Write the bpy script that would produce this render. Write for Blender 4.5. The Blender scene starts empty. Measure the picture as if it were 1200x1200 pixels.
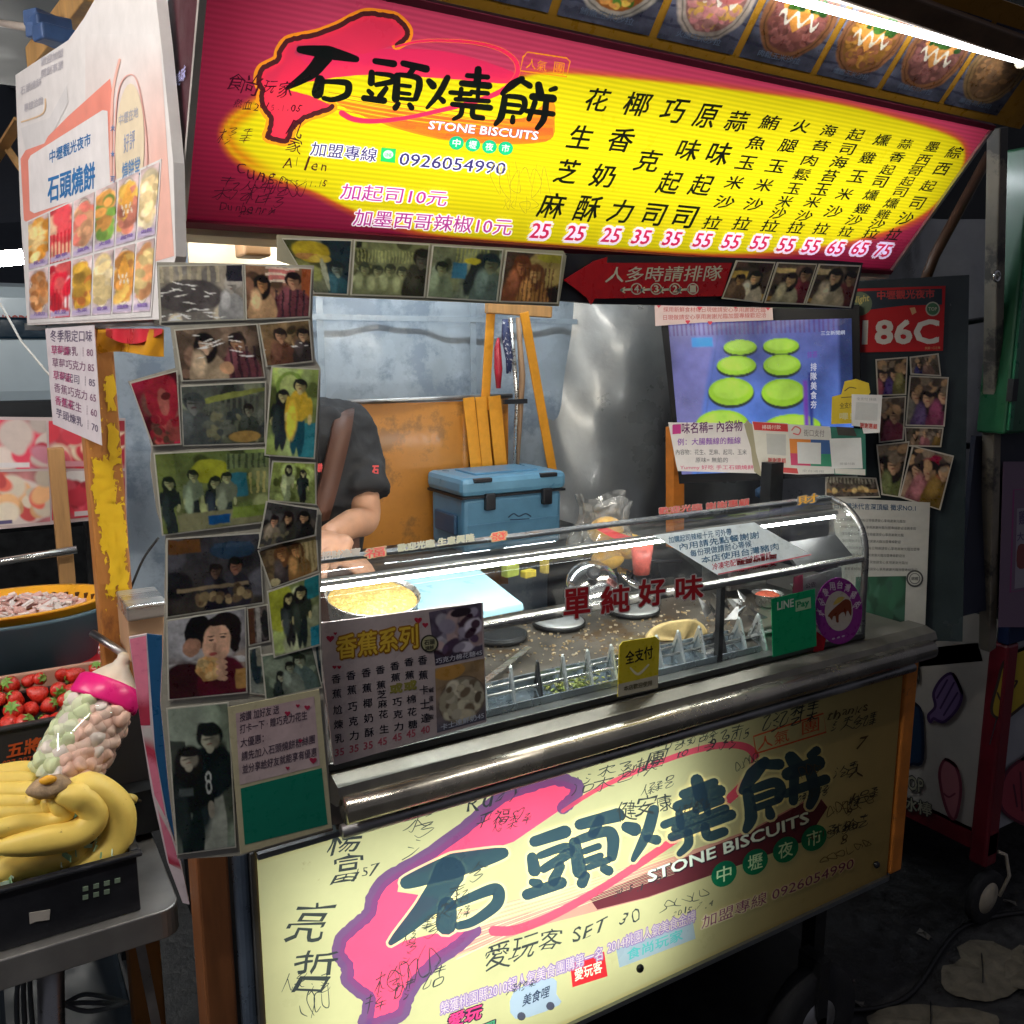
import bpy, math, random
import numpy as np
from mathutils import Vector, Matrix
from mathutils.geometry import tessellate_polygon

S = bpy.context.scene
COL = S.collection
R = math.radians
random.seed(7)
rng = np.random.default_rng(11)

# ------------------------------------------------------------------ camera
F = 1050.0
PITCH, AZ = R(10.3), R(58.8)
CAM = np.array([0, 0, 1.55])
FW = np.array([math.cos(AZ) * math.cos(PITCH), math.sin(AZ) * math.cos(PITCH), -math.sin(PITCH)])
RT = np.array([math.sin(AZ), -math.cos(AZ), 0.0])
UP = np.cross(RT, FW)
cd = bpy.data.cameras.new('camera')
cam = bpy.data.objects.new('camera', cd)
COL.objects.link(cam)
cam.location = CAM
cam.rotation_euler = (math.pi / 2 - PITCH, 0, AZ - math.pi / 2)
cd.sensor_width = 36
cd.lens = F / 1200 * 36
cd.clip_start = 0.02
cd.clip_end = 500
S.camera = cam

# ------------------------------------------------------------------ night sky and exposure
w = bpy.data.worlds.new('World')
S.world = w
w.use_nodes = True
wn = w.node_tree
bg = wn.nodes['Background']
bg.inputs[0].default_value = (0.27, 0.27, 0.32, 1)
bg.inputs[1].default_value = 0.35
S.view_settings.view_transform = 'Standard'
S.view_settings.look = 'None'
S.view_settings.gamma = 1
S.view_settings.use_curve_mapping = False
S.view_settings.exposure = 0.0
S.cycles.use_denoising = True
S.cycles.max_bounces = 6
S.cycles.transparent_max_bounces = 14
S.cycles.sample_clamp_indirect = 4.0
S.cycles.caustics_reflective = False


# ------------------------------------------------------------------ measuring on known planes of the place
def ray(x, y):
    return FW + RT * (x - 600) / F + UP * (600 - y) / F


class Plane:
    """A plane of the place: a point on it and its normal (turned to the side it is seen from)."""
    def __init__(s, p0, n):
        s.p0 = np.array(p0, float)
        n = np.array(n, float)
        s.n = n / np.linalg.norm(n)
        if np.dot(CAM - s.p0, s.n) < 0:
            s.n = -s.n

    def at(s, x, y, off=0.0):
        d = ray(x, y)
        return CAM + d * (np.dot(s.p0 + s.n * off - CAM, s.n) / np.dot(d, s.n))

    def arr(s, xy, off=0.0):
        xy = np.asarray(xy, float)
        d = FW + RT * ((xy[:, :1] - 600) / F) + UP * ((600 - xy[:, 1:2]) / F)
        q = s.p0 + s.n * off
        return CAM + d * (np.dot(q - CAM, s.n) / (d @ s.n))[:, None]


def yp(x, y, Y): return Plane((0, Y, 0), (0, 1, 0)).at(x, y)
def zp(x, y, Z): return Plane((0, 0, Z), (0, 0, 1)).at(x, y)
def xp(x, y, X): return Plane((X, 0, 0), (1, 0, 0)).at(x, y)


# ------------------------------------------------------------------ materials
MATS = {}


def mat(name, col=(.5, .5, .5), rough=.5, metal=0.0, var=.18, scale=14.0, bump=.0, spec=.5, coat=0.0, attr=False, rvar=.12,
        trans=0.0, alpha=1.0, emit=None, stretch=(1, 1, 1), dirt=None, flute=0.0, sss=0.0, warm_aged=None):
    if name in MATS:
        return MATS[name]
    m = bpy.data.materials.new(name)
    m.use_nodes = True
    t = m.node_tree
    N, L = t.nodes, t.links
    b = N['Principled BSDF']
    out = N['Material Output']
    tc = N.new('ShaderNodeTexCoord')
    mp = N.new('ShaderNodeMapping')
    mp.inputs['Scale'].default_value = stretch
    L.new(tc.outputs['Object'], mp.inputs[0])
    nz = N.new('ShaderNodeTexNoise')
    nz.inputs['Scale'].default_value = scale
    nz.inputs['Detail'].default_value = 6
    nz.inputs['Roughness'].default_value = .62
    L.new(mp.outputs[0], nz.inputs['Vector'])
    rm = N.new('ShaderNodeMapRange')
    rm.inputs['From Min'].default_value = .25
    rm.inputs['From Max'].default_value = .75
    rm.inputs['To Min'].default_value = 1 - var
    rm.inputs['To Max'].default_value = 1 + var
    L.new(nz.outputs['Fac'], rm.inputs['Value'])
    if attr:
        at = N.new('ShaderNodeAttribute')
        at.attribute_name = 'Col'
        src = at.outputs['Color']
    else:
        rg = N.new('ShaderNodeRGB')
        rg.outputs[0].default_value = (*col, 1)
        src = rg.outputs[0]
    vm = N.new('ShaderNodeVectorMath')
    vm.operation = 'SCALE'
    L.new(src, vm.inputs[0])
    L.new(rm.outputs[0], vm.inputs['Scale'])
    csrc = vm.outputs[0]
    if dirt:
        n2 = N.new('ShaderNodeTexNoise')
        n2.inputs['Scale'].default_value = dirt[1]
        n2.inputs['Detail'].default_value = 8
        n2.inputs['Roughness'].default_value = .7
        L.new(mp.outputs[0], n2.inputs['Vector'])
        r2 = N.new('ShaderNodeMapRange')
        r2.inputs['From Min'].default_value = dirt[2]
        r2.inputs['From Max'].default_value = dirt[2] + .06
        L.new(n2.outputs['Fac'], r2.inputs['Value'])
        mx = N.new('ShaderNodeMix')
        mx.data_type = 'RGBA'
        L.new(r2.outputs[0], mx.inputs[0])
        L.new(csrc, mx.inputs[6])
        mx.inputs[7].default_value = (*dirt[0], 1)
        csrc = mx.outputs[2]
    L.new(csrc, b.inputs['Base Color'])
    r3 = N.new('ShaderNodeMapRange')
    r3.inputs['From Min'].default_value = .3
    r3.inputs['From Max'].default_value = .7
    r3.inputs['To Min'].default_value = max(0.02, rough - rvar)
    r3.inputs['To Max'].default_value = min(1, rough + rvar)
    L.new(nz.outputs['Fac'], r3.inputs['Value'])
    L.new(r3.outputs[0], b.inputs['Roughness'])
    b.inputs['Metallic'].default_value = metal
    b.inputs['Specular IOR Level'].default_value = spec
    b.inputs['Coat Weight'].default_value = coat
    b.inputs['Coat Roughness'].default_value = .12
    if sss:
        b.inputs['Subsurface Weight'].default_value = sss
        b.inputs['Subsurface Radius'].default_value = (.012, .006, .003)
    nrm = None
    if bump:
        bp = N.new('ShaderNodeBump')
        bp.inputs['Strength'].default_value = bump
        bp.inputs['Distance'].default_value = .01
        L.new(nz.outputs['Fac'], bp.inputs['Height'])
        nrm = bp.outputs[0]
    if flute:
        uv = N.new('ShaderNodeAttribute')
        uv.attribute_name = 'V'
        wv = N.new('ShaderNodeMath')
        wv.operation = 'SINE'
        mu = N.new('ShaderNodeMath')
        mu.operation = 'MULTIPLY'
        mu.inputs[1].default_value = flute
        L.new(uv.outputs['Fac'], mu.inputs[0])
        L.new(mu.outputs[0], wv.inputs[0])
        mr = N.new('ShaderNodeMapRange')
        mr.inputs['From Min'].default_value = -1
        mr.inputs['To Min'].default_value = .86
        mr.inputs['To Max'].default_value = 1.06
        L.new(wv.outputs[0], mr.inputs['Value'])
        v2 = N.new('ShaderNodeVectorMath')
        v2.operation = 'SCALE'
        L.new(csrc, v2.inputs[0])
        L.new(mr.outputs[0], v2.inputs['Scale'])
        csrc = v2.outputs[0]
        L.new(csrc, b.inputs['Base Color'])
    if nrm:
        L.new(nrm, b.inputs['Normal'])
    last = b.outputs[0]
    if warm_aged:                                    # outer skin yellowed, with warm front light tinted into its colour
        ag = N.new('ShaderNodeVectorMath')
        ag.operation = 'MULTIPLY'
        L.new(csrc, ag.inputs[0])
        ag.inputs[1].default_value = warm_aged
        L.new(ag.outputs[0], b.inputs['Base Color'])
    if trans:
        tr = N.new('ShaderNodeBsdfTranslucent')
        L.new(csrc, tr.inputs[0])
        ms = N.new('ShaderNodeMixShader')
        ms.inputs[0].default_value = trans
        L.new(last, ms.inputs[1])
        L.new(tr.outputs[0], ms.inputs[2])
        last = ms.outputs[0]
    if alpha < 1:
        tp = N.new('ShaderNodeBsdfTransparent')
        ms = N.new('ShaderNodeMixShader')
        ms.inputs[0].default_value = alpha
        L.new(tp.outputs[0], ms.inputs[1])
        L.new(last, ms.inputs[2])
        last = ms.outputs[0]
    if emit:
        b.inputs['Emission Strength'].default_value = emit
        if attr:
            L.new(csrc, b.inputs['Emission Color'])
        else:
            b.inputs['Emission Color'].default_value = (*col, 1)
    L.new(last, out.inputs[0])
    MATS[name] = m
    return m


def glass(name, tint=(.93, .97, .96), rough=.03, refl=1.0, film=0.0):
    m = bpy.data.materials.new(name)
    m.use_nodes = True
    N, L = m.node_tree.nodes, m.node_tree.links
    N.remove(N['Principled BSDF'])
    tp = N.new('ShaderNodeBsdfTransparent')
    tp.inputs[0].default_value = (*tint, 1)
    gl = N.new('ShaderNodeBsdfGlossy')
    gl.inputs['Roughness'].default_value = rough
    fr = N.new('ShaderNodeLayerWeight')
    pw = N.new('ShaderNodeMath')
    pw.operation = 'POWER'
    pw.inputs[1].default_value = 5
    L.new(fr.outputs['Facing'], pw.inputs[0])
    mu = N.new('ShaderNodeMath')
    mu.operation = 'MULTIPLY_ADD'
    mu.inputs[1].default_value = .9
    mu.inputs[2].default_value = .045 * refl
    L.new(pw.outputs[0], mu.inputs[0])
    ms = N.new('ShaderNodeMixShader')
    L.new(mu.outputs[0], ms.inputs[0])
    L.new(tp.outputs[0], ms.inputs[1])
    L.new(gl.outputs[0], ms.inputs[2])
    last = ms.outputs[0]
    if film:
        df = N.new('ShaderNodeBsdfDiffuse')
        df.inputs[0].default_value = (.6, .62, .62, 1)
        nz = N.new('ShaderNodeTexNoise')
        nz.inputs['Scale'].default_value = 9
        nz.inputs['Detail'].default_value = 8
        mr = N.new('ShaderNodeMapRange')
        mr.inputs['From Min'].default_value = .35
        mr.inputs['From Max'].default_value = .75
        mr.inputs['To Max'].default_value = film
        L.new(nz.outputs[0], mr.inputs['Value'])
        m2 = N.new('ShaderNodeMixShader')
        L.new(mr.outputs[0], m2.inputs[0])
        L.new(last, m2.inputs[1])
        L.new(df.outputs[0], m2.inputs[2])
        last = m2.outputs[0]
    L.new(last, N['Material Output'].inputs[0])
    return m


PRINT = mat('laminated_print', attr=True, rough=.32, var=.10, scale=60, coat=.12, rvar=.1, spec=.35)
PAPERP = mat('matte_print', attr=True, rough=.6, var=.08, scale=40)
LITP = mat('backlit_print', attr=True, rough=.35, var=.09, scale=7, trans=.62, coat=.1, warm_aged=(1.0, .66, .34), dirt=((.42, .30, .12), 5, .68))
LITF = mat('backlit_fluted_sheet', attr=True, rough=.35, var=.05, scale=8, trans=.62, flute=2 * math.pi)
INK = mat('black_ink', (.012, .012, .014), .45, var=.3, scale=80)
STEEL = mat('brushed_steel', (.62, .62, .60), .28, .85, var=.15, scale=5, stretch=(1, 14, 14), bump=.05, rvar=.14)
STEELD = mat('worn_steel', (.42, .42, .42), .4, 1.0, var=.35, scale=12, bump=.08, rvar=.2)
CHROME = mat('polished_steel', (.75, .74, .72), .12, 1.0, var=.1, scale=10, rvar=.06)
BLACKP = mat('black_plastic', (.012, .013, .018), .42, var=.3, scale=30, bump=.03)
DARKM = mat('dark_metal', (.035, .037, .04), .45, .6, var=.4, scale=18, bump=.05)
WHITEP = mat('white_plastic', (.72, .72, .70), .45, var=.08, scale=10)
CREAM = mat('cream_frame', (.55, .48, .36), .5, var=.2, scale=12, bump=.03)
GLASS = glass('case_glass', refl=1.9, film=.17)  # the pale film also paints in milky reflections on the curved glass
TUBE = mat('tube_glow', (.92, .97, 1.0), .5, emit=13.0, var=0)
LINE_GLOW = mat('line_glow', (1.0, .98, .92), .5, emit=120.0, var=0)


# ------------------------------------------------------------------ object helpers
def tag(o, label=None, cat=None, group=None, kind=None):
    if label: o['label'] = label
    if cat: o['category'] = cat
    if group: o['group'] = group
    if kind: o['kind'] = kind
    return o


def thing(name, label, cat, loc=(0, 0, 0), group=None):
    o = bpy.data.objects.new(name, None)
    o.empty_display_size = .05
    COL.objects.link(o)
    o.location = [float(c) for c in loc]
    return tag(o, label, cat, group)


def cr(pts, n=6, closed=False):
    """Catmull-Rom through pts"""
    P_ = np.asarray(pts, float)
    if len(P_) < 3 and not closed:
        return P_
    out = []
    m = len(P_)
    rngi = range(m) if closed else range(m - 1)
    for i in rngi:
        if closed:
            a, b, c, d = P_[(i - 1) % m], P_[i], P_[(i + 1) % m], P_[(i + 2) % m]
        else:
            a, b, c, d = P_[max(i - 1, 0)], P_[i], P_[i + 1], P_[min(i + 2, m - 1)]
        for k in range(n):
            t = k / n
            out.append(.5 * ((2 * b) + (-a + c) * t + (2 * a - 5 * b + 4 * c - d) * t * t + (-a + 3 * b - 3 * c + d) * t ** 3))
    if not closed:
        out.append(P_[-1])
    return np.array(out)


TXT = {}


def glyphs(body, spacing=1.0):
    """Text as flat triangles, vertices scaled to its own 0..1 box; returns verts, faces, box size in ems"""
    k = (body, spacing)
    if k in TXT:
        return TXT[k]
    c = bpy.data.curves.new('t', 'FONT')
    c.body = body
    c.resolution_u = 2
    c.space_character = spacing
    o = bpy.data.objects.new('t', c)
    COL.objects.link(o)
    bpy.context.view_layer.update()
    me = bpy.data.meshes.new_from_object(o.evaluated_get(bpy.context.evaluated_depsgraph_get()))
    v = np.zeros(len(me.vertices) * 3)
    me.vertices.foreach_get('co', v)
    v = v.reshape(-1, 3)[:, :2]
    fs = [list(p.vertices) for p in me.polygons]
    bpy.data.objects.remove(o)
    bpy.data.curves.remove(c)
    bpy.data.meshes.remove(me)
    lo, hi = v.min(0), v.max(0)
    sz = np.maximum(hi - lo, 1e-6)
    TXT[k] = ((v - lo) / sz, fs, sz)
    return TXT[k]


LAY = 0.00035


class MB:
    """Collects geometry for ONE mesh object."""
    def __init__(s, smooth=False):
        s.v, s.f, s.c, s.n = [], [], [], 0
        s.V = []
        s.smooth = smooth

    def add(s, vs, fs, col=(1, 1, 1), V=None):
        vs = np.asarray(vs, float).reshape(-1, 3)
        if len(vs) == 0:
            return
        c = np.asarray(col, float)
        if c.ndim == 1:
            c = np.tile(c[:3], (len(vs), 1))
        s.v.append(vs)
        s.c.append(c)
        s.V.append(np.zeros(len(vs)) if V is None else np.asarray(V, float))
        s.f += [[i + s.n for i in f] for f in fs]
        s.n += len(vs)

    # ---- solids
    def box(s, c, size, rz=0.0, rx=0.0, ry=0.0, col=(1, 1, 1), M=None):
        x, y, z = [a / 2 for a in size]
        v = np.array([(i * x, j * y, k * z) for i in (-1, 1) for j in (-1, 1) for k in (-1, 1)])
        if M is None:
            M = np.array(Matrix.Rotation(rz, 3, 'Z') @ Matrix.Rotation(ry, 3, 'Y') @ Matrix.Rotation(rx, 3, 'X'))
        v = v @ np.asarray(M).T + np.asarray(c, float)
        s.add(v, [(0, 1, 3, 2), (4, 6, 7, 5), (0, 4, 5, 1), (2, 3, 7, 6), (0, 2, 6, 4), (1, 5, 7, 3)], col)

    def beam(s, a, b, wd, h, col=(1, 1, 1), up=(0, 0, 1)):
        a, b = np.asarray(a, float), np.asarray(b, float)
        d = b - a
        ln = np.linalg.norm(d)
        d = d / ln
        sd = np.cross(d, up)
        sd = sd / max(np.linalg.norm(sd), 1e-6)
        u = np.cross(sd, d)
        s.box((a + b) / 2, (ln, wd, h), M=np.stack([d, sd, u], 1), col=col)

    def tube(s, pts, r, seg=10, caps=True, col=(1, 1, 1), el=None, ridge=0.0):
        pts = np.asarray(pts, float)
        n = len(pts)
        rr = np.full(n, r) if np.isscalar(r) else np.asarray(r, float)
        vs = []
        pu = None
        for i in range(n):
            d = pts[min(i + 1, n - 1)] - pts[max(i - 1, 0)]
            d = d / max(np.linalg.norm(d), 1e-9)
            if pu is None:
                a = np.array((0, 0, 1.0)) if abs(d[2]) < .9 else np.array((1.0, 0, 0))
            else:
                a = pu
            u = a - d * np.dot(a, d)
            u /= max(np.linalg.norm(u), 1e-9)
            pu = u
            v = np.cross(d, u)
            e = (1, 1) if el is None else el[i]
            for k in range(seg):
                t = 2 * math.pi * k / seg
                q = rr[i] * (1 + ridge * abs(math.cos(2.5 * t)) - ridge * .5)
                vs.append(pts[i] + q * (u * math.cos(t) * e[0] + v * math.sin(t) * e[1]))
        fs = [(i * seg + k, i * seg + (k + 1) % seg, (i + 1) * seg + (k + 1) % seg, (i + 1) * seg + k)
              for i in range(n - 1) for k in range(seg)]
        if caps:
            fs.append(tuple(range(seg))[::-1])
            fs.append(tuple((n - 1) * seg + k for k in range(seg)))
        s.add(vs, fs, col)

    def lathe(s, c, prof, seg=32, M=None, el=(1, 1), col=(1, 1, 1)):
        vs = []
        for r, z in prof:
            for k in range(seg):
                t = 2 * math.pi * k / seg
                vs.append((r * math.cos(t) * el[0], r * math.sin(t) * el[1], z))
        vs = np.array(vs)
        if M is not None:
            vs = vs @ np.asarray(M).T
        n = len(prof)
        fs = [(i * seg + k, i * seg + (k + 1) % seg, (i + 1) * seg + (k + 1) % seg, (i + 1) * seg + k)
              for i in range(n - 1) for k in range(seg)]
        fs.append(tuple(range(seg))[::-1])
        fs.append(tuple((n - 1) * seg + k for k in range(seg)))
        s.add(vs + np.asarray(c, float), fs, col)

    def ball(s, c, r, seg=12, ring=8, M=None, col=(1, 1, 1), jit=0.0):
        r = np.ones(3) * r if np.isscalar(r) else np.asarray(r, float)
        vs = []
        for i in range(ring + 1):
            p = math.pi * i / ring
            for k in range(seg):
                t = 2 * math.pi * k / seg
                j = 1 + (random.uniform(-jit, jit) if jit else 0)
                vs.append((j * r[0] * math.sin(p) * math.cos(t), j * r[1] * math.sin(p) * math.sin(t), r[2] * math.cos(p)))
        vs = np.array(vs)
        if M is not None:
            vs = vs @ np.asarray(M).T
        fs = [(i * seg + k, (i + 1) * seg + k, (i + 1) * seg + (k + 1) % seg, i * seg + (k + 1) % seg)
              for i in range(ring) for k in range(seg)]
        s.add(vs + np.asarray(c, float), fs, col)

    def sheet(s, fn, nu, nv, col=(1, 1, 1), thick=0.0):
        """fn(u,v)->point, both 0..1"""
        vs = [fn(i / nu, j / nv) for j in range(nv + 1) for i in range(nu + 1)]
        fs = [(j * (nu + 1) + i, j * (nu + 1) + i + 1, (j + 1) * (nu + 1) + i + 1, (j + 1) * (nu + 1) + i)
              for j in range(nv) for i in range(nu)]
        s.add(vs, fs, col)

    # ---- flat print on a plane, laid out by tracing
    def poly(s, pl, pts, col, off=0.0, smooth=0, thick=0.0):
        p = np.asarray(pts, float)
        if smooth:
            p = cr(p, smooth, True)
        tri = tessellate_polygon([[Vector((a, b, 0)) for a, b in p]])
        q = pl.arr(p, off)
        s.add(q, [tuple(t) for t in tri], col)
        if thick:
            b = q - pl.n * thick
            n = len(p)
            s.add(b, [tuple(t)[::-1] for t in tri], col)
            s.add(np.concatenate([q, b]), [(i, (i + 1) % n, n + (i + 1) % n, n + i) for i in range(n)], col)

    def stroke(s, pl, pts, wd, col, off=0.0, n=6, T=None):
        p = np.asarray(pts, float)
        ww = np.full(len(p), wd, float) if np.isscalar(wd) else np.interp(np.linspace(0, 1, len(p)), np.linspace(0, 1, len(wd)), wd)
        a = cr(np.concatenate([p, ww[:, None]], 1), n) if len(p) > 2 else np.concatenate([p, ww[:, None]], 1)
        p, ww = a[:, :2], np.abs(a[:, 2])
        d = np.gradient(p, axis=0) if len(p) > 1 else np.array([[1, 0]])
        d = d / np.maximum(np.linalg.norm(d, axis=1), 1e-6)[:, None]
        nn = np.stack([-d[:, 1], d[:, 0]], 1)
        L_ = p + nn * ww[:, None] / 2
        R_ = p - nn * ww[:, None] / 2
        vs, fs = [], []
        m = len(p)
        vs = list(L_) + list(R_)
        fs = [(i, i + 1, m + i + 1, m + i) for i in range(m - 1)]
        for e, sg in ((0, -1), (m - 1, 1)):                # round ends
            base = len(vs)
            k = 5
            for j in range(k + 1):
                t = math.pi * j / k - math.pi / 2
                vs.append(p[e] + ww[e] / 2 * (d[e] * sg * math.cos(t) + nn[e] * math.sin(t)))
            fs.append(tuple(range(base, base + k + 1)))
        vs = np.array(vs)
        if T is not None:
            vs = T(vs)
        s.add(pl.arr(vs, off), fs, col)

    def text(s, pl, body, p0, p1, upv, col, off=0.0, bold=0.0, spacing=1.0, T=None, wob=0.0):
        """baseline from p0 to p1 and the vector up to the top, all traced; bold = extra stroke width in ems"""
        v, fs, sz = glyphs(body, spacing)
        p0, p1, upv = (np.asarray(a, float) for a in (p0, p1, upv))
        n = 1 if bold <= 0 else (4 if bold < .05 else 8)
        for k in range(n):
            t = 2 * math.pi * (k + .5) / n
            d = np.zeros(2) if n == 1 else np.array([math.cos(t), math.sin(t)]) * bold / sz
            q = p0 + (v[:, :1] + d[0]) * (p1 - p0) + (v[:, 1:2] + d[1]) * upv
            if T is not None:
                q = T(q)
            if wob:
                e = np.linalg.norm(upv)
                ph = (p0[0] * 7.3 + p0[1] * 3.1) % 6.28
                a_, b__ = v[:, 0], v[:, 1]
                q = q + wob * e * np.stack([np.sin(5.1 * b__ + ph) + .6 * np.sin(9 * a_ + 2 * ph), np.sin(4.3 * a_ + 1.7 * ph) + .7 * np.sin(8 * b__ + ph)], 1)
            s.add(pl.arr(q, off + k * 8e-6), fs, col)

    def char(s, pl, ch, c, wd, h, col, off=0.0, bold=0.02, slant=0.0, slope=0.0, wob=0.0):
        """one character centred at c; slant = x shift per unit of height, slope = baseline dy/dx"""
        c = np.asarray(c, float)
        right = np.array([wd, wd * slope])
        up = np.array([h * slant, -h])
        s.text(pl, ch, c - right / 2 - up / 2, c + right / 2 - up / 2, up, col, off, bold, wob=wob)

    def image(s, pl, quad, rgb, off=0.0):
        """rgb (ny,nx,3), row 0 on top, on the traced quad TL,TR,BR,BL"""
        ny, nx = rgb.shape[:2]
        q = np.asarray(quad, float)
        u, v = np.meshgrid(np.linspace(0, 1, nx), np.linspace(0, 1, ny))
        u, v = u.ravel()[:, None], v.ravel()[:, None]
        c3 = pl.arr(q, off)
        xyz = (1 - v) * ((1 - u) * c3[0] + u * c3[1]) + v * ((1 - u) * c3[3] + u * c3[2])
        i = np.arange(nx - 1)[None, :] + nx * np.arange(ny - 1)[:, None]
        i = i.ravel()
        f = np.stack([i, i + nx, i + nx + 1, i + 1], 1)
        s.add(xyz, f.tolist(), rgb.reshape(-1, 3), V=v.ravel())

    def build(s, name, m, parent=None, bevel=0.0, loc=None, **kw):
        me = bpy.data.meshes.new(name)
        v = np.concatenate(s.v)
        org = np.array(parent.location) if parent is not None and loc is None else None
        if parent is not None:
            pp = parent
            org = np.zeros(3)
            while pp is not None:
                org += np.array(pp.location)
                pp = pp.parent
            org_local = np.zeros(3)
        else:
            org = np.array([(v[:, 0].min() + v[:, 0].max()) / 2, (v[:, 1].min() + v[:, 1].max()) / 2, v[:, 2].min()])
        me.from_pydata((v - org).tolist(), [], s.f)
        a = me.color_attributes.new('Col', 'FLOAT_COLOR', 'POINT')
        c = np.ones((len(v), 4))
        c[:, :3] = np.concatenate(s.c)
        a.data.foreach_set('color', c.ravel())
        Vv = np.concatenate(s.V)
        if Vv.any():
            b = me.attributes.new('V', 'FLOAT', 'POINT')
            b.data.foreach_set('value', Vv * 46.0)
        if s.smooth:
            me.polygons.foreach_set('use_smooth', [True] * len(me.polygons))
        me.materials.append(m)
        o = bpy.data.objects.new(name, me)
        COL.objects.link(o)
        if parent is not None:
            o.parent = parent
        else:
            o.location = org
        if bevel:
            bv = o.modifiers.new('edge', 'BEVEL')
            bv.width = bevel
            bv.segments = 2
            bv.limit_method = 'ANGLE'
        return tag(o, **kw)


def H_fit(src, dst):
    """least-squares homography src->dst"""
    A = []
    for (x, y), (u, v) in zip(src, dst):
        A.append([x, y, 1, 0, 0, 0, -u * x, -u * y, -u])
        A.append([0, 0, 0, x, y, 1, -v * x, -v * y, -v])
    H = np.linalg.svd(np.array(A, float))[2][-1].reshape(3, 3)

    def T(p):
        p = np.asarray(p, float)
        q = np.concatenate([p, np.ones((len(p), 1))], 1) @ H.T
        return q[:, :2] / q[:, 2:]
    return T


# ------------------------------------------------------------------ pictures printed on paper
def noise2(ny, nx, sc, seed):
    r = np.random.default_rng(seed)
    out = np.zeros((ny, nx))
    amp = 1.0
    for o_ in range(3):
        gy, gx = max(2, int(sc * (2 ** o_) * ny / max(nx, ny)) + 2), max(2, int(sc * 2 ** o_ * nx / max(nx, ny)) + 2)
        g = r.uniform(-1, 1, (gy, gx))
        yy, xx = np.linspace(0, gy - 1.001, ny), np.linspace(0, gx - 1.001, nx)
        iy, ix = yy.astype(int), xx.astype(int)
        fy, fx = (yy - iy)[:, None], (xx - ix)[None, :]
        out += amp * ((1 - fy) * ((1 - fx) * g[np.ix_(iy, ix)] + fx * g[np.ix_(iy, ix + 1)]) + fy * ((1 - fx) * g[np.ix_(iy + 1, ix)] + fx * g[np.ix_(iy + 1, ix + 1)]))
        amp *= .55
    return out


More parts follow.
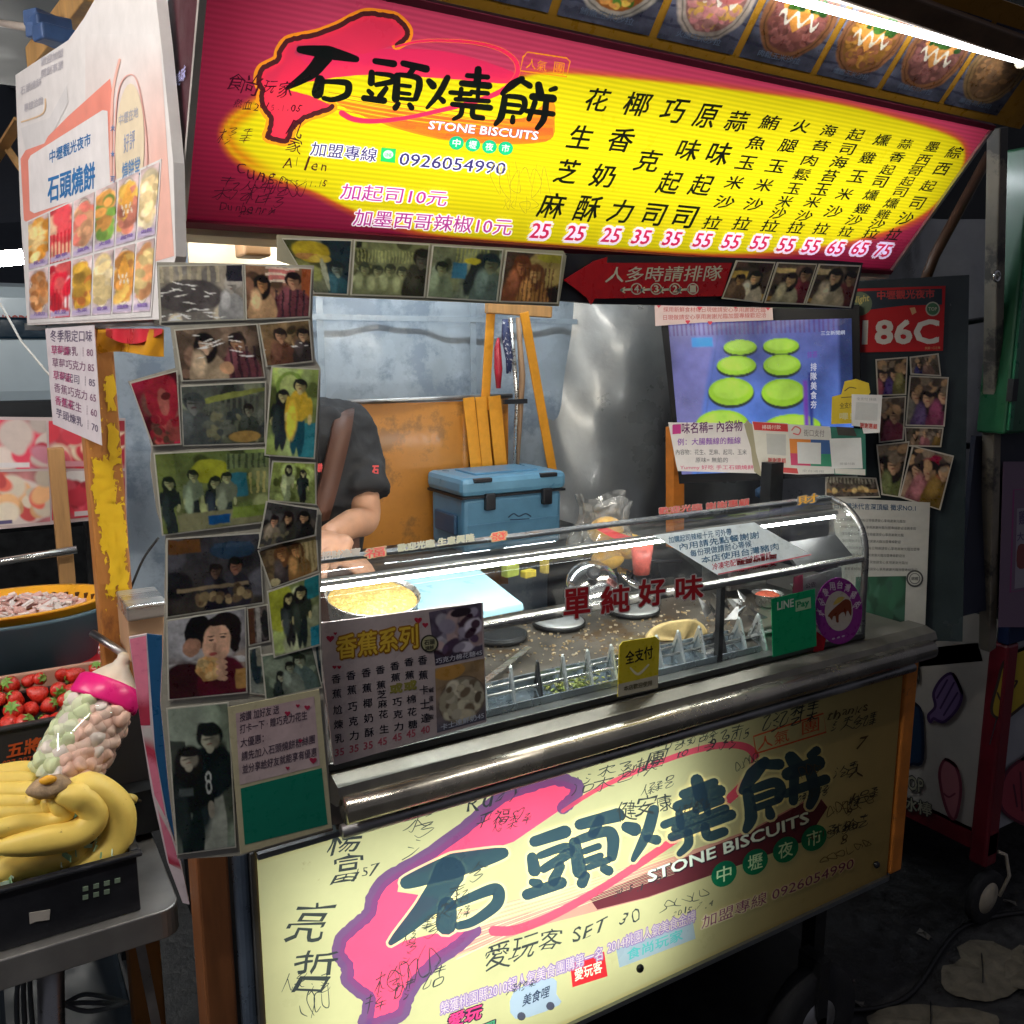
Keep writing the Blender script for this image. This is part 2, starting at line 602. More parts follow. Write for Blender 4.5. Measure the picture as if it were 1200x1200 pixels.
class Pic:
    def __init__(s, nx, ny, top, bot, seed=0, mott=.25, sc=7, warp=0.0):
        s.nx, s.ny = nx, ny
        s.u, s.v = np.meshgrid((np.arange(nx) + .5) / nx, (np.arange(ny) + .5) / ny)
        s.v0, s.seed = s.v, seed
        if warp:
            s.u = s.u + warp * noise2(ny, nx, 9, seed + 7)
            s.v = s.v + warp * noise2(ny, nx, 9, seed + 8)
        t = s.v0[..., None]
        s.a = np.array(top) * (1 - t) + np.array(bot) * t
        s.a = s.a * (1 + mott * noise2(ny, nx, sc, seed)[..., None])
        s.r = np.random.default_rng(seed + 99)
        s.asp = nx / ny

    def mix(s, m, col):
        m = np.clip(m, 0, 1)[..., None]
        s.a = s.a * (1 - m) + np.array(col) * m
        return s

    def el(s, cx, cy, rx, ry, col, soft=.18, rot=0.0):
        x, y = (s.u - cx) * s.asp, s.v - cy
        c_, s_ = math.cos(rot), math.sin(rot)
        x, y = x * c_ + y * s_, -x * s_ + y * c_
        d = np.sqrt((x / (rx * s.asp)) ** 2 + (y / ry) ** 2)
        return s.mix((1 - d) / (soft * .6) + .5, col)

    def rc(s, x0, y0, x1, y1, col, soft=.012):
        m = np.minimum(np.minimum(s.u - x0, x1 - s.u), np.minimum(s.v - y0, y1 - s.v)) / soft + .5
        return s.mix(m, col)

    def stripes(s, x0, y0, x1, y1, col, n, vert=False, duty=.4):
        w_ = s.u if vert else s.v
        m = ((w_ * n) % 1 < duty) & (s.u > x0) & (s.u < x1) & (s.v > y0) & (s.v < y1)
        return s.mix(m * .8, col)

    def blobs(s, x0, y0, x1, y1, n, r, cols, inside=None):
        for i in range(n):
            cx, cy = s.r.uniform(x0, x1), s.r.uniform(y0, y1)
            if inside is not None:
                a = s.r.uniform(0, 2 * math.pi)
                k = math.sqrt(s.r.uniform(0, 1))
                cx, cy = inside[0] + inside[2] * k * math.cos(a), inside[1] + inside[3] * k * math.sin(a)
            c = np.array(cols[i % len(cols)]) * s.r.uniform(.65, 1.25)
            rr = r * s.r.uniform(.6, 1.3)
            s.el(cx, cy, rr / s.asp, rr * s.r.uniform(.5, 1), c, .5, s.r.uniform(0, 3))
        return s

    def person(s, cx, top, h, body=(.05, .05, .06), skin=(.5, .33, .22), hair=(.02, .015, .015), long=False, legs=None, wide=1.0):
        """head at the top, body below; h = height of the whole figure drawn"""
        hr = h * .085 * (1.9 if legs is None else 1)
        wx = hr / s.asp
        if legs is not None:
            for dx in (-.5, .5):
                s.el(cx + dx * wx * 1.0, top + h * .74, wx * .62, h * .28, legs, .3)
            s.el(cx, top + h * .34, wx * 1.7 * wide, h * .2, body, .2)
            for dx in (-1, 1):
                s.el(cx + dx * wx * 1.7 * wide, top + h * .4, wx * .45, h * .17, body, .3)
                s.el(cx + dx * wx * 1.75 * wide, top + h * .52, wx * .35, h * .07, skin, .3)
        else:
            s.el(cx, top + h * .85, wx * 2.3 * wide, h * .5, body, .15)
        if long:
            s.el(cx, top + hr * 1.6, wx * 1.35, hr * 1.9, hair, .25)
        s.el(cx, top + hr * 1.9, wx * .4, hr * .6, skin, .3)
        s.el(cx, top + hr * .95, wx * 1.15, hr * 1.1, hair, .2)
        s.el(cx, top + hr * 1.2, wx * .78, hr * .92, skin, .2)
        sk2 = np.array(skin) * .55
        s.el(cx + wx * .45, top + hr * 1.3, wx * .42, hr * .75, sk2, .9)
        s.el(cx, top + hr * .42, wx * 1.0, hr * .5, hair, .35, .2)
        s.el(cx - wx * .1, top + hr * 1.12, wx * .55, hr * .10, sk2 * .7, .9)
        s.el(cx - wx * .05, top + hr * 1.62, wx * .25, hr * .09, (skin[0] * .6, skin[1] * .35, skin[2] * .35), .8)
        s.el(cx - wx * 1.0, top + h * .55, wx * .8, h * .25, np.array(body) * 1.7 + .012, .9)
        return s

    def bowl(s, cx, cy, rx, ry, rim, cols, n=70, r=.05, sauce=None, egg=None):
        s.el(cx, cy, rx * 1.12, ry * 1.12, np.array(rim) * .4, .06)
        s.el(cx, cy, rx * 1.08, ry * 1.08, rim, .05)
        s.el(cx, cy, rx * .98, ry * .98, np.array(cols[0]) * .5, .06)
        s.blobs(0, 0, 0, 0, n, r, cols, inside=(cx, cy, rx * .88, ry * .88))
        if egg is not None:
            m = (np.abs(s.u - cx) / rx + np.abs(s.v - (cy - ry * .25)) / (ry * .9) < .75)
            s.mix(m * .9, egg)
        if sauce is not None:
            zz = cy + ry * .05 + ry * .16 * np.sin((s.u - cx) / rx * 13)
            m = (np.abs(s.v - zz) < ry * .075) & (np.abs(s.u - cx) < rx * .72)
            s.mix(m * .9, sauce)
        return s

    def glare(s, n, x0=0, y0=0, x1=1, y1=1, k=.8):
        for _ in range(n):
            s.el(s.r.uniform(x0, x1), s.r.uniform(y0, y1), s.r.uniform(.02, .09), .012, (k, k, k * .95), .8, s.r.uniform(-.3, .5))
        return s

    def film(s, k=.16):
        """the softness, grain and uneven tones of a cheap photo print"""
        a = s.a
        b_ = a.copy()
        b_[1:-1, 1:-1] = (a[1:-1, 1:-1] * 4 + a[:-2, 1:-1] + a[2:, 1:-1] + a[1:-1, :-2] + a[1:-1, 2:]) / 8
        hi = noise2(s.ny, s.nx, 26, s.seed + 3)[..., None]
        lo = noise2(s.ny, s.nx, 5, s.seed + 4)[..., None]
        b_ = np.clip((a + b_) / 2, 0, 1) ** 1.22 * 1.15
        s.a = b_ * (1 + k * hi) * (1 + .30 * lo) + .008 * s.r.uniform(-1, 1, b_.shape)
        return s

    def out(s, dim=1.0):
        return np.clip(s.a * dim, 0.004, .95)


def res(quad, k=1.35):
    q = np.asarray(quad, float)
    wd = (np.linalg.norm(q[1] - q[0]) + np.linalg.norm(q[2] - q[3])) / 2
    ht = (np.linalg.norm(q[3] - q[0]) + np.linalg.norm(q[2] - q[1])) / 2
    return max(8, int(wd / k)), max(8, int(ht / k))


def shrink(quad, px):
    q = np.asarray(quad, float)
    c = q.mean(0)
    out = []
    for a in q:
        d = c - a
        out.append(a + np.sign(d) * px)
    return np.array(out)


def photo(pl, quad, paint, label, group=None, off=0.0, border=1.6, name='photo_print', cat='photo', edge=(.62, .6, .52), seed=1, top=(.2, .2, .2),
          bot=(.1, .1, .1), mott=.3, dim=1.0, k=1.35, m=None, thick=.0012):
    mb = MB()
    mb.poly(pl, quad, edge, off, thick=thick)
    q2 = shrink(quad, border)
    nx, ny = res(q2, k)
    p = Pic(nx, ny, top, bot, seed, mott, 7, .012)
    p.blobs(0, 0, 1, 1, 14, .16, [np.array(top) * .4, np.array(bot) * 1.9, np.array(top) * 1.6])
    paint(p)
    p.film()
    mb.image(pl, q2, p.out(dim * 1.5), off + LAY)
    return mb.build(name, m or PRINT, label=label, cat=cat, group=group)


def light_only(lamp, objs):
    """a lamp shut in its box lights the sheets of that box"""
    c = bpy.data.collections.new('lit_sheets')
    for o_ in objs:
        c.objects.link(o_)
    lamp.light_linking.receiver_collection = c
    lamp.data.use_shadow = False
    lamp.data.cycles.use_multiple_importance_sampling = False
# ================================================================== THE GROUND AND THE FAR STREET
g = MB()
g.sheet(lambda u, v: (-30 + 60 * u, -20 + 60 * v, 0.0), 40, 40)
gm = mat('asphalt', (.04, .04, .041), .52, var=.5, scale=26, bump=.5, dirt=((.022, .021, .020), 1.6, .52), rvar=.25)
tag(g.build('ground', gm), kind='structure')

XL, XR, YF = 0.262, 1.594, 1.1          # the cart: left end, right end, front
PANEL = Plane((0, 1.082, 0), (0, 1, 0))
SIGN = Plane((0, 1.1, 1.695), (0, -.213, -.17))
NS = SIGN.n

# ================================================================== THE FOOD CART
cart = thing('food_cart', 'steel night market food cart with a glowing yellow lower panel and a glass front', 'food cart', (.92, 1.35, 0))
ORNG = mat('orange_paint', (.62, .20, .03), .5, var=.3, scale=16, bump=.06, dirt=((.16, .06, .02), 9, .62))
BROWNW = mat('brown_wood', (.23, .085, .03), .5, var=.35, scale=7, stretch=(6, 6, .6), bump=.05)
# posts
for (x0, x1, y0, y1, z0, z1, nm, mm) in ((.196, .236, 1.10, 1.16, 0.08, 1.30, 'post', BROWNW), (1.602, 1.640, 1.078, 1.15, .44, .925, 'post', ORNG)):
    b = MB(); b.box(((x0 + x1) / 2, (y0 + y1) / 2, (z0 + z1) / 2), (x1 - x0, y1 - y0, z1 - z0)); b.build(nm, mm, cart, bevel=.004)
b = MB(); b.tube([(.252, 1.105, .2), (.252, 1.105, .965)], .011, 14); b.build('post', mat('blue_tube', (.25, .33, .45), .3, .7), cart)
# counter top and rounded steel rail
def xprofile(prof, x0, x1, mb):
    n = len(prof)
    vs = [(x0, y, z) for y, z in prof] + [(x1, y, z) for y, z in prof]
    mb.add(vs, [(i, (i + 1) % n, n + (i + 1) % n, n + i) for i in range(n)] + [tuple(range(n))[::-1], tuple(range(n, 2 * n))])
b = MB()
xprofile([(1.065, .952), (1.06, .962), (1.066, .976), (1.09, .984), (1.13, .984), (1.13, .975), (1.58, .975), (1.58, .94), (1.10, .94), (1.075, .945)], .375, 1.668, b)
b.build('counter_top', mat('dull_counter', (.20, .19, .165), .42, .75, var=.4, scale=14, bump=.06, rvar=.14), cart)
b = MB(True)
b.tube([(.378, 1.052, .949), (1.632, 1.052, .949)], .019, 20)
b.build('rail', mat('rail_steel', (.42, .39, .33), .24, .85, var=.4, scale=10, rvar=.12), cart)
b = MB(True)
b.tube([(.378, 1.066, .912), (1.60, 1.066, .912)], .010, 14)
b.build('rail', STEELD, cart)
# body behind the light box
b = MB()
b.box((.93, 1.45, .70), (1.30, .50, .46))
b.build('cabinet', DARKM, cart, bevel=.006)
b = MB()
b.box((.93, 1.40, .16), (1.28, .50, .03)); b.box((.93, 1.40, .30), (1.26, .03, .26))
for x in (.32, 1.52):
    for y in (1.2, 1.6):
        b.box((x, y, .28), (.035, .035, .33))
b.build('chassis', DARKM, cart)
for (x, y) in ((1.44, 1.13), (.42, 1.13), (1.44, 1.63), (.42, 1.63)):
    t = MB(True)
    Mx = np.array(Matrix.Rotation(R(90), 3, 'X') @ Matrix.Rotation(R(0), 3, 'Z'))
    t.lathe((x, y, .125), [(.085, -.02), (.118, -.022), (.125, -.012), (.125, .012), (.118, .022), (.085, .02)], 36, Mx)
    wh = t.build('wheel', mat('tyre_rubber', (.018, .018, .02), .8, var=.3, scale=30, bump=.2), cart)
    t = MB(True)
    t.lathe((x, y, .125), [(.02, -.03), (.03, -.024), (.084, -.015), (.084, .015), (.03, .024), (.02, .03)], 30, Mx)
    t.build('rim', STEELD, wh)
    t = MB(); t.box((x, y, .20), (.03, .06, .16)); t.build('fork', DARKM, wh)

# ---- the light box: a back-lit sheet in a metal tray with fluorescent tubes inside
lb = MB()
X0, X1, Z0, Z1 = .268, 1.594, .436, .905
lb.box(((X0 + X1) / 2, 1.190, (Z0 + Z1) / 2), (X1 - X0, .006, Z1 - Z0))
lb.box(((X0 + X1) / 2, 1.137, Z0 - .004), (X1 - X0, .100, .006)); lb.box(((X0 + X1) / 2, 1.137, Z1 + .004), (X1 - X0, .100, .006))
lb.box((X0 - .004, 1.137, .67), (.006, .100, Z1 - Z0)); lb.box((X1 + .002, 1.137, .67), (.004, .100, Z1 - Z0))
box_ = lb.build('light_box', mat('box_tin', (.10, .10, .10), .6, .2), cart)
# ---- lettering traced once, laid on both signs
TAI = [(550, 140), (582, 120), (592, 88), (565, 52), (535, 32), (485, 24), (430, 20), (380, 38), (320, 70), (240, 100), (170, 114), (122, 128), (95, 165), (85, 200),
       (50, 220), (20, 240), (11, 280), (25, 320), (22, 360), (40, 400), (60, 430), (55, 470), (45, 500), (80, 510), (120, 515), (140, 470), (172, 438), (205, 418), (260, 402), (297, 384)]
LOOP = [(545, 150), (640, 128), (760, 126), (880, 138), (965, 165), (1015, 208), (1018, 262), (965, 318), (860, 362), (720, 398), (580, 428), (460, 440), (380, 432), (335, 408)]
GL = [  # strokes of the four characters: points, widths
    ([(172, 160), (280, 172), (392, 198)], [26, 52, 22]), ([(268, 185), (215, 250), (120, 312)], [66, 50, 10]), ([(250, 280), (240, 330)], [38, 44]),
    ([(250, 285), (340, 288), (362, 302), (352, 338), (300, 356), (265, 350)], [14, 22, 26, 24, 18, 16]),
    ([(466, 205), (538, 216)], [22, 26]), ([(452, 250), (450, 290)], [22, 26]), ([(470, 254), (528, 262), (532, 284), (470, 298)], [14, 18, 22, 16]),
    ([(440, 322), (452, 334)], [16, 18]), ([(508, 312), (484, 345)], [18, 22]), ([(422, 350), (500, 360)], [22, 24]), ([(575, 214), (665, 236)], [22, 28]),
    ([(622, 226), (598, 258)], [20, 20]), ([(552, 262), (546, 352)], [24, 30]), ([(560, 258), (628, 270), (638, 302), (624, 352)], [16, 22, 26, 20]),
    ([(568, 300), (602, 304)], [13, 13]), ([(566, 330), (600, 334)], [13, 13]), ([(566, 352), (615, 356)], [12, 14]), ([(556, 372), (544, 388)], [18, 22]), ([(600, 376), (608, 388)], [18, 20]),
    ([(676, 284), (692, 302)], [22, 28]), ([(748, 270), (716, 330), (668, 388)], [22, 24, 10]), ([(712, 344), (732, 362)], [14, 20]),
    ([(868, 238), (864, 292)], [26, 28]), ([(826, 262), (905, 268)], [18, 18]), ([(804, 292), (910, 302)], [22, 26]),
    ([(760, 328), (838, 334)], [16, 16]), ([(802, 314), (796, 352)], [16, 16]), ([(842, 326), (905, 332)], [16, 16]), ([(868, 312), (866, 350)], [14, 14]), ([(780, 354), (908, 362)], [15, 17]),
    ([(768, 374), (915, 388)], [18, 22]), ([(806, 384), (798, 416), (772, 432)], [18, 18, 12]), ([(848, 388), (848, 420), (886, 428)], [18, 20, 18]),
    ([(1040, 274), (1000, 298), (962, 332)], [20, 30, 16]), ([(1030, 278), (1070, 302)], [18, 22]), ([(972, 346), (958, 420), (935, 452)], [22, 26, 14]),
    ([(985, 342), (1040, 350), (1050, 376), (1036, 404)], [16, 20, 22, 18]), ([(984, 374), (1030, 379)], [14, 14]), ([(978, 402), (1034, 408)], [14, 14]), ([(1004, 424), (1002, 442)], [16, 20]),
    ([(1104, 298), (1110, 336)], [26, 32]), ([(1150, 318), (1170, 312)], [14, 18]), ([(1080, 344), (1160, 352)], [26, 30]), ([(1056, 400), (1160, 412)], [17, 20]),
    ([(1090, 366), (1066, 432)], [20, 18]), ([(1134, 362), (1124, 430), (1098, 468)], [22, 24, 16])]


def logo(mb, pl, T, k, ink, brown, red, loopc, off, halo=None, yel=None, ow=21, fat=0):
    fill = TAI + [(200, 345), (330, 330), (420, 290)]
    f2 = TAI[:-1] + [(300, 380), (210, 340), (120, 316), (240, 250), (150, 175), (160, 140), (290, 160), (420, 178)]
    pts = cr(np.array(f2, float), 1, True)
    if halo:
        mb.stroke(pl, TAI, 44, halo, off, 4, T)
    mb.poly(pl, T(np.array(f2, float)), red, off + LAY)
    p = np.array(TAI, float)
    # rough outline
    q = cr(p, 5)
    q = q + rng.uniform(-2.2, 2.2, q.shape)
    tq = T(q)
    mb.stroke(pl, tq, [ow * k] * len(tq), brown, off + 2 * LAY, 1)
    tl = T(cr(np.array(LOOP, float), 6))
    if halo:
        mb.stroke(pl, tl, np.array([10, 16, 22, 18, 26]) * k, halo, off + 2 * LAY, 1)
    mb.stroke(pl, tl, np.array([8, 13, 20, 16, 22]) * k, loopc, off + 3 * LAY, 1)
    for st, wd in GL:                                    # pale halo round the brush strokes
        if yel is not None:
            mb.stroke(pl, T(cr(np.array(st, float), 5) if len(st) > 2 else np.array(st, float)), (np.array(wd) + 12) * k, yel, off + 3.5 * LAY, 2)
    i = 0
    for st, wd in GL:
        i += 1
        mb.stroke(pl, T(cr(np.array(st, float), 5) if len(st) > 2 else np.array(st, float)), (np.array(wd) + fat) * k, ink, off + (5 + .02 * i) * LAY, 2)


def scribble(mb, pl, x, y, wd, h, n, col, lw=1.1, off=0.0, seed=0, slope=-.15):
    """a handwritten signature: quick looping pen strokes"""
    r = random.Random(seed)
    cx = x
    for i in range(n):
        m = r.randint(3, 6)
        step = wd / n
        pts = []
        a = r.uniform(0, 6.28)
        for k in range(m):
            a += r.uniform(1.0, 2.7)
            pts.append((cx + step * (.5 + .62 * math.cos(a)), y + slope * (cx - x) + h * .5 * math.sin(a) * r.uniform(.5, 1.1)))
        mb.stroke(pl, pts, [lw * .6, lw * 1.2, lw * .5], col, off + i * .00001, 5)
        cx += step


def hand(mb, pl, txt, x, y, size, col, off, slope=0.0, slant=.2, seed=1, vert=None, bold=0, wx=1.0):
    """handwritten characters: thin, uneven, one by one"""
    r = random.Random(seed)
    for ch in txt:
        sz = size * r.uniform(.8, 1.25)
        if ch != ' ':
            gs_ = glyphs(ch)[2] / .92
            hh_ = sz * gs_[1]
            mb.char(pl, ch, (x + r.uniform(-1, 1), y + (sz - hh_) * .45 + r.uniform(-1.5, 1.5)), sz * gs_[0] * wx, hh_, col, off, bold, slant + r.uniform(-.15, .25), slope + r.uniform(-.12, .12), wob=.055)
        if vert is None:
            x += size * (.62 if ord(ch) < 256 else 1.02) * wx
            y += slope * size * (.62 if ord(ch) < 256 else 1.02) * wx
        else:
            x += vert[0]
            y += vert[1]


def sig(mb, pl, x, y, size, n, step, col, off, seed=1, lw=1.3, slope=-.2, slant=.15):
    """a name written fast in thin pen: every sign two or three loose radicals"""
    r = random.Random(seed)
    for c_ in range(n):
        s_ = size * r.uniform(.8, 1.2)
        k0 = [0]

        def st(pts, wl=(1, 1, .4)):
            k0[0] += 1
            q = [(x + s_ * (u + slant * (.5 - v)) + r.uniform(-.6, .6), y + s_ * (v - .5 + slope * u) + r.uniform(-.6, .6)) for u, v in pts]
            mb.stroke(pl, q, [lw * w_ for w_ in wl], col, off + k0[0] * 8e-6, 4)

        def rad(kind, u0, v0, w_, h):
            P_ = lambda a, b: (u0 + w_ * a, v0 + h * b)
            if kind == 0:
                st([P_(0, .3), P_(.5, .22), P_(1, .15), P_(.8, .3)]); st([P_(.5, 0), P_(.48, .5), P_(.4, 1), P_(.25, .9)]); st([P_(.45, .4), P_(.2, .7), P_(0, .85)]); st([P_(.5, .4), P_(.8, .75), P_(1.1, .8)])
            elif kind == 1:
                st([P_(.1, .1), P_(.05, .8), P_(.1, .2), P_(.9, .05), P_(.85, .7), P_(.1, .8)], (1, 1, 1))
            elif kind == 2:
                st([P_(.3, 0), P_(.5, .1)]); st([P_(.1, .35), P_(.3, .45)]); st([P_(0, 1), P_(.3, .8), P_(.5, .5)])
            elif kind == 3:
                for k in range(r.randint(2, 3)): st([P_(.05, .1 + .3 * k), P_(.6, .05 + .3 * k), P_(1, .02 + .3 * k)])
                st([P_(.6, -.1), P_(.5, .6), P_(.55, 1)])
            elif kind == 4:
                st([P_(.5, 0), P_(.3, .5), P_(-.1, 1)]); st([P_(.4, .3), P_(.8, .7), P_(1.2, 1.05), P_(1.3, .85)])
            elif kind == 5:
                st([P_(0, .1), P_(.8, 0), P_(.3, .45), P_(.9, .5), P_(.4, 1), P_(.1, .8)], (1, .9, .5))
            else:
                st([P_(.1, .2), P_(.9, .1), P_(.5, .5), P_(.2, .9), P_(.9, .8), P_(1.1, .5)], (.8, 1, .4))
        ks = [r.randint(0, 6) for _ in range(3)]
        if r.random() < .55:
            rad(ks[0], -.5, .05, .36, .85); rad(ks[1], .0, -.02, .5, .48); rad(ks[2], .02, .5, .5, .45)
        else:
            rad(ks[0], -.3, -.05, .65, .42); rad(ks[1], -.4, .42, .8, .55)
        x += step[0]
        y += step[1]


LOW = H_fit([(155, 150), (405, 200), (120, 310), (1170, 312), (1100, 465), (780, 430), (865, 238), (455, 200), (604, 388), (85, 515), (592, 88), (11, 280)],
            [(464, 1039), (599, 999), (460, 1111), (955.5, 880), (949, 943.5), (795.6, 999), (819, 910), (621, 990.7), (716, 1020), (450, 1200), (673, 920), (396, 1105)])


def UPT(p):
    return np.asarray(p, float) / 3.3333 + np.array([300, 10])


# ---- lower glowing sheet
P0 = .0
low = MB()
q3 = [(X0, 1.082, Z1), (X1, 1.082, Z1), (X1, 1.082, Z0), (X0, 1.082, Z0)]


def proj(P_):
    d = np.array(P_) - CAM
    z = d @ FW
    return (600 + F * (d @ RT) / z, 600 - F * (d @ UP) / z)


lq = np.array([proj(a) for a in q3])
lp = Pic(160, 60, (.76, .75, .47), (.74, .72, .42), 5, .05)
lp.mix(np.clip((.035 - lp.v) / .02, 0, 1), (.62, .52, .22))
lp.mix(np.clip((lp.v - .965) / .02, 0, 1), (.62, .52, .22))
low.image(PANEL, lq, lp.out())
PURP, NAVY, PINK = (.16, .085, .25), (.035, .07, .12), (.88, .09, .25)
# swoosh bands behind the lettering
low.poly(PANEL, [(500, 1128), (560, 1086), (640, 1064), (760, 1014), (880, 972), (958, 930), (970, 946), (945, 985), (855, 1018), (760, 1052), (640, 1083), (560, 1112)], (.55, .30, .30), LAY)
low.poly(PANEL, [(690, 1052), (770, 1018), (880, 974), (958, 932), (970, 946), (945, 985), (855, 1018), (760, 1051), (700, 1066)], (.13, .035, .055), 1.5 * LAY)
for i in range(16):
    y = i / 15
    low.stroke(PANEL, [(505 + 30 * y, 1078 + 46 * y), (640, 1046 + 30 * y), (790, 998 + 26 * y)], [1.6, 1.0, .4], (.78, .72, .55) if i % 2 else (.72, .42, .38), 2 * LAY, 3)
logo(low, PANEL, LOW, .55, NAVY, PURP, PINK, (.70, .10, .20), 2.5 * LAY, None, (.75, .74, .48), 28, 2)
O = 9 * LAY
low.text(PANEL, 'STONE BISCUITS', (761, 1035), (949, 965), (-1, -14), (.06, .03, .05), O, .05)
low.text(PANEL, 'STONE BISCUITS', (760, 1034), (948, 964), (-1, -13), (.72, .82, .82), O + LAY, .03)
for ch, (x, y) in zip('中壢夜市', ((848.5, 1024), (885, 1010), (920.7, 995.7), (954, 982))):
    low.poly(PANEL, [(x + 15 * math.cos(a), y - 3.5 * math.cos(a) + 15 * math.sin(a)) for a in np.linspace(0, 2 * math.pi, 25)[:-1]], (.01, .22, .13), O + LAY)
    low.char(PANEL, ch, (x, y), 17, 18, (.6, .78, .62), O + 2 * LAY, .01, 0, -.3)
for o_, bo, c_ in ((O, .09, (.70, .66, .55)), (O + LAY, .0, (.20, .05, .18))):
    low.text(PANEL, '加盟專線 0926054990', (822, 1089), (1000, 1018), (1, -15), c_, o_, bo)
for o_, bo, c_ in ((O, .10, (.30, .22, .48)), (O + LAY, -.005, (.72, .66, .62))):
    low.text(PANEL, '榮獲桃園縣2010超人氣美食團購第一名', (516, 1190), (706, 1124), (0, -15), c_, o_, bo)
    low.text(PANEL, '2014桃園人氣美食金牌', (712, 1118), (815, 1080), (0, -14), c_, o_, bo)
low.poly(PANEL, [(668, 1130), (708, 1115), (712, 1144), (671, 1157)], (.62, .03, .05), O, 0)
low.text(PANEL, '愛玩客', (674, 1150), (706, 1139), (-1, -14), (.8, .75, .7), O + LAY, .02)
low.poly(PANEL, [(722, 1112), (812, 1080), (815, 1100), (726, 1134)], (.32, .42, .62), O)
low.text(PANEL, '食尚玩家', (735, 1126), (800, 1101), (0, -13), (.10, .45, .50), O + LAY, .02)
low.poly(PANEL, [(602, 1162), (648, 1146), (652, 1165), (655, 1178), (604, 1194)], (.35, .45, .72), O, 3)
low.text(PANEL, '美食哩', (612, 1180), (643, 1168), (2, -14), (.03, .05, .12), O + LAY, .02)
for x, y in ((611, 1191), (645, 1179)):
    low.poly(PANEL, [(x + 5 * math.cos(a), y + 5 * math.sin(a)) for a in np.linspace(0, 6.28, 13)[:-1]], (.08, .08, .12), O + 2 * LAY)
for o_, bo, c_ in ((O, .12, (.05, .03, .08)), (O + LAY, .03, (.80, .08, .30))):
    low.text(PANEL, '愛玩', (524, 1206), (563, 1193), (3, -17), c_, o_, bo)
    low.text(PANEL, '桃園', (546, 1222), (578, 1209), (2, -14), c_ if bo > .1 else (.1, .4, .25), o_, bo)
# orange seal
RED = (.60, .10, .04)
low.stroke(PANEL, [(886, 883), (883, 863), (965, 836), (968, 858), (886, 883)], 1.8, RED, O, 1)
low.text(PANEL, '人氣', (888, 880), (925, 868), (0, -15), RED, O, -.01)
low.text(PANEL, '團', (940, 862), (960, 856), (0, -16), RED, O, 0)
# signatures in pen
PEN = (.05, .06, .075)
O2 = O + 3 * LAY
hand(low, PANEL, '楊富', 402, 985, 31, PEN, O2, -.25, .15, 2, (4, 34))
hand(low, PANEL, '157', 418, 1022, 17, PEN, O2, -.3, .2, 3)
hand(low, PANEL, '亮哲', 362, 1080, 42, PEN, O2, -.2, .15, 5, (6, 58))
sig(low, PANEL, 491, 956, 34, 2, (2, 30), PEN, O2, 6, 1.1, -.2, .3)
hand(low, PANEL, 'Rudy', 556, 938, 26, PEN, O2, -.25, .3, 7)
hand(low, PANEL, '平福♡', 566, 962, 20, PEN, O2, -.2, .2, 8)
sig(low, PANEL, 684, 920, 24, 4, (24, -7), PEN, O2, 9, 1.2, -.2, .2)
hand(low, PANEL, '團', 770, 890, 24, PEN, O2, -.28, .2, 9)
hand(low, PANEL, '健安康', 735, 950, 21, PEN, O2, -.25, .1, 10)
hand(low, PANEL, '愛玩客', 584, 1118, 30, PEN, O2, -.25, .1, 11)
hand(low, PANEL, 'SET 30', 676, 1092, 22, PEN, O2, -.3, .2, 12)
hand(low, PANEL, '2015.1.12', 722, 1046, 10, PEN, O2, -.3, .2, 13)
hand(low, PANEL, '2015.7.4', 790, 1070, 10, PEN, O2, -.3, .2, 14)
sig(low, PANEL, 455, 1150, 26, 5, (26, -32), PEN, O2, 15, 1.2, -.3)
sig(low, PANEL, 440, 1176, 26, 3, (34, -14), PEN, O2, 16, 1.3, -.3)
sig(low, PANEL, 906, 846, 26, 3, (20, -5), PEN, O2, 17, 1.5, -.2)
sig(low, PANEL, 856, 866, 30, 1, (1, 1), PEN, O2, 18, 1.1)
hand(low, PANEL, 'to 1.9 2015', 795, 882, 13, PEN, O2, -.3, .2, 19)
hand(low, PANEL, 'thanks', 972, 836, 14, (.1, .08, .05), O2, -.2, .2, 20)
hand(low, PANEL, 'Allen wu', 950, 980, 12, (.1, .08, .05), O2, -.3, .2, 21)
hand(low, PANEL, '7 人 1988', 1010, 870, 15, (.1, .08, .05), O2, -.3, .2, 22, (-3, 16))
r_ = random.Random(5)
for k, (x, y, z_, n_, dx, dy) in enumerate(((585, 968, 15, 3, 16, -4), (735, 905, 13, 3, 13, -4), (790, 872, 16, 3, 15, -4), (980, 850, 13, 4, 13, -2), (832, 862, 13, 2, 0, 13), (985, 905, 14, 2, 14, -4), (1000, 940, 14, 3, 12, -5), (940, 935, 12, 3, 12, -4),
                                         (975, 975, 13, 4, 12, -4), (540, 1052, 15, 2, 3, 18), (600, 1160, 10, 3, 12, -4), (345, 1150, 26, 2, 30, 4), (480, 1100, 18, 3, 20, -16), (800, 950, 13, 3, 13, -4), (760, 925, 12, 3, 12, -4))):
    sig(low, PANEL, x, y, z_, n_, (dx, dy), PEN, O2, 60 + k, .95, -.22, .2)
scribble(low, PANEL, 770, 1064, 60, 14, 6, PEN, 1.0, O2, 31, -.35)
scribble(low, PANEL, 352, 1180, 34, 34, 4, PEN, 1.2, O2, 32, -.5)
scribble(low, PANEL, 968, 950, 55, 18, 6, (.12, .09, .05), .9, O2, 33, -.3)
scribble(low, PANEL, 960, 1008, 60, 10, 6, (.12, .09, .05), .8, O2, 34, -.4)
scribble(low, PANEL, 862, 898, 26, 12, 5, PEN, .8, O2, 35, -.5)
scribble(low, PANEL, 935, 905, 26, 16, 3, (.12, .09, .05), .8, O2, 36, -.3)
scribble(low, PANEL, 455, 1150, 60, 40, 5, PEN, 1.1, O2, 38, -.6)
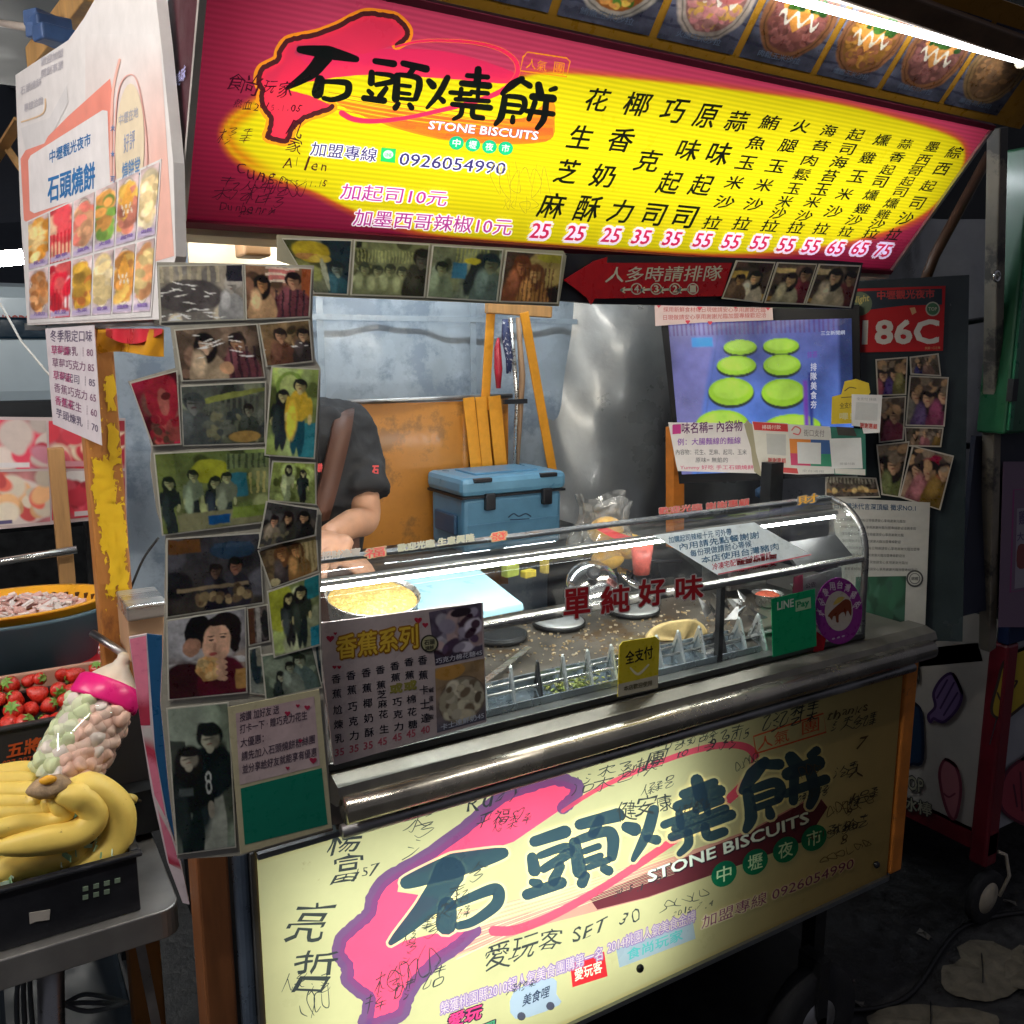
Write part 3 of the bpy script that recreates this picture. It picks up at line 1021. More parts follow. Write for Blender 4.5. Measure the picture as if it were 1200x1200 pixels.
low_sheet = low.build('sign_sheet', LITP, cart)
# rim and screws of the sheet
b = MB()
for a, c, wz in (((X0, 1.079, Z1 - .001), (X1, 1.079, Z1 - .001), .008), ((X0, 1.079, Z0), (X1, 1.079, Z0), .010)):
    b.beam(a, c, .008, wz)
b.beam((X0, 1.079, Z0), (X0, 1.079, Z1), .010, .008)
b.beam((X1, 1.079, Z0), (X1, 1.079, Z1), .010, .008)
b.build('sign_rim', mat('aluminium_rim', (.30, .32, .34), .35, .85), cart)
for x, y in ((750, 863), (748, 1133), (1037, 788), (1025, 1012)):
    p = PANEL.at(x, y)
    b = MB(True)
    b.ball((p[0], 1.077, p[2]), (.0075, .006, .0075), 12, 6)
    b.build('screw', DARKM, cart)
# fluorescent tubes inside the box
for x0, x1, z in ((.29, 1.0, .56), (.29, 1.0, .78)):
    l = bpy.data.lights.new('box_tube', 'AREA'); l.shape = 'RECTANGLE'
    l.size, l.size_y = x1 - x0, .22
    l.energy = 1.25; l.color = (.95, 1, .84)
    o = bpy.data.objects.new('box_tube_lamp', l); COL.objects.link(o)
    o.location = ((x0 + x1) / 2, 1.183, z); o.rotation_euler = (R(-90), 0, 0)
    light_only(o, [low_sheet])
# ================================================================== THE UPPER LIGHT-BOX SIGN
sg = thing('light_box_sign', 'glowing red and yellow menu sign with black brush lettering above the cart', 'sign', (.86, 1.1, 1.695))
SX0, SX1 = .229, 1.486
B0, T0 = np.array((0, 1.1, 1.695)), np.array((0, .93, 1.908))
UPV = (T0 - B0)
q3 = [(SX0, *T0[1:]), (SX1, *T0[1:]), (SX1, *B0[1:]), (SX0, *B0[1:])]
sq = np.array([proj(a) for a in q3])
YEL = [(262, 158), (270, 140), (285, 128), (300, 118), (320, 100), (350, 84), (400, 78), (450, 79), (540, 88), (600, 92), (646, 86), (740, 93), (830, 102), (900, 111), (980, 122), (1050, 139), (1110, 158),
       (1130, 176), (1122, 208), (1095, 240), (1060, 262), (1000, 281), (940, 291), (860, 297), (760, 293), (640, 285), (560, 279), (500, 272), (462, 262), (410, 244), (369, 224), (333, 212), (300, 200), (272, 180)]
NXs, NYs = 420, 130
u, v = np.meshgrid(np.linspace(0, 1, NXs), np.linspace(0, 1, NYs))
c3 = np.array(q3)
W3 = (1 - v)[..., None] * ((1 - u)[..., None] * c3[0] + u[..., None] * c3[1]) + v[..., None] * ((1 - u)[..., None] * c3[3] + u[..., None] * c3[2])
D_ = W3.reshape(-1, 3) - CAM
zz = D_ @ FW
pp = np.stack([600 + F * (D_ @ RT) / zz, 600 - F * (D_ @ UP) / zz], 1)


def sdf(poly, pts):
    P_ = np.asarray(poly, float)
    Q_ = np.roll(P_, -1, 0)
    dm = np.full(len(pts), 1e9)
    ins = np.zeros(len(pts), bool)
    for a, b_ in zip(P_, Q_):
        ab = b_ - a
        t = np.clip(((pts - a) @ ab) / (ab @ ab), 0, 1)
        dm = np.minimum(dm, np.linalg.norm(pts - (a + t[:, None] * ab), axis=1))
        c1 = (a[1] > pts[:, 1]) != (b_[1] > pts[:, 1])
        xi = a[0] + (pts[:, 1] - a[1]) / (b_[1] - a[1] + 1e-9) * ab[0]
        ins ^= c1 & (pts[:, 0] < xi)
    return np.where(ins, -dm, dm)


sd = sdf(cr(YEL, 4, True), pp).reshape(NYs, NXs)
sp = Pic(NXs, NYs, (.64, .060, .14), (.26, .012, .05), 3, .04)  # red fades downward: light of the upper tube put into the print
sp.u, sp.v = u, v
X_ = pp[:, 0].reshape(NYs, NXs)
sp.mix(np.clip((380 - X_) / 200, 0, .55), (.24, .006, .03))  # left end darkened in the colour, where the backlight is weaker
sp.mix(np.clip((9 - sd) / 10, 0, 1), (.72, .12, .01))
sp.mix(np.clip((2 - sd) / 4, 0, 1), (.84, .71, .010))
# orange crescent on the left and the warm belt under the lettering
sp.mix(np.clip(1 - np.abs(sd + 6) / 12, 0, 1) * np.clip((330 - X_) / 40, 0, 1), (.75, .25, .01))
gs = MB()
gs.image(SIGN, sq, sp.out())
logo_off = LAY
# belts of orange and brown behind the characters
for pts, c_ in (([(330, 100), (420, 88), (520, 92), (600, 98), (600, 84), (520, 60), (420, 58), (350, 66), (330, 84)], (.60, .03, .11)),
                ([(395, 118), (500, 132), (600, 142), (645, 118), (650, 140), (640, 166), (560, 168), (500, 160), (440, 142)], (.66, .22, .02)),
                ([(470, 128), (560, 140), (640, 138), (648, 150), (638, 166), (560, 167), (510, 160), (450, 142)], (.42, .12, .03))):
    gs.poly(SIGN, pts, c_, logo_off, 4)
for i in range(9):
    gs.stroke(SIGN, [(385, 108 + i * 2.2), (460, 120 + i * 2.6), (600, 140 + i * 2.2)], [.5, 1.1, .4], (.78, .55, .03) if i % 2 else (.5, .12, .03), 1.6 * LAY, 4)
logo(gs, SIGN, UPT, .30, (.006, .008, .008), (.055, .018, .022), (.58, .035, .09), (.60, .03, .12), 2 * LAY, (.78, .30, .02), None, 20, 3)
O = 9 * LAY
for c_, o_, bo in (((.25, .05, .12), O, .06), ((.78, .88, .92), O + LAY, .02)):
    gs.text(SIGN, 'STONE BISCUITS', (502, 151), (629.5, 164), (2, -9.5), c_, o_, bo)
for ch, (x, y) in zip('中壢夜市', ((535, 167.5), (554, 169.6), (573.6, 172), (592.5, 173.8))):
    gs.poly(SIGN, [(x + 8.7 * math.cos(a), y + 8 * math.sin(a)) for a in np.linspace(0, 2 * math.pi, 21)[:-1]], (.01, .45, .25), O + LAY)
    gs.char(SIGN, ch, (x, y), 9, 9, (.75, .85, .75), O + 2 * LAY, .01, .15, .1)
def outlined(mb, pl, txt, a, b_, up, cin, cout, off, bo=.075, bi=.012):
    mb.text(pl, txt, a, b_, up, cout, off, bo)
    mb.text(pl, txt, a, b_, up, cin, off + LAY, bi)
WHT = (.85, .83, .9)
outlined(gs, SIGN, '加盟專線', (363, 182), (440, 190), (3, -16), (.04, .03, .16), WHT, O)
outlined(gs, SIGN, '0926054990', (467, 193), (591, 205), (3, -14), (.04, .03, .16), WHT, O)
gs.poly(SIGN, [(447, 173), (464, 174.5), (463, 191), (446, 189)], (.02, .50, .15), O)
gs.poly(SIGN, [(455 + 6 * math.cos(a), 181 + 5 * math.sin(a)) for a in np.linspace(0, 6.28, 17)[:-1]], (.8, .85, .85), O + LAY)
gs.text(SIGN, 'LINE', (451, 183), (459, 184), (0, -4), (.02, .5, .15), O + 2 * LAY, .02)
outlined(gs, SIGN, '加起司10元', (398, 233), (522, 242), (4, -18), (.45, .04, .30), WHT, O)
outlined(gs, SIGN, '加墨西哥辣椒10元', (413, 264), (598, 276), (4, -19), (.45, .04, .30), WHT, O)
SEAL = (.80, .32, .02)
gs.stroke(SIGN, [(614, 66), (618, 61), (664, 68), (668, 72), (664, 90), (610, 83), (613, 66)], 1.6, SEAL, O, 1)
gs.text(SIGN, '人氣', (616, 80), (640, 84), (2, -12), SEAL, O, 0)
gs.text(SIGN, '團', (648, 86), (660, 88), (2, -14), SEAL, O, 0)
MENU = [
    ('花生芝麻', [(700.5, 117), (681, 160.5), (665, 201), (647, 241)], 27, 27, '25', (633, 271)),
    ('椰香奶酥', [(747, 122), (728, 164), (707.5, 206), (689, 244.5)], 28, 27, '25', (674, 273.7)),
    ('巧克力', [(789.6, 130), (760, 188.5), (728, 247.5)], 26, 25, '25', (715.7, 276)),
    ('原味起司', [(828, 136), (807, 175.7), (785, 214), (766, 251.5)], 24, 25, '35', (751, 278)),
    ('蒜味起司', [(864, 142), (843, 180), (822, 217), (802, 254)], 24, 24, '35', (787, 280)),
    ('鮪魚玉米沙拉', [(902.7, 143.5), (886.7, 167.5), (874.7, 190.7), (860.8, 214), (849.3, 236.8), (835, 261)], 21, 15, '55', (822.5, 282)),
    ('火腿玉米沙拉', [(939, 148), (924, 170.7), (909.9, 194.7), (895.5, 217), (883.5, 239.5), (870, 262)], 20, 14.5, '55', (855.8, 283.7)),
    ('海苔肉鬆玉米沙拉', [(971.5, 153), (962, 170.7), (949, 188), (940, 204.5), (930, 221), (920, 236), (912, 250), (902.7, 264.8)], 18, 12.5, '55', (889, 285)),
    ('起司海苔玉米沙拉', [(1003, 158), (993, 174.7), (983.5, 190), (972.5, 206), (962.7, 222), (952.5, 237), (942.7, 253), (933, 266.7)], 18, 12.5, '55', (920, 287.5)),
    ('燻雞玉米沙拉', [(1034, 164), (1017, 185), (1004.5, 206.7), (990, 227.5), (977, 248), (963, 268)], 18, 13.5, '55', (949, 289)),
    ('蒜香起司燻雞沙拉', [(1061, 169), (1051.5, 184), (1040.5, 199), (1031, 213), (1021, 228.5), (1010.7, 244.5), (1001, 258), (991.5, 271.5)], 16.5, 11.5, '65', (978, 290.7)),
    ('墨西哥起司燻雞沙拉', [(1093, 172), (1082, 187.5), (1073, 200), (1063.5, 212.5), (1054.7, 225), (1045, 238), (1035.5, 251), (1028, 262.7), (1021, 274)], 16, 11, '65', (1006, 291.5)),
    ('綜西起司沙拉', [(1118.7, 178.7), (1104, 198), (1088, 218), (1074.7, 238), (1061, 256), (1047.5, 274.7)], 16, 13, '75', (1033, 294))]
rr = random.Random(4)
for txt, pos, wd, h, price, pc in MENU:
    sl = (pos[0][0] - pos[-1][0]) / (pos[-1][1] - pos[0][1])
    for ch, c_ in zip(txt, pos):
        gs.char(SIGN, ch, c_, wd * rr.uniform(.92, 1.05), h * rr.uniform(.95, 1.1), (.008, .01, .006), O, .018, sl * .9, .10)
    hh = 17 - (pc[0] - 633) * .008
    ww = 21 - (pc[0] - 633) * .012
    a = np.array([pc[0] - ww * .62, pc[1] + hh * .5 - 1])
    outlined(gs, SIGN, price, a, a + np.array([ww, 1.2]), (hh * sl * .75, -hh), (.55, .02, .10), (.75, .70, .92), O, .16, .02)
PEN2 = (.05, .005, .015)
O2 = O + 3 * LAY
hand(gs, SIGN, '食尚玩家', 276, 98, 19, PEN2, O2, .12, .3, 40)
hand(gs, SIGN, '熱血2015.1.05', 280, 122, 10, PEN2, O2, .06, .3, 41)
sig(gs, SIGN, 266, 160, 18, 2, (22, 0), PEN2, O2, 42, .9, .05, .4)
hand(gs, SIGN, 'Cung', 282, 196, 19, PEN2, O2, .3, .3, 43)
hand(gs, SIGN, 'Allen', 338, 188, 17, PEN2, O2, .1, .3, 44)
hand(gs, SIGN, '2015.11.15', 330, 212, 9, PEN2, O2, .05, .3, 45)
sig(gs, SIGN, 262, 222, 22, 4, (20, 3), PEN2, O2, 46, 1.1, .05, .4)
hand(gs, SIGN, 'Dunberry', 262, 240, 13, PEN2, O2, .1, .3, 47)
hand(gs, SIGN, '2023.11.04', 282, 250, 7, PEN2, O2, -.05, .3, 48)
hand(gs, SIGN, '凡家', 346, 152, 22, PEN2, O2, .3, .2, 49, (0, 18))
scribble(gs, SIGN, 300, 215, 60, 22, 5, PEN2, .9, O2, 50, .1)
scribble(gs, SIGN, 575, 215, 70, 50, 6, (.45, .38, .02), .9, O2, 51, .0)
scribble(gs, SIGN, 590, 240, 40, 20, 4, (.45, .38, .02), .8, O2, 52, .0)
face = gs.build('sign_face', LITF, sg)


def onsign(x, vv, back=0.0):
    return np.array((x, *(B0 + UPV * vv)[1:])) - NS * back


DEP = .11
b = MB()
# back and edges of the box
for vs in (((SX0, -.0), (SX1, -.0)), ((SX0, 1.0), (SX1, 1.0))):
    a, c_ = onsign(vs[0][0], vs[0][1]), onsign(vs[1][0], vs[1][1])
    b.add([a - NS * .002, c_ - NS * .002, c_ - NS * DEP, a - NS * DEP], [(0, 1, 2, 3)])
a, c_, d_, e_ = onsign(SX0, 0, DEP), onsign(SX1, 0, DEP), onsign(SX1, 1, DEP), onsign(SX0, 1, DEP)
b.add([a, c_, d_, e_], [(0, 1, 2, 3)])
b.add([onsign(SX1, 0, .002), onsign(SX1, 1, .002), d_, c_], [(0, 1, 2, 3)])
b.build('sign_box', mat('box_tin'), sg)
# side sheet (dark red print)
SIDE = Plane((SX0 - .001, 0, 0), (1, 0, 0))
b = MB()
b.add([onsign(SX0 - .001, 0, .002), onsign(SX0 - .001, 1, .002), onsign(SX0 - .001, 1, DEP + .03), onsign(SX0 - .001, 0, DEP + .03)], [(0, 1, 2, 3)], (.05, .004, .012))
b.text(SIDE, '美味', (205, 106), (217, 92), (1, -18), (.42, .42, .75), .002, .02)
b.build('side_sheet', PAPERP, sg)
# frame edges
for x in (SX0, SX1):
    b = MB(); b.beam(onsign(x, 0, -.001), onsign(x, 1, -.001), .007, .007, up=NS)
    b.build('frame', mat('alu_edge', (.62, .58, .54), .4, .5), sg)
for v_ in (-.012, 1.01):
    b = MB(); b.beam(onsign(SX0 - .003, v_, -.001), onsign(SX1, v_, -.001), .008, .010, up=NS)
    b.build('frame', mat('maroon_edge', (.16, .012, .03), .45), sg)
# wooden strip the sign hangs on
b = MB()
b.box((.86, 1.150, 1.688), (1.27, .08, .016))
b.build('bearer', CREAM, sg)
l = bpy.data.lights.new('sign_tubes', 'AREA'); l.shape = 'RECTANGLE'
l.size, l.size_y = 1.22, .20; l.energy = 2.55; l.color = (1, 1, .94)
o = bpy.data.objects.new('sign_tube_lamp', l); COL.objects.link(o)
cc = onsign((SX0 + SX1) / 2, .5, DEP - .006)
o.location = cc
zax = Vector(-NS); xax = Vector((1, 0, 0)); yax = zax.cross(xax)
o.rotation_euler = Matrix((xax, yax, zax)).transposed().to_euler()
light_only(o, [face])

# ---- food picture banner above the sign
bn = thing('picture_banner', 'dark banner of bowl pictures divided by yellow strips above the glowing menu sign', 'banner', onsign(.9, 1.06))
BAN = Plane(onsign(0, 1.03, -.004), NS)
def bq(x0, x1, v0, v1):
    return [proj(onsign(x0, v1)), proj(onsign(x1, v1)), proj(onsign(x1, v0)), proj(onsign(x0, v0))]
b = MB()
b.poly(BAN, bq(.35, 1.56, 1.03, 1.62), (.42, .20, .02), 0, thick=.004)
b.build('backing', PRINT, bn)
xs = []
for xb in (515, 503 + 137, 767, 857, 956, 1068, 1170):
    pass
# divider positions traced along the lower edge
LB = lambda x: 150 + .2125 * (x - 1165) - 3
divs = [380, 513, 643, 760, 857, 948, 1025, 1098]
FOOD = [((.62, .55, .45), [(.55, .5, .4), (.6, .57, .5)], None, None), ((.5, .42, .32), [(.60, .52, .42), (.45, .38, .32), (.7, .64, .5)], None, None),
        ((.4, .35, .3), [(.62, .22, .05), (.10, .2, .04), (.65, .42, .1), (.6, .3, .1)], (.7, .66, .55), None), ((.4, .33, .28), [(.55, .28, .25), (.62, .38, .12), (.5, .22, .22)], (.72, .68, .58), None),
        ((.25, .12, .06), [(.38, .16, .14), (.30, .12, .10)], (.7, .66, .56), (.62, .30, .07)), ((.25, .12, .06), [(.42, .22, .06), (.3, .13, .07)], (.62, .58, .48), (.62, .30, .08)),
        ((.25, .12, .06), [(.26, .12, .10), (.2, .09, .08)], (.6, .55, .45), (.52, .26, .08)), ((.25, .16, .08), [(.28, .16, .08), (.2, .12, .07)], None, None)]
for i in range(len(divs)):
    xa = divs[i]
    xb = divs[i + 1] if i + 1 < len(divs) else 1166
    PA, PB = BAN.at(xa, LB(xa)), BAN.at(xb, LB(xb))
    quad = bq(PA[0] + .006, min(PB[0] - .006, 1.555), 1.075, 1.52)
    nx, ny = res(quad, .8)
    p = Pic(max(nx, 90), max(ny, 100), (.16, .16, .20), (.09, .09, .12), 60 + i, .45, 5, .012)
    p.stripes(0, 0, 1, 1, (.05, .05, .08), 6, duty=.15)
    f_ = FOOD[i]
    p.el(.5, .50, .47, .42, f_[0], .1)
    p.bowl(.5, .50, .37, .36, f_[0], f_[1], 190, .038, f_[2], f_[3])
    if f_[3]:
        p.blobs(.3, .3, .8, .42, 30, .04, [(.06, .14, .03), (.03, .08, .02)])
    if i == 3:
        p.el(.35, .45, .17, .13, (.42, .13, .13), .15); p.el(.64, .42, .19, .14, (.45, .15, .14), .15)
    b = MB()
    b.image(BAN, quad, p.film().out(1.25), LAY * 2)
    q_ = np.array(quad)
    lo_, hi_ = q_[3] * .78 + q_[2] * .22, q_[3] * .2 + q_[2] * .8
    upd = (q_[0] - q_[3]) * .06
    b.text(BAN, ['起司', '花生巧克', '鮪魚玉米沙拉', '火腿玉米沙拉', '肉鬆玉米沙拉', '燻雞玉米沙拉', '蒜香起司沙拉', '墨西哥起司'][i], lo_ + upd * .8, hi_ + upd * .8, upd, (.16, .20, .28), LAY * 4, .01)
    b.build('picture', PRINT, bn)
# ---- tube lamp along the canopy edge and the canopy bar above it
tp0 = onsign(.62, 2.02, -.012); tp1 = onsign(1.53, 1.62, -.012)
a_, c_ = Plane(onsign(0, 1.0, -.03), NS).at(520, -110), Plane(onsign(0, 1.0, -.03), NS).at(1197, 71)
tl = thing('tube_lamp', 'long white fluorescent tube lit along the canopy edge above the picture banner', 'lamp', (a_ + c_) / 2)
b = MB(True); b.tube([a_, c_], .0050, 14); b.build('tube', TUBE, tl)
b = MB(); b.tube([c_, c_ + (c_ - a_) * .02], .011, 12); b.tube([a_, a_ - (c_ - a_) * .02], .011, 12); b.build('end_cap', CREAM, tl)
b = MB(); b.beam(a_ + np.array((0, .004, .022)), c_ + np.array((0, .004, .022)), .016, .012, up=NS); b.build('fitting', CREAM, tl)
a2, c2 = Plane(onsign(0, 1, -.02), NS).at(960, -28), Plane(onsign(0, 1, -.02), NS).at(1230, 68)
b = MB(); b.beam(a2, c2, .030, .03, up=NS)
tag(b.build('canopy_bar', mat('rusty_bar', (.13, .075, .045), .6, .2, var=.4, scale=25, bump=.15), bevel=.003), 'rough brown metal canopy bar slanting over the fluorescent tube', 'canopy bar')
# ================================================================== THE GLASS CASE ON THE COUNTER
case = thing('glass_case', 'curved clear glass display case with an added glowing strip on the cart counter', 'display case', (.92, 1.15, .984))
CX0, CX1 = .372, 1.478
PROF = cr([(1.10, .985), (1.103, 1.06), (1.104, 1.14), (1.110, 1.185), (1.128, 1.218), (1.158, 1.242), (1.195, 1.253)], 4)
def arc(mb, x0, x1, prof, nx=1):
    n = len(prof)
    vs = [(x, y, z) for x in (x0, x1) for y, z in prof]
    mb.add(vs, [(i, i + 1, n + i + 1, n + i) for i in range(n - 1)])
b = MB(True); arc(b, CX0, CX1, PROF); b.build('front_glass', GLASS, case)
b = MB()
pe = [(CX1, y, z) for y, z in PROF] + [(CX1, 1.195, .985)]
b.add(pe, [tuple(range(len(pe)))]); b.build('end_glass', GLASS, case)
DK = mat('dark_gasket', (.03, .032, .035), .4, .3)
b = MB(True); b.tube([(CX1, y, z) for y, z in PROF], .0065, 8); b.build('end_frame', mat('case_frame', (.22, .22, .22), .3, .7), case)
b = MB(True); b.tube([(CX0, y, z) for y, z in PROF], .0055, 8); b.build('end_frame', STEELD, case)
b = MB(); b.box(((CX0 + CX1) / 2, 1.112, 1.146), (CX1 - CX0, .018, .012)); b.build('middle_rail', STEEL, case, bevel=.003)
b = MB(); b.box(((CX0 + CX1) / 2, 1.108, .992), (CX1 - CX0, .026, .012)); b.build('sill', mat('dull_sill', (.12, .125, .12), .4, .8), case, bevel=.002)
b = MB(); b.box(((CX0 + CX1) / 2, 1.200, 1.255), (CX1 - CX0, .022, .006)); b.build('top_rail', mat('clear_edge', (.28, .3, .32), .25, .4), case, bevel=.002)
b = MB(); b.box((1.115, 1.125, 1.07), (.011, .011, .16)); b.build('mullion', DARKM, case)
b = MB(True); b.tube([(CX0 + .005, 1.168, 1.222), (CX1 - .02, 1.168, 1.222)], .0026, 8); b.build('glint_strip', LINE_GLOW, case)  # added glowing strip where the glass only reflects the overhead tube
b = MB(); b.box((.925, 1.172, 1.230), (1.08, .014, .008)); b.build('glint_channel', STEELD, case)
# far shelf end, dark plate under the right half of the glass
b = MB(); b.box((1.395, 1.150, 1.158), (.16, .07, .006), rx=R(38)); b.build('shelf_plate', DARKM, case)
# stickers along the top rail: the row of small red and yellow lucky marks
FG = Plane((0, 1.093, 0), (0, 1, 0))
TOPG = Plane((0, 1.150, 1.241), (0, -.50, .80))
def sticker_text(txt, a, b_, up, cin, cout, label, pl, off=0, bo=.05, cat='sticker', name='sticker', group=None):
    mb = MB()
    mb.text(pl, txt, a, b_, up, np.array(cout) * .55, off, bo + .01)
    mb.text(pl, txt, a, b_, up, cin, off + LAY, .012)
    return mb.build(name, PAPERP, label=label, cat=cat, group=group)
sticker_text('招財進寶', (377, 656), (422, 651), (0, -9), (.45, .4, .36), (.75, .72, .66), 'small pale lettering strip at the left end of the case top', TOPG)
sticker_text('福', (428, 655), (451, 651), (0, -11), (.62, .03, .03), (.85, .6, .3), 'round red lucky sticker on the case top, left of the pair', TOPG, 0, .08)
sticker_text('歡迎光臨 生意興隆', (466, 647), (556, 634), (0, -9), (.40, .42, .30), (.75, .72, .60), 'pale green lettering strip along the middle of the case top', TOPG)
sticker_text('發', (575, 635), (594, 632), (0, -10), (.62, .03, .03), (.85, .6, .25), 'red and yellow lucky sticker on the case top, right of the pair', TOPG, 0, .08)
sticker_text('歡迎光臨 謝謝惠顧', (772, 603), (878, 592), (0, -8), (.42, .03, .03), (.5, .38, .34), 'red lettering strip along the right end of the case top', TOPG)
sticker_text('財', (935, 592), (958, 588), (0, -10), (.7, .35, .03), (.3, .3, .3), 'small orange sticker at the rounded right end of the case top', TOPG, 0, .08)
# big red characters across the glass
for ch, c_, wd, h, lb in (('單', (676, 707), 30, 34, 'first red character from the left on the case glass'), ('純', (721, 702), 32, 31, 'second red character from the left on the case glass'),
                          ('好', (764, 694), 30, 31, 'third red character from the left on the case glass'), ('味', (808, 689), 31, 28, 'fourth red character from the left on the case glass')):
    mb = MB()
    mb.char(FG, ch, c_, wd, h, (.80, .76, .72), .0, .075, 0, -.12)
    mb.char(FG, ch, c_, wd, h, (.48, .012, .02), LAY, .032, 0, -.12)
    tag(mb.build('glass_lettering', PAPERP), lb, 'lettering', 'red characters on the glass')
mb = MB()
for c_, o_, bo in (((.78, .74, .7), 0, .07), ((.55, .02, .03), LAY, .02)):
    mb.text(FG, '隨單加點要', (864, 671), (910, 663), (0, -14), c_, o_, bo)
tag(mb.build('glass_lettering', PAPERP), 'small row of red characters under the price sheet lying on the glass', 'lettering')

# ---- price sheet lying on the sloping glass
SL = Plane((0, 1.104, 1.150), (0, -.62, .62))
pr = [(766, 627), (884, 612), (950, 650), (842, 674)]
P3 = [Plane((0, 1.130, 1.205), (0, -.75, .62))] * 4
PS = Plane((0, 1.126, 1.222), (0, -.78, .63))
mb = MB(); mb.poly(PS, pr, (.74, .84, .90), 0, thick=.001)
for i in range(5):
    t0 = .13 + i * .17
    a = np.array(pr[0]) * (1 - t0) + np.array(pr[3]) * t0
    c_ = np.array(pr[1]) * (1 - t0) + np.array(pr[2]) * t0
    mb.text(PS, ['加購起司辣椒十元 可外帶', '內用請先點餐謝謝', '每份現做請耐心等候', '本店使用台灣豬肉', '冷凍宅配歡迎洽詢電話'][i], a * .93 + c_ * .07 + (0, 5), a * (.12 if i % 2 else .3) + c_ * (.88 if i % 2 else .7) + (0, 5), (-1, -8), (.05, .16, .30) if i < 4 else (.5, .05, .1), LAY, .01)
mb.stroke(PS, [(842, 673), (950, 650)], 1.6, (.55, .12, .16), LAY)
tag(mb.build('price_sheet', PRINT), 'white price sheet with blue lines lying on the sloping case glass', 'sheet')

# ---- banana menu board leaning on the left front
MBP = Plane((0, 1.078, 1.0), (0, 1, .06))
BQ = [(372, 731), (566, 706), (570, 846), (392, 897)]
mb = MB()
mb.poly(MBP, BQ, (.50, .42, .42), 0, thick=.004)
def bpx(x, y): return (370 + x / 5.452, 680 + y / 5.452)
for c_, o_, bo in (((.35, .16, .02), LAY, .09), ((.72, .48, .05), 2 * LAY, .025)):
    mb.text(MBP, '香蕉系列', bpx(140, 505), bpx(655, 430), (-1, -27), c_, o_, bo)
for cx, cy, r_ in ((93, 372, 26), (125, 340, 12), (655, 255, 26), (700, 285, 20), (120, 555, 14), (150, 555, 14)):
    x, y = bpx(cx, cy); r_ /= 5.45
    mb.poly(MBP, [(x + r_ * math.sin(t) ** 3, y - r_ * (.8 * math.cos(t) - .3 * math.cos(2 * t) - .1 * math.cos(3 * t))) for t in np.linspace(0, 6.28, 17)[:-1]], (.42, .03, .06), LAY)
x, y = bpx(727, 405)
for r_, c_ in ((10.5, (.05, .05, .04)), (8.6, (.40, .38, .22))):
    mb.poly(MBP, [(x + r_ * math.cos(t), y + r_ * math.sin(t)) for t in np.linspace(0, 6.28, 25)[:-1]], c_, LAY * (3 if r_ > 9 else 4))
mb.text(MBP, '石頭', (x - 6, y + 2), (x + 6, y + .5), (0, -6), (.05, .05, .04), LAY * 5, .02)
mb.text(MBP, '燒餅', (x - 5, y + 8), (x + 5, y + 6.6), (0, -5), (.05, .05, .04), LAY * 5, .02)
cols = [('香蕉尬煉乳', 130, [(630), (725), (828), (920), (1010)]), ('香蕉巧克力', 225, [608, 700, 808, 900, 992]), ('香蕉椰奶酥', 322, [590, 688, 785, 880, 972]),
        ('香蕉芝麻花生', 412, [572, 668, 728, 790, 855, 950]), ('香蕉OR巧克力', 505, [548, 620, 0, 0, 778, 855, 935]), ('香蕉OR棉花糖', 595, [522, 605, 0, 0, 760, 840, 920]), ('香蕉卡士達', 682, [510, 605, 700, 790, 880])]
cols[4] = ('香蕉或巧克力', 505, [548, 620, 690, 778, 855, 935]); cols[5] = ('香蕉或棉花糖', 595, [522, 605, 672, 760, 840, 920])
for txt, x_, ys in cols:
    for i, (ch, y_) in enumerate(zip(txt, ys)):
        p_ = bpx(x_ + i * 5, y_)
        if ch == '或':
            mb.char(MBP, ch, p_, 14, 11, (.28, .26, .06), LAY, .05, 0, -.15)
            continue
        mb.char(MBP, ch, p_, 10.5, 10.5 if len(ys) < 6 else 9.5, (.02, .02, .03), LAY, .015, -.02, -.12)
for x_, y_, t in ((152, 1098, '35'), (245, 1075, '35'), (335, 1055, '35'), (425, 1030, '45'), (520, 1003, '45'), (608, 980, '45'), (700, 955, '40')):
    mb.char(MBP, t, bpx(x_, y_), 10.5, 8.5, (.48, .10, .14), LAY, .02, 0, -.2)
for i, ch in enumerate('鹹蛋黃紫'):
    mb.char(MBP, ch, bpx(738, 700 + i * 58), 5.5, 6, (.02, .02, .03), LAY, .01, 0, -.12)
q1 = [bpx(722, 205), bpx(1055, 142), bpx(1068, 480), bpx(765, 545)]
p = Pic(56, 62, (.10, .08, .12), (.05, .04, .07), 4, .5, 6)
p.blobs(.1, .15, .95, .8, 46, .13, [(.42, .38, .50), (.62, .58, .68), (.10, .06, .12), (.50, .36, .36), (.06, .03, .05)]); p.el(.6, .12, .2, .08, (.03, .02, .03))
mb.image(MBP, q1, p.out(), LAY)
mb.text(MBP, '巧克力棉花糖45', bpx(768, 535), bpx(1062, 478), (0, -6.5), (.6, .6, .68), LAY * 2, .02)
q2 = [bpx(762, 565), bpx(1075, 500), bpx(1085, 890), bpx(775, 975)]
p = Pic(56, 72, (.45, .30, .14), (.12, .12, .18), 5, .3, 5)
p.el(.3, .1, .3, .12, (.6, .32, .08)); p.bowl(.53, .58, .42, .33, (.32, .26, .2), [(.66, .62, .46), (.20, .15, .10), (.78, .72, .56), (.62, .56, .40)], 90, .085)
mb.image(MBP, q2, p.out(.9), LAY)
mb.text(MBP, '卡士達鮮奶45', bpx(800, 960), bpx(1075, 880), (0, -7), (.55, .6, .7), LAY * 2, .02)
tag(mb.build('menu_board', PRINT), 'white banana menu board with two bowl pictures leaning on the case front', 'menu board')

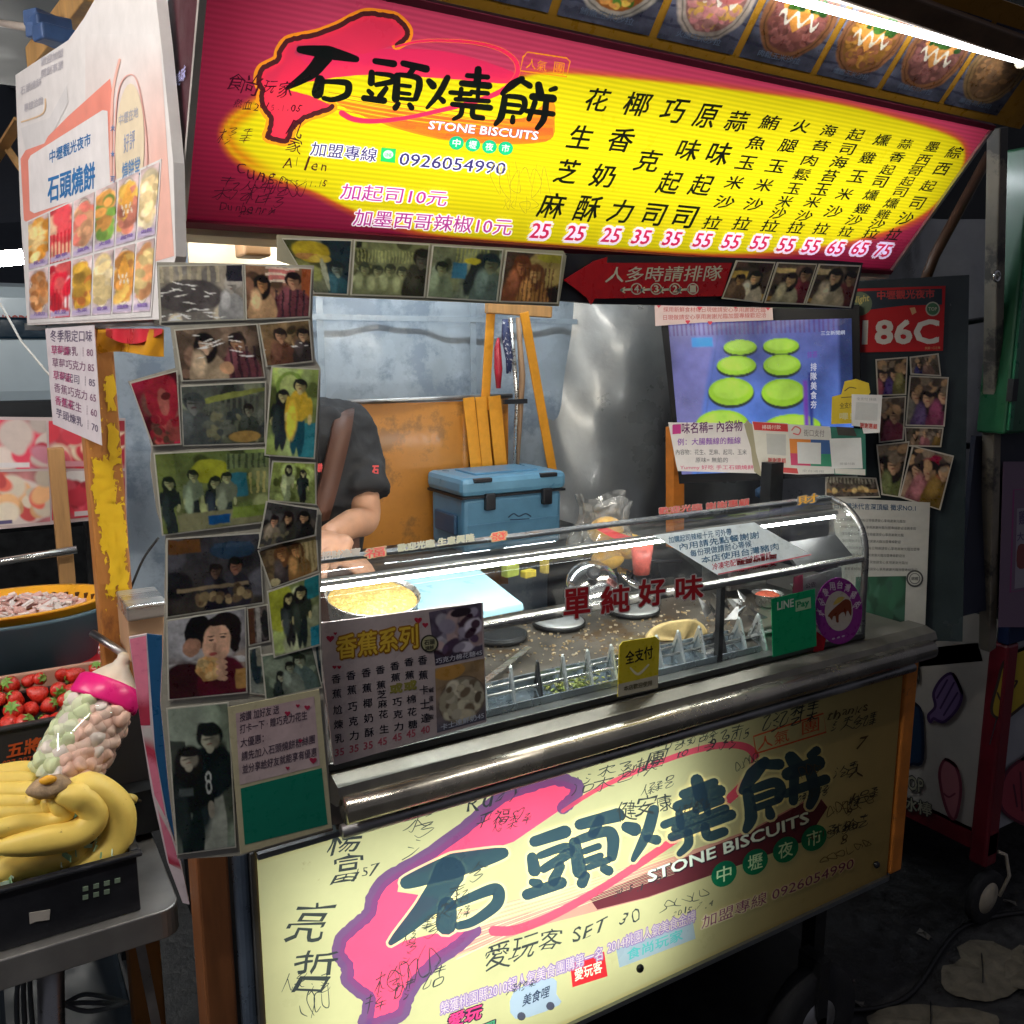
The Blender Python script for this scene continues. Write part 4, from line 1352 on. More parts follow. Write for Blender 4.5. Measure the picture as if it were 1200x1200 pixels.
# ---- yellow payment sticker with a smile curve
mb = MB()
YS = Plane((0, 1.094, 1.0), (0, 1, .0))
q = [(726, 757), (730, 752), (768, 746), (773, 750), (771, 806), (724, 817)]
mb.poly(YS, q, (.62, .50, .03), .002, thick=.0015)
mb.poly(YS, [(724.5, 802), (771.3, 791), (771, 806), (724, 817)], (.52, .48, .36), .002 + LAY)
mb.text(YS, '全支付', (733, 779), (765, 771), (0, -15), (.02, .02, .01), .002 + LAY, .025)
mb.stroke(YS, [(739, 783), (748, 790), (760, 779)], [2, 3, 2], (.72, .68, .45), .002 + LAY)
mb.text(YS, '本店歡迎使用', (731, 810), (764, 803), (0, -6), (.1, .08, .03), .002 + 2 * LAY, .02)
tag(mb.build('payment_sticker', PRINT), 'yellow payment sticker with a smile curve on the case sill', 'sticker')
# ---- green payment card
mb = MB()
GC = Plane((1.30, 1.082, 1.0), (.10, 1, 0))
mb.poly(GC, [(904, 702), (955, 690), (957, 757), (906, 770)], (.006, .30, .12), .003, thick=.0015)
mb.text(GC, 'LINE', (911, 715), (930, 710.5), (0, -9), (.62, .70, .6), .003 + LAY, .03)
mb.poly(GC, [(932, 704), (950, 699.5), (950.5, 712.5), (932.5, 717)], (.36, .56, .34), .003 + LAY)
mb.text(GC, 'Pay', (934, 714.5), (948, 711), (0, -9), (.01, .25, .1), .003 + 2 * LAY, .03)
tag(mb.build('payment_card', PRINT), 'green payment card with white lettering stuck on the right of the case glass', 'card')
# ---- round purple emblem with a pig
mb = MB()
EM = Plane((1.40, 1.080, 1.0), (.12, 1, 0))
cx, cy, rx, ry = 985, 716, 27.5, 39
ell = lambda k, n=40: [(cx + rx * k * math.cos(t) - 2, cy + ry * k * math.sin(t)) for t in np.linspace(0, 2 * math.pi, n)[:-1]]
mb.poly(EM, [(957, 740), (968, 748), (965, 762), (953, 764)], (.4, .01, .02), .002)
mb.poly(EM, ell(1), (.22, .025, .22), .004, thick=.0015)
mb.poly(EM, ell(.60), (.45, .40, .36), .004 + LAY)
pig = [(970, 722), (974, 716), (984, 707), (991, 702), (997, 705), (998, 716), (997, 722), (994, 716), (992, 717), (991, 723), (989, 717), (983, 721), (983, 729), (980, 729), (979, 722), (976, 723), (975, 727), (972, 723)]
mb.poly(EM, pig, (.16, .035, .015), .004 + 2 * LAY, 2)
mb.poly(EM, [(976, 709), (982, 700), (990, 700), (984, 706)], (.5, .36, .08), .004 + 1.5 * LAY, 2)
for i, ch in enumerate('本店使用台灣豬肉'):
    t = math.pi * (.98 + i * .135)
    x, y = cx - 2 + rx * .79 * math.cos(t), cy + ry * .79 * math.sin(t)
    mb.char(EM, ch, (x, y), 6.5, 9, (.62, .52, .60), .004 + LAY, .02, -(t - 1.5 * math.pi) * .5 * -1, 0)
mb.text(EM, '● ● ●', (975, 750), (990, 746), (0, -2), (.5, .4, .5), .004 + LAY, 0)
tag(mb.build('round_emblem', PRINT), 'round purple emblem with a brown pig stuck at the right end of the case', 'sticker')
# papers behind the emblem
mb = MB()
PB_ = Plane((0, 1.20, 0), (0, 1, 0))
mb.poly(PB_, [(940, 678), (986, 664), (988, 700), (972, 735), (942, 730)], (.42, .42, .42), 0, thick=.001)
mb.poly(PB_, [(930, 676), (941, 673), (941, 712), (928, 700)], (.45, .06, .12), .001)
mb.text(PB_, '公告', (944, 690), (956, 687), (0, -6), (.1, .1, .1), .0015, .02)
tag(mb.build('loose_papers', PAPERP), 'loose white and pink papers standing behind the round emblem', 'papers')

# ================================================================== COOKING TOP AND WHAT STANDS ON IT (seen through the glass)
b = MB(); b.box((.97, 1.395, .992), (1.10, .35, .016))
tag(b.build('griddle', mat('seasoned_griddle', (.17, .15, .125), .42, .5, var=.6, scale=9, bump=.1, dirt=((.17, .11, .06), 14, .55)), bevel=.004), 'dark greasy flat griddle plate behind the case glass', 'griddle')
# crumbs
b = MB(); r = random.Random(3)
for i in range(420):
    x, y = zp(r.uniform(560, 860), r.uniform(715, 775), 1.002)[:2]
    if 1.23 < y < 1.6 and x < 1.46:
        s_ = r.uniform(.0012, .0034)
        b.box((x, y, 1.0015), (s_ * 2, s_, s_), rz=r.uniform(0, 3), col=[(.55, .42, .25), (.4, .28, .14), (.65, .55, .4)][i % 3])
tag(b.build('crumbs', PAPERP), 'pastry crumbs scattered over the griddle', 'crumbs', kind='stuff')
# tray with zigzag holders
TRY = thing('topping_tray', 'shallow steel tray with zigzag bread holders just behind the case glass', 'tray', (.90, 1.17, .985))
b = MB(); b.box((.86, 1.165, .988), (.72, .085, .006)); b.box((.86, 1.208, 1.0), (.72, .004, .03)); b.box((.86, 1.123, .998), (.72, .003, .022)); b.build('tray', mat('blue_steel_tray', (.52, .60, .66), .25, .9, rvar=.15), TRY)
for i in range(15):
    x = .54 + i * .050
    b = MB()
    b.beam((x, 1.128, .992), (x + .010, 1.160, 1.052), .0035, .011); b.beam((x + .010, 1.160, 1.052), (x + .034, 1.204, .994), .0035, .011)
    b.add([(x, 1.128, .993), (x + .010, 1.160, 1.050), (x + .034, 1.204, .994)], [(0, 1, 2)])
    b.build('holder', mat('rack_steel', (.55, .60, .62), .3, .6) if i % 4 else DARKM, TRY)
b = MB(True); b.tube([(.55, 1.150, 1.018), (1.22, 1.150, 1.018)], .0028, 8); b.build('cross_rod', STEEL, TRY)
b = MB(True); b.tube([(.55, 1.185, 1.016), (1.22, 1.185, 1.016)], .0028, 8); b.build('cross_rod', STEEL, TRY)
b = MB(); r = random.Random(9)
for i in range(130):
    b.box((r.gauss(.83, .035), r.uniform(1.135, 1.195), .994 + r.uniform(0, .008)), (.008, .004, .002), rz=r.uniform(0, 3), ry=r.uniform(-.5, .5), col=[(.50, .55, .12), (.35, .45, .10), (.6, .62, .3)][i % 3])
tag(b.build('chopped_vegetables', PAPERP), 'chopped green vegetables lying in the steel tray', 'vegetables', kind='stuff')
# round tray of sesame biscuit
TC = yp(437, 700, 1.27)
TM = np.array(Matrix.Rotation(R(11), 3, 'X'))
tr_ = thing('round_tray', 'round steel tray filled with sesame peanut crumble at the left of the case', 'tray', TC)
b = MB(True); rt_ = .069
b.lathe(TC, [(rt_ * .8, -.05), (rt_ * .97, -.03), (rt_ * 1.05, .004), (rt_ * 1.08, .006), (rt_ * 1.06, .001), (rt_ * .98, -.004)], 48, TM); b.build('tray', STEEL, tr_)
b = MB(True)
vs, fs = [], []
n = 46
for j in range(n + 1):
    for i in range(n + 1):
        x, y = (i / n * 2 - 1), (j / n * 2 - 1)
        rr_ = max(abs(x), abs(y)); d = math.hypot(x, y) or 1
        x, y = x * rr_ / d, y * rr_ / d
        vs.append((x * rt_ * 1.0, y * rt_ * 1.0, -.002 + .008 * (1 - (x * x + y * y)) + random.uniform(-.0012, .0012)))
fs = [(j * (n + 1) + i, j * (n + 1) + i + 1, (j + 1) * (n + 1) + i + 1, (j + 1) * (n + 1) + i) for j in range(n) for i in range(n)]
b.add(np.array(vs) @ TM.T + TC, fs)
b.build('crumble', mat('sesame_crumble', (.62, .40, .10), .7, var=.55, scale=230, bump=.5, dirt=((.80, .62, .24), 130, .52)), tr_)
# blue board
bp_ = [(455, 668), (553, 660), (613, 707), (500, 728)]
c4 = [yp(*bp_[0], 1.40), yp(*bp_[1], 1.40), yp(*bp_[2], 1.215), yp(*bp_[3], 1.215)]
b = MB(); top = np.array(c4); bot = top - np.array((0, .003, .012))
b.add(np.concatenate([top, bot]), [(3, 2, 1, 0), (4, 5, 6, 7), (0, 1, 5, 4), (1, 2, 6, 5), (2, 3, 7, 6), (3, 0, 4, 7)])
tag(b.build('cutting_board', mat('blue_board', (.36, .62, .74), .35, var=.06), bevel=.002), 'pale blue cutting board beside the round crumble tray', 'cutting board')
# pans and lids
def lid(c, r_, M, label, name='pot_lid', knob=True, mt=None, deep=.3):
    o = thing(name, label, 'lid' if name == 'pot_lid' else 'pan', c)
    b = MB(True)
    b.lathe(c, [(r_ * 1.03, -.004), (r_ * 1.04, 0), (r_ * .97, .003), (r_ * .7, r_ * deep * .6), (r_ * .3, r_ * deep * .95), (.003, r_ * deep)], 40, M)
    b.build('lid', mt or CHROME, o)
    if knob:
        k = np.asarray(M) @ np.array((0, 0, r_ * deep)) + c
        b = MB(True); b.lathe(k, [(.006, 0), (.006, .010), (.014, .014), (.014, .020), (.004, .024)], 16, M)
        b.build('knob', BLACKP, o)
    return o
I3 = np.eye(3)
lid(yp(694, 682, 1.40), .050, np.array(Matrix.Rotation(R(38), 3, 'X') @ Matrix.Rotation(R(-20), 3, 'Y')), 'polished round lid tipped up behind the first red character')
lid(yp(738, 676, 1.44), .032, np.array(Matrix.Rotation(R(30), 3, 'X') @ Matrix.Rotation(R(25), 3, 'Y')), 'small polished lid leaning against the larger tipped lid')
for x, y, r_, lb in ((655, 727, .049, 'silver lidded mould under the first red character'), (742, 712, .052, 'silver lidded mould under the third red character'), (585, 742, .050, 'dark round mould beside the menu board')):
    c = zp(x, y, 1.012)
    o = lid(c, r_, I3, lb, 'round_mould', False, mat('satin_lid', (.62, .64, .64), .35, .55) if x > 600 else DARKM, .10 if x > 600 else -.05)
    b = MB(True); b.lathe(c, [(r_ * .9, -.012), (r_ * 1.09, -.008), (r_ * 1.09, .000), (r_ * 1.0, -.001)], 40); b.build('mould_base', DARKM, o)
# black handles behind
b = MB(True); a0 = yp(752, 655, 1.45)
b.tube([a0, a0 + np.array((.05, .0, -.012)), a0 + np.array((.12, .01, -.022))], .004, 8)
b.ball(a0, (.018, .018, .015), 12, 8)
tag(b.build('pan_handle', BLACKP), 'black pan handle lying behind the tipped lid', 'handle')
# folded pancake
b = MB(True)
c0 = zp(800, 742, 1.02)
def fan(u, v):
    a = math.pi * (.03 + .94 * u)
    r_ = .075 * v
    x = -r_ * math.cos(a) * 1.05
    z = r_ * math.sin(a) * .55
    y = .004 * math.sin(9 * u) + .012 * v
    return c0 + np.array((x + z * .35 * 0, y, z - .012 - .010 * u))
b.sheet(fan, 26, 8)
o = b.build('folded_pancake', mat('pancake', (.62, .46, .20), .6, var=.3, scale=40, bump=.2, dirt=((.40, .20, .06), 40, .66)))
sm = o.modifiers.new('t', 'SOLIDIFY'); sm.thickness = .008
tag(o, 'folded golden pancake standing in the holders at the right', 'pancake')
# foil scraps and pan at the right
b = MB()
r = random.Random(12)
c0 = zp(868, 722, 1.02)
for i in range(14):
    p_ = c0 + np.array((r.uniform(-.05, .06), r.uniform(-.03, .04), r.uniform(-.01, .03)))
    q_ = [p_ + np.array((r.uniform(-.03, .03), r.uniform(-.02, .02), r.uniform(-.02, .03))) for _ in range(3)]
    b.add([p_] + q_, [(0, 1, 2), (0, 2, 3), (1, 2, 3)])
tag(b.build('foil_scraps', STEELD), 'crumpled foil scraps beside the folded pancake', 'foil')
c0 = zp(868, 690, 1.03)
b = MB(); b.box(c0 + np.array((.03, .05, .025)), (.12, .09, .06)); tag(b.build('square_tin', STEELD, bevel=.006), 'dull square steel tin at the right end of the griddle', 'tin')
b = MB(); b.box(c0 + np.array((.03, .05, .060)), (.11, .08, .012)); tag(b.build('wooden_block', mat('pale_wood', (.42, .26, .12), .6, var=.3, scale=12, stretch=(1, 8, 8)), bevel=.003), 'pale wooden block lying on the square tin', 'block')
# yellow and green small packs
for (x, y, sx, sz, c_, lb) in ((598, 668, .034, .026, (.45, .55, .10), 'small yellow-green pack at the back of the griddle'), (619, 672, .030, .016, (.75, .60, .06), 'flat yellow pack at the back of the griddle'), (638, 662, .011, .036, (.70, .55, .12), 'upright yellow bottle at the back of the griddle')):
    c = yp(x, y, 1.52)
    b = MB(); b.box(c, (sx, .02, sz), rz=.2)
    t_ = b.build('small_pack', mat('pack_' + str(x), c_, .4, var=.3, scale=60), bevel=.003)
    tag(t_, lb, 'pack')
# bag of bread with red stripes
bg_ = thing('bread_bag', 'clear plastic bag of yellow bread with a red stripe behind the case', 'bag', yp(722, 655, 1.46))
r = random.Random(21)
for i, (x, y, rx_, rz_) in enumerate(((710, 622, .042, .030), (735, 640, .040, .028), (712, 655, .038, .022))):
    b = MB(True); b.ball(yp(x, y, 1.47), (rx_, .03, rz_), 16, 10, jit=.05)
    b.build('bread', mat('bread_yellow', (.72, .42, .07), .6, var=.3, scale=40, bump=.15), bg_)
bp0 = yp(718, 625, 1.44)
def bagf(u, v):
    a = 2 * math.pi * u
    rr_ = (.070 + .010 * math.sin(5 * a) + .006 * math.sin(11 * a + 4 * v)) * (1 - .25 * v + .15 * math.sin(v * 7))
    return bp0 + np.array((rr_ * math.cos(a), .03 + .045 * math.sin(a), -.055 + .125 * v + .01 * math.sin(3 * a)))
b = MB(True); b.sheet(bagf, 40, 10); b.build('bag_film', glass('bag_film', (.9, .88, .85), .15, 2.2, .35), bg_)
b = MB(); 
b.sheet(lambda u, v: yp(700 + 66 * u, 612 + 18 * math.sin(u * 2) + 9 * v, 1.405), 12, 1); b.build('stripe', mat('red_band', (.55, .03, .03), .4), bg_)
# clear cup with red print
b = MB(True); c0 = yp(752, 655, 1.34)
b.lathe(c0, [(.016, -.03), (.022, .028)], 20)
tag(b.build('printed_cup', mat('red_cup', (.52, .10, .08), .4, var=.5, scale=90)), 'clear cup with red print behind the third red character', 'cup')
# more tools and fillings on the cooking top
for i, (x, y, c_, lb) in enumerate(((900, 672, (.55, .10, .05), 'small steel bowl of red filling at the right of the griddle'), (945, 660, (.62, .52, .30), 'small steel bowl of pale filling near the case end'))):
    o_ = zp(x, y + 14, 1.02); o_ = yp(x, y + 14, 1.32); o_[2] = 1.03
    t_ = thing('small_bowl', lb, 'bowl', o_)
    b = MB(True); b.lathe(o_, [(.016, -.028), (.022, -.026), (.032, 0), (.034, .001), (.030, -.002), (.02, -.02)], 28); b.build('bowl_shell', STEEL, t_)
    b = MB(True); b.ball(o_ + (0, 0, -.008), (.028, .028, .012), 18, 8, jit=.05); b.build('filling', mat('filling_%d' % i, c_, .6, var=.5, scale=120, bump=.4), t_)
for (a, c_, lb) in (((620, 704, 1.33), (566, 722, 1.22), 'long steel spatula lying beside the blue board'), ((905, 742, 1.17), (835, 752, 1.15), 'steel tongs lying at the right of the tray')):
    b = MB(); p_, q_ = yp(*a), yp(*c_); p_[2] = q_[2] = 1.012
    b.beam(p_, q_, .012, .002); d_ = (q_ - p_) / np.linalg.norm(q_ - p_); b.beam(q_, q_ + d_ * .035, .036, .002)
    tag(b.build('spatula' if 'spatula' in lb else 'tongs', STEEL), lb, 'utensil')
b = MB(); r = random.Random(19)
for i in range(260):
    x, y = r.uniform(.5, 1.45), r.uniform(1.23, 1.53); s_ = r.uniform(.001, .003)
    b.box((x, y, 1.0015), (s_ * 2, s_, s_ * .6), rz=r.uniform(0, 3), col=[(.6, .48, .3), (.3, .2, .1), (.7, .62, .5), (.12, .08, .05)][i % 4])
tag(b.build('flour_bits', PAPERP), 'dry flour bits over the griddle plate', 'crumbs', kind='stuff')
# ================================================================== LAMINATED PHOTOGRAPHS AT THE LEFT CORNER
CP = Plane((0, 1.04, 0), (0, 1, 0))
# the clear laminate they are stuck on
mb = MB()
mb.poly(CP, [(184, 307), (368, 311), (366, 372), (369, 420), (376, 432), (371, 590), (377, 602), (376, 700), (378, 800), (389, 972), (281, 1003), (208, 1007), (198, 925), (188, 822), (193, 720), (194, 628), (184, 600), (176, 545), (178, 525),
              (165, 478), (150, 447), (206, 431), (200, 384), (187, 381)], (.42, .40, .34), 0, thick=.002)
tag(mb.build('laminate_sheet', mat('laminate', attr=True, rough=.25, coat=.6, var=.15, scale=20, bump=.1)), 'long wavy laminate sheet carrying the photo collage at the left corner', 'sheet')
GC_ = 'laminated customer photos at the left corner'
SK = (.40, .25, .16)
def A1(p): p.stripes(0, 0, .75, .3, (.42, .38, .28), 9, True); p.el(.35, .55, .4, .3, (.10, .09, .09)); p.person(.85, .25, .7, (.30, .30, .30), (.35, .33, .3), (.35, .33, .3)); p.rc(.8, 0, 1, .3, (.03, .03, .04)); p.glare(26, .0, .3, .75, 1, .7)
def A2(p): p.rc(.35, 0, .75, .25, (.5, .2, .18)); p.stripes(.3, 0, .8, .3, (.7, .6, .5), 8); p.rc(.85, 0, 1, 1, (.30, .10, .04)); p.person(.72, .1, .9, (.14, .05, .06), SK, (.02, .01, .01), wide=1.3); p.stripes(.45, .45, 1, 1, (.03, .02, .03), 9, True, .3); p.person(.25, .2, .8, (.40, .27, .16), (.42, .24, .12), (.015, .01, .01), True)
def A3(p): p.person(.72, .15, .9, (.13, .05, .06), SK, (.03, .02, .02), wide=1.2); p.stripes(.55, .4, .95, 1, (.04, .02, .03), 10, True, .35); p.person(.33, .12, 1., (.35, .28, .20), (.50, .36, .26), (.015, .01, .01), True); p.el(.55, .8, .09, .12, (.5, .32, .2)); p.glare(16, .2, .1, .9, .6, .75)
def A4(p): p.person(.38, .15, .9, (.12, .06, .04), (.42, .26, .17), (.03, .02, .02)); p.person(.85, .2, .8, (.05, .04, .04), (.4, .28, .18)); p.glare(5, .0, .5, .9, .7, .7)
def A5(p): p.el(.6, .35, .4, .4, (.30, .03, .05)); p.el(.62, .38, .14, .2, (.32, .12, .10)); p.el(.7, .3, .12, .06, (.1, .02, .02)); p.blobs(.2, .6, 1, 1, 22, .1, [(.35, .10, .09), (.3, .03, .05), (.12, .07, .05)])
def A6(p): p.stripes(.3, .2, 1, .5, (.12, .13, .10), 14, True); p.el(.55, .2, .5, .05, (.20, .22, .07), .3, -.15); p.person(.14, .12, .95, (.07, .08, .08), (.16, .17, .16), (.06, .07, .07), wide=1.3); p.blobs(.3, .5, 1, .95, 40, .08, [(.12, .13, .11), (.20, .20, .13), (.05, .06, .06)]); p.person(.8, .35, .5, (.05, .06, .05), (.2, .2, .15)); p.el(.75, .88, .2, .1, (.32, .22, .08))
def A7(p): p.el(.4, .2, .3, .16, (.22, .32, .08), .1); p.el(.4, .2, .22, .12, (.36, .42, .18), .1); p.rc(.65, .6, 1, 1, (.05, .22, .26)); p.person(.27, .25, .68, (.02, .03, .03), (.45, .42, .22), (.02, .02, .02), True, (.03, .04, .05)); p.person(.62, .12, .85, (.50, .36, .05), (.48, .42, .22), (.02, .02, .02), False, (.02, .09, .12))
def A8(p):
    p.el(.45, .25, .17, .15, (.30, .32, .04)); p.rc(0, 0, .15, 1, (.17, .21, .07)); p.rc(.6, .05, 1, .25, (.16, .20, .10)); p.stripes(.6, .05, 1, .25, (.05, .07, .04), 18, True)
    p.rc(.63, .3, .8, .62, (.04, .16, .20)); p.stripes(.82, .3, .98, .6, (.42, .38, .16), 16, True)
    for cx, t, c_, lg in ((.09, .30, (.02, .03, .03), True), (.30, .22, (.16, .20, .14), False), (.50, .33, (.02, .03, .04), True), (.60, .28, (.13, .15, .11), False)):
        p.person(cx, t, .75, c_, (.30, .32, .18), (.02, .03, .02), lg, (.03, .04, .04))
    p.rc(.15, .78, 1, 1, (.20, .20, .12)); p.rc(.42, .84, .64, .95, (.01, .08, .20)); p.rc(.66, .75, 1, .9, (.18, .24, .06))
def A9(p): p.person(.38, .08, .95, (.30, .34, .20), (.42, .42, .25), (.02, .02, .02), True, (.22, .26, .16)); p.person(.72, .18, .85, (.02, .03, .03), (.40, .38, .22), (.02, .02, .02), True, (.02, .02, .02))
def A10(p): p.rc(.0, .02, .34, .2, (.16, .08, .03)); p.text = None; p.el(.7, .2, .25, .12, (.03, .06, .10)); p.rc(.5, .1, .9, .16, (.05, .08, .12)); p.person(.72, .32, .6, (.03, .03, .04), (.25, .14, .10), (.01, .01, .01)); p.person(.5, .38, .5, (.02, .02, .03), (.12, .08, .06)); p.rc(.1, .66, .85, .71, (.22, .18, .12)); p.blobs(.3, .74, .9, .92, 24, .06, [(.30, .24, .14), (.15, .11, .07)])
def A11(p): p.person(.75, .15, .9, (.02, .02, .02), (.42, .28, .17), (.01, .01, .01), True); p.person(.45, .2, .8, (.05, .05, .04), (.44, .30, .18), (.02, .01, .01), True); p.person(.2, .3, .7, (.2, .17, .13), (.4, .25, .16), (.02, .01, .01)); p.blobs(0, .7, .5, 1, 12, .1, [(.2, .18, .12), (.05, .05, .05)])
def A12(p): p.el(.8, .5, .3, .5, (.38, .32, .18)); p.person(.35, .1, .9, (.06, .05, .05), (.45, .26, .12), (.14, .07, .03), True); p.person(.62, .15, .9, (.25, .15, .06), (.45, .26, .12), (.10, .05, .02), True); p.stripes(.6, .2, 1, .9, (.22, .17, .08), 12, True); p.el(.1, .9, .1, .1, (.4, .36, .22))
def A13(p): p.el(.2, .3, .3, .35, (.35, .38, .06)); p.rc(.7, 0, 1, .3, (.03, .18, .20)); p.rc(.8, .72, 1, 1, (.03, .20, .26)); p.person(.38, .12, .78, (.04, .05, .05), (.48, .44, .24), (.02, .02, .02), True, (.03, .03, .03)); p.person(.62, .08, .88, (.03, .04, .03), (.48, .44, .24), (.02, .02, .02), True, (.02, .03, .03))
def A14(p):
    p.el(.3, .15, .5, .35, (.34, .34, .36), .5); p.rc(0, .55, 1, .62, (.42, .42, .42)); p.el(.38, .2, .17, .22, (.012, .012, .014), .15); p.el(.3, .38, .12, .12, (.30, .18, .13), .2); p.el(.2, .9, .35, .35, (.05, .015, .02), .2)
    p.el(.68, .85, .34, .32, (.10, .015, .03), .15); p.el(.72, .2, .23, .2, (.02, .014, .014), .15); p.el(.86, .35, .07, .16, (.02, .014, .014), .2); p.el(.62, .36, .185, .24, (.50, .33, .24), .12); p.el(.66, .1, .16, .06, (.02, .014, .014), .2)
    for dx in (.54, .70): p.el(dx, .31, .035, .012, (.03, .02, .02), .5); p.el(dx, .27, .05, .008, (.10, .06, .04), .6)
    p.el(.60, .40, .02, .05, (.42, .25, .18), .5); p.el(.58, .48, .05, .02, (.38, .10, .09), .4)
    p.el(.52, .66, .17, .15, (.50, .34, .16), .12); p.blobs(0, 0, 1, 1, 30, .05, [(.45, .28, .12), (.56, .42, .22)], inside=(.52, .66, .14, .12))
    for k in range(4): p.el(.68, .60 + k * .065, .075, .035, (.50, .33, .24), .15, .2)
    p.rc(.85, .7, 1, .95, (.32, .20, .08))
def A15(p): p.rc(.4, 0, .62, 1, (.30, .29, .27)); p.rc(0, 0, .3, 1, (.10, .05, .03)); p.el(.85, .5, .2, .4, (.03, .03, .03))
def A15b(p): p.el(.5, .4, .4, .4, (.03, .05, .06)); p.rc(.6, 0, 1, .4, (.22, .22, .18))
def A16(p): p.el(.3, .3, .3, .3, (.22, .26, .20)); p.person(.3, .45, .6, (.02, .03, .03), (.36, .38, .28), (.02, .02, .02), True); p.person(.7, .1, .9, (.10, .14, .13), (.30, .33, .24), (.02, .03, .02)); p.person(.5, .25, .7, (.17, .2, .17), (.3, .33, .24))
def A17(p):
    p.el(.2, .2, .5, .3, (.26, .30, .25), .5); p.rc(0, .22, .25, .5, (.06, .07, .06))
    p.person(.66, .13, .95, (.012, .022, .024), (.38, .38, .30), (.015, .02, .02), False, (.30, .32, .28), 1.25); p.person(.28, .27, .85, (.012, .02, .02), (.36, .34, .28), (.02, .02, .02), True, (.012, .025, .025), 1.1)
    p.rc(.10, .55, .34, .60, (.10, .12, .12)); p.el(.60, .5, .055, .045, (.40, .42, .40), .2); p.el(.60, .5, .03, .025, (.012, .02, .02), .2); p.el(.60, .56, .05, .045, (.40, .42, .40), .2); p.el(.60, .56, .028, .022, (.012, .02, .02), .2)
PH = [  # green prints hold the tint of light from behind in their colours
    ([(185, 311), (285, 309), (287, 375), (188, 378)], A1, 'glare-streaked photo of a kitchen, top left of the corner collage', (.30, .27, .22), (.16, .15, .14), .002),
    ([(286, 309), (366, 314), (363, 372), (288, 375)], A2, 'photo of two diners before an orange wall, top right of the collage', (.22, .14, .09), (.16, .09, .06), .0026),
    ([(204, 386), (302, 379), (311, 443), (213, 447)], A3, 'photo of a long-haired woman eating beside a plaid shirt', (.16, .12, .09), (.12, .08, .06), .002),
    ([(303, 379), (363, 374), (367, 424), (312, 430)], A4, 'small photo of a smiling face on brown, beside the plaid shirt photo', (.22, .16, .09), (.14, .09, .05), .0024),
    ([(152, 448), (208, 434), (213, 521), (178, 523)], A5, 'red photo of a man, sticking out at the left of the collage', (.26, .02, .05), (.12, .06, .05), .0036),
    ([(211, 452), (312, 447), (311, 520), (214, 523)], A6, 'dim grey photo of a street kitchen with a bulky figure at its left', (.09, .10, .09), (.10, .11, .08), .002),
    ([(318, 429), (375, 432), (369, 538), (310, 534)], A7, 'bright green upright photo of a couple, one in a yellow shirt', (.24, .30, .10), (.18, .22, .10), .0046),
    ([(180, 531), (317, 524), (315, 612), (190, 628)], A8, 'wide green photo of a group with a blue label below them', (.13, .17, .06), (.16, .18, .09), .003),
    ([(319, 540), (370, 542), (371, 592), (313, 587)], A9, 'small green photo of two women standing side by side', (.22, .27, .08), (.20, .24, .10), .0024),
    ([(195, 631), (305, 624), (309, 707), (195, 724)], A10, 'dark photo of cars behind a tray of food', (.06, .06, .07), (.04, .035, .03), .002),
    ([(312, 587), (373, 596), (370, 628), (302, 643)], A11, 'tilted dark group selfie on the right edge of the collage', (.06, .06, .06), (.07, .06, .05), .0056),
    ([(302, 645), (371, 620), (374, 670), (317, 690)], A12, 'photo of tan-haired figures below the tilted group selfie', (.16, .12, .07), (.12, .09, .05), .003),
    ([(313, 693), (375, 672), (376, 756), (321, 771)], A13, 'green and yellow photo of two women in dark clothes standing', (.20, .24, .10), (.22, .24, .16), .0048),
    ([(195, 727), (288, 712), (290, 812), (197, 821)], A14, 'photo of a couple close up, the woman biting a bun', (.30, .30, .32), (.18, .15, .13), .0034),
    ([(289, 712), (314, 708), (317, 752), (291, 757)], A15, 'narrow brown photo strip beside the bun-eating couple', (.12, .10, .09), (.08, .07, .07), .002),
    ([(291, 760), (306, 757), (312, 815), (293, 813)], A15b, 'narrow dark photo strip under the narrow brown one', (.14, .15, .13), (.10, .11, .10), .002),
    ([(306, 768), (367, 757), (378, 806), (311, 820)], A16, 'grey-green photo of three people above the cream notice card', (.14, .17, .13), (.10, .13, .10), .003),
    ([(368, 757), (376, 755), (379, 800), (374, 803)], A15b, 'sliver of a dark photo at the right edge above the cream card', (.06, .08, .07), (.05, .06, .05), .002),
    ([(195, 830), (268, 823), (277, 993), (207, 1002)], A17, 'tall grey-green photo of a couple in dark shirts, lowest of the collage', (.20, .24, .19), (.17, .20, .17), .003)]
for i, (q, f_, lb, t_, b_, o_) in enumerate(PH):
    photo(CP, q, f_, lb, GC_, o_, seed=100 + i, top=t_, bot=b_, k=.95, dim=1.0)
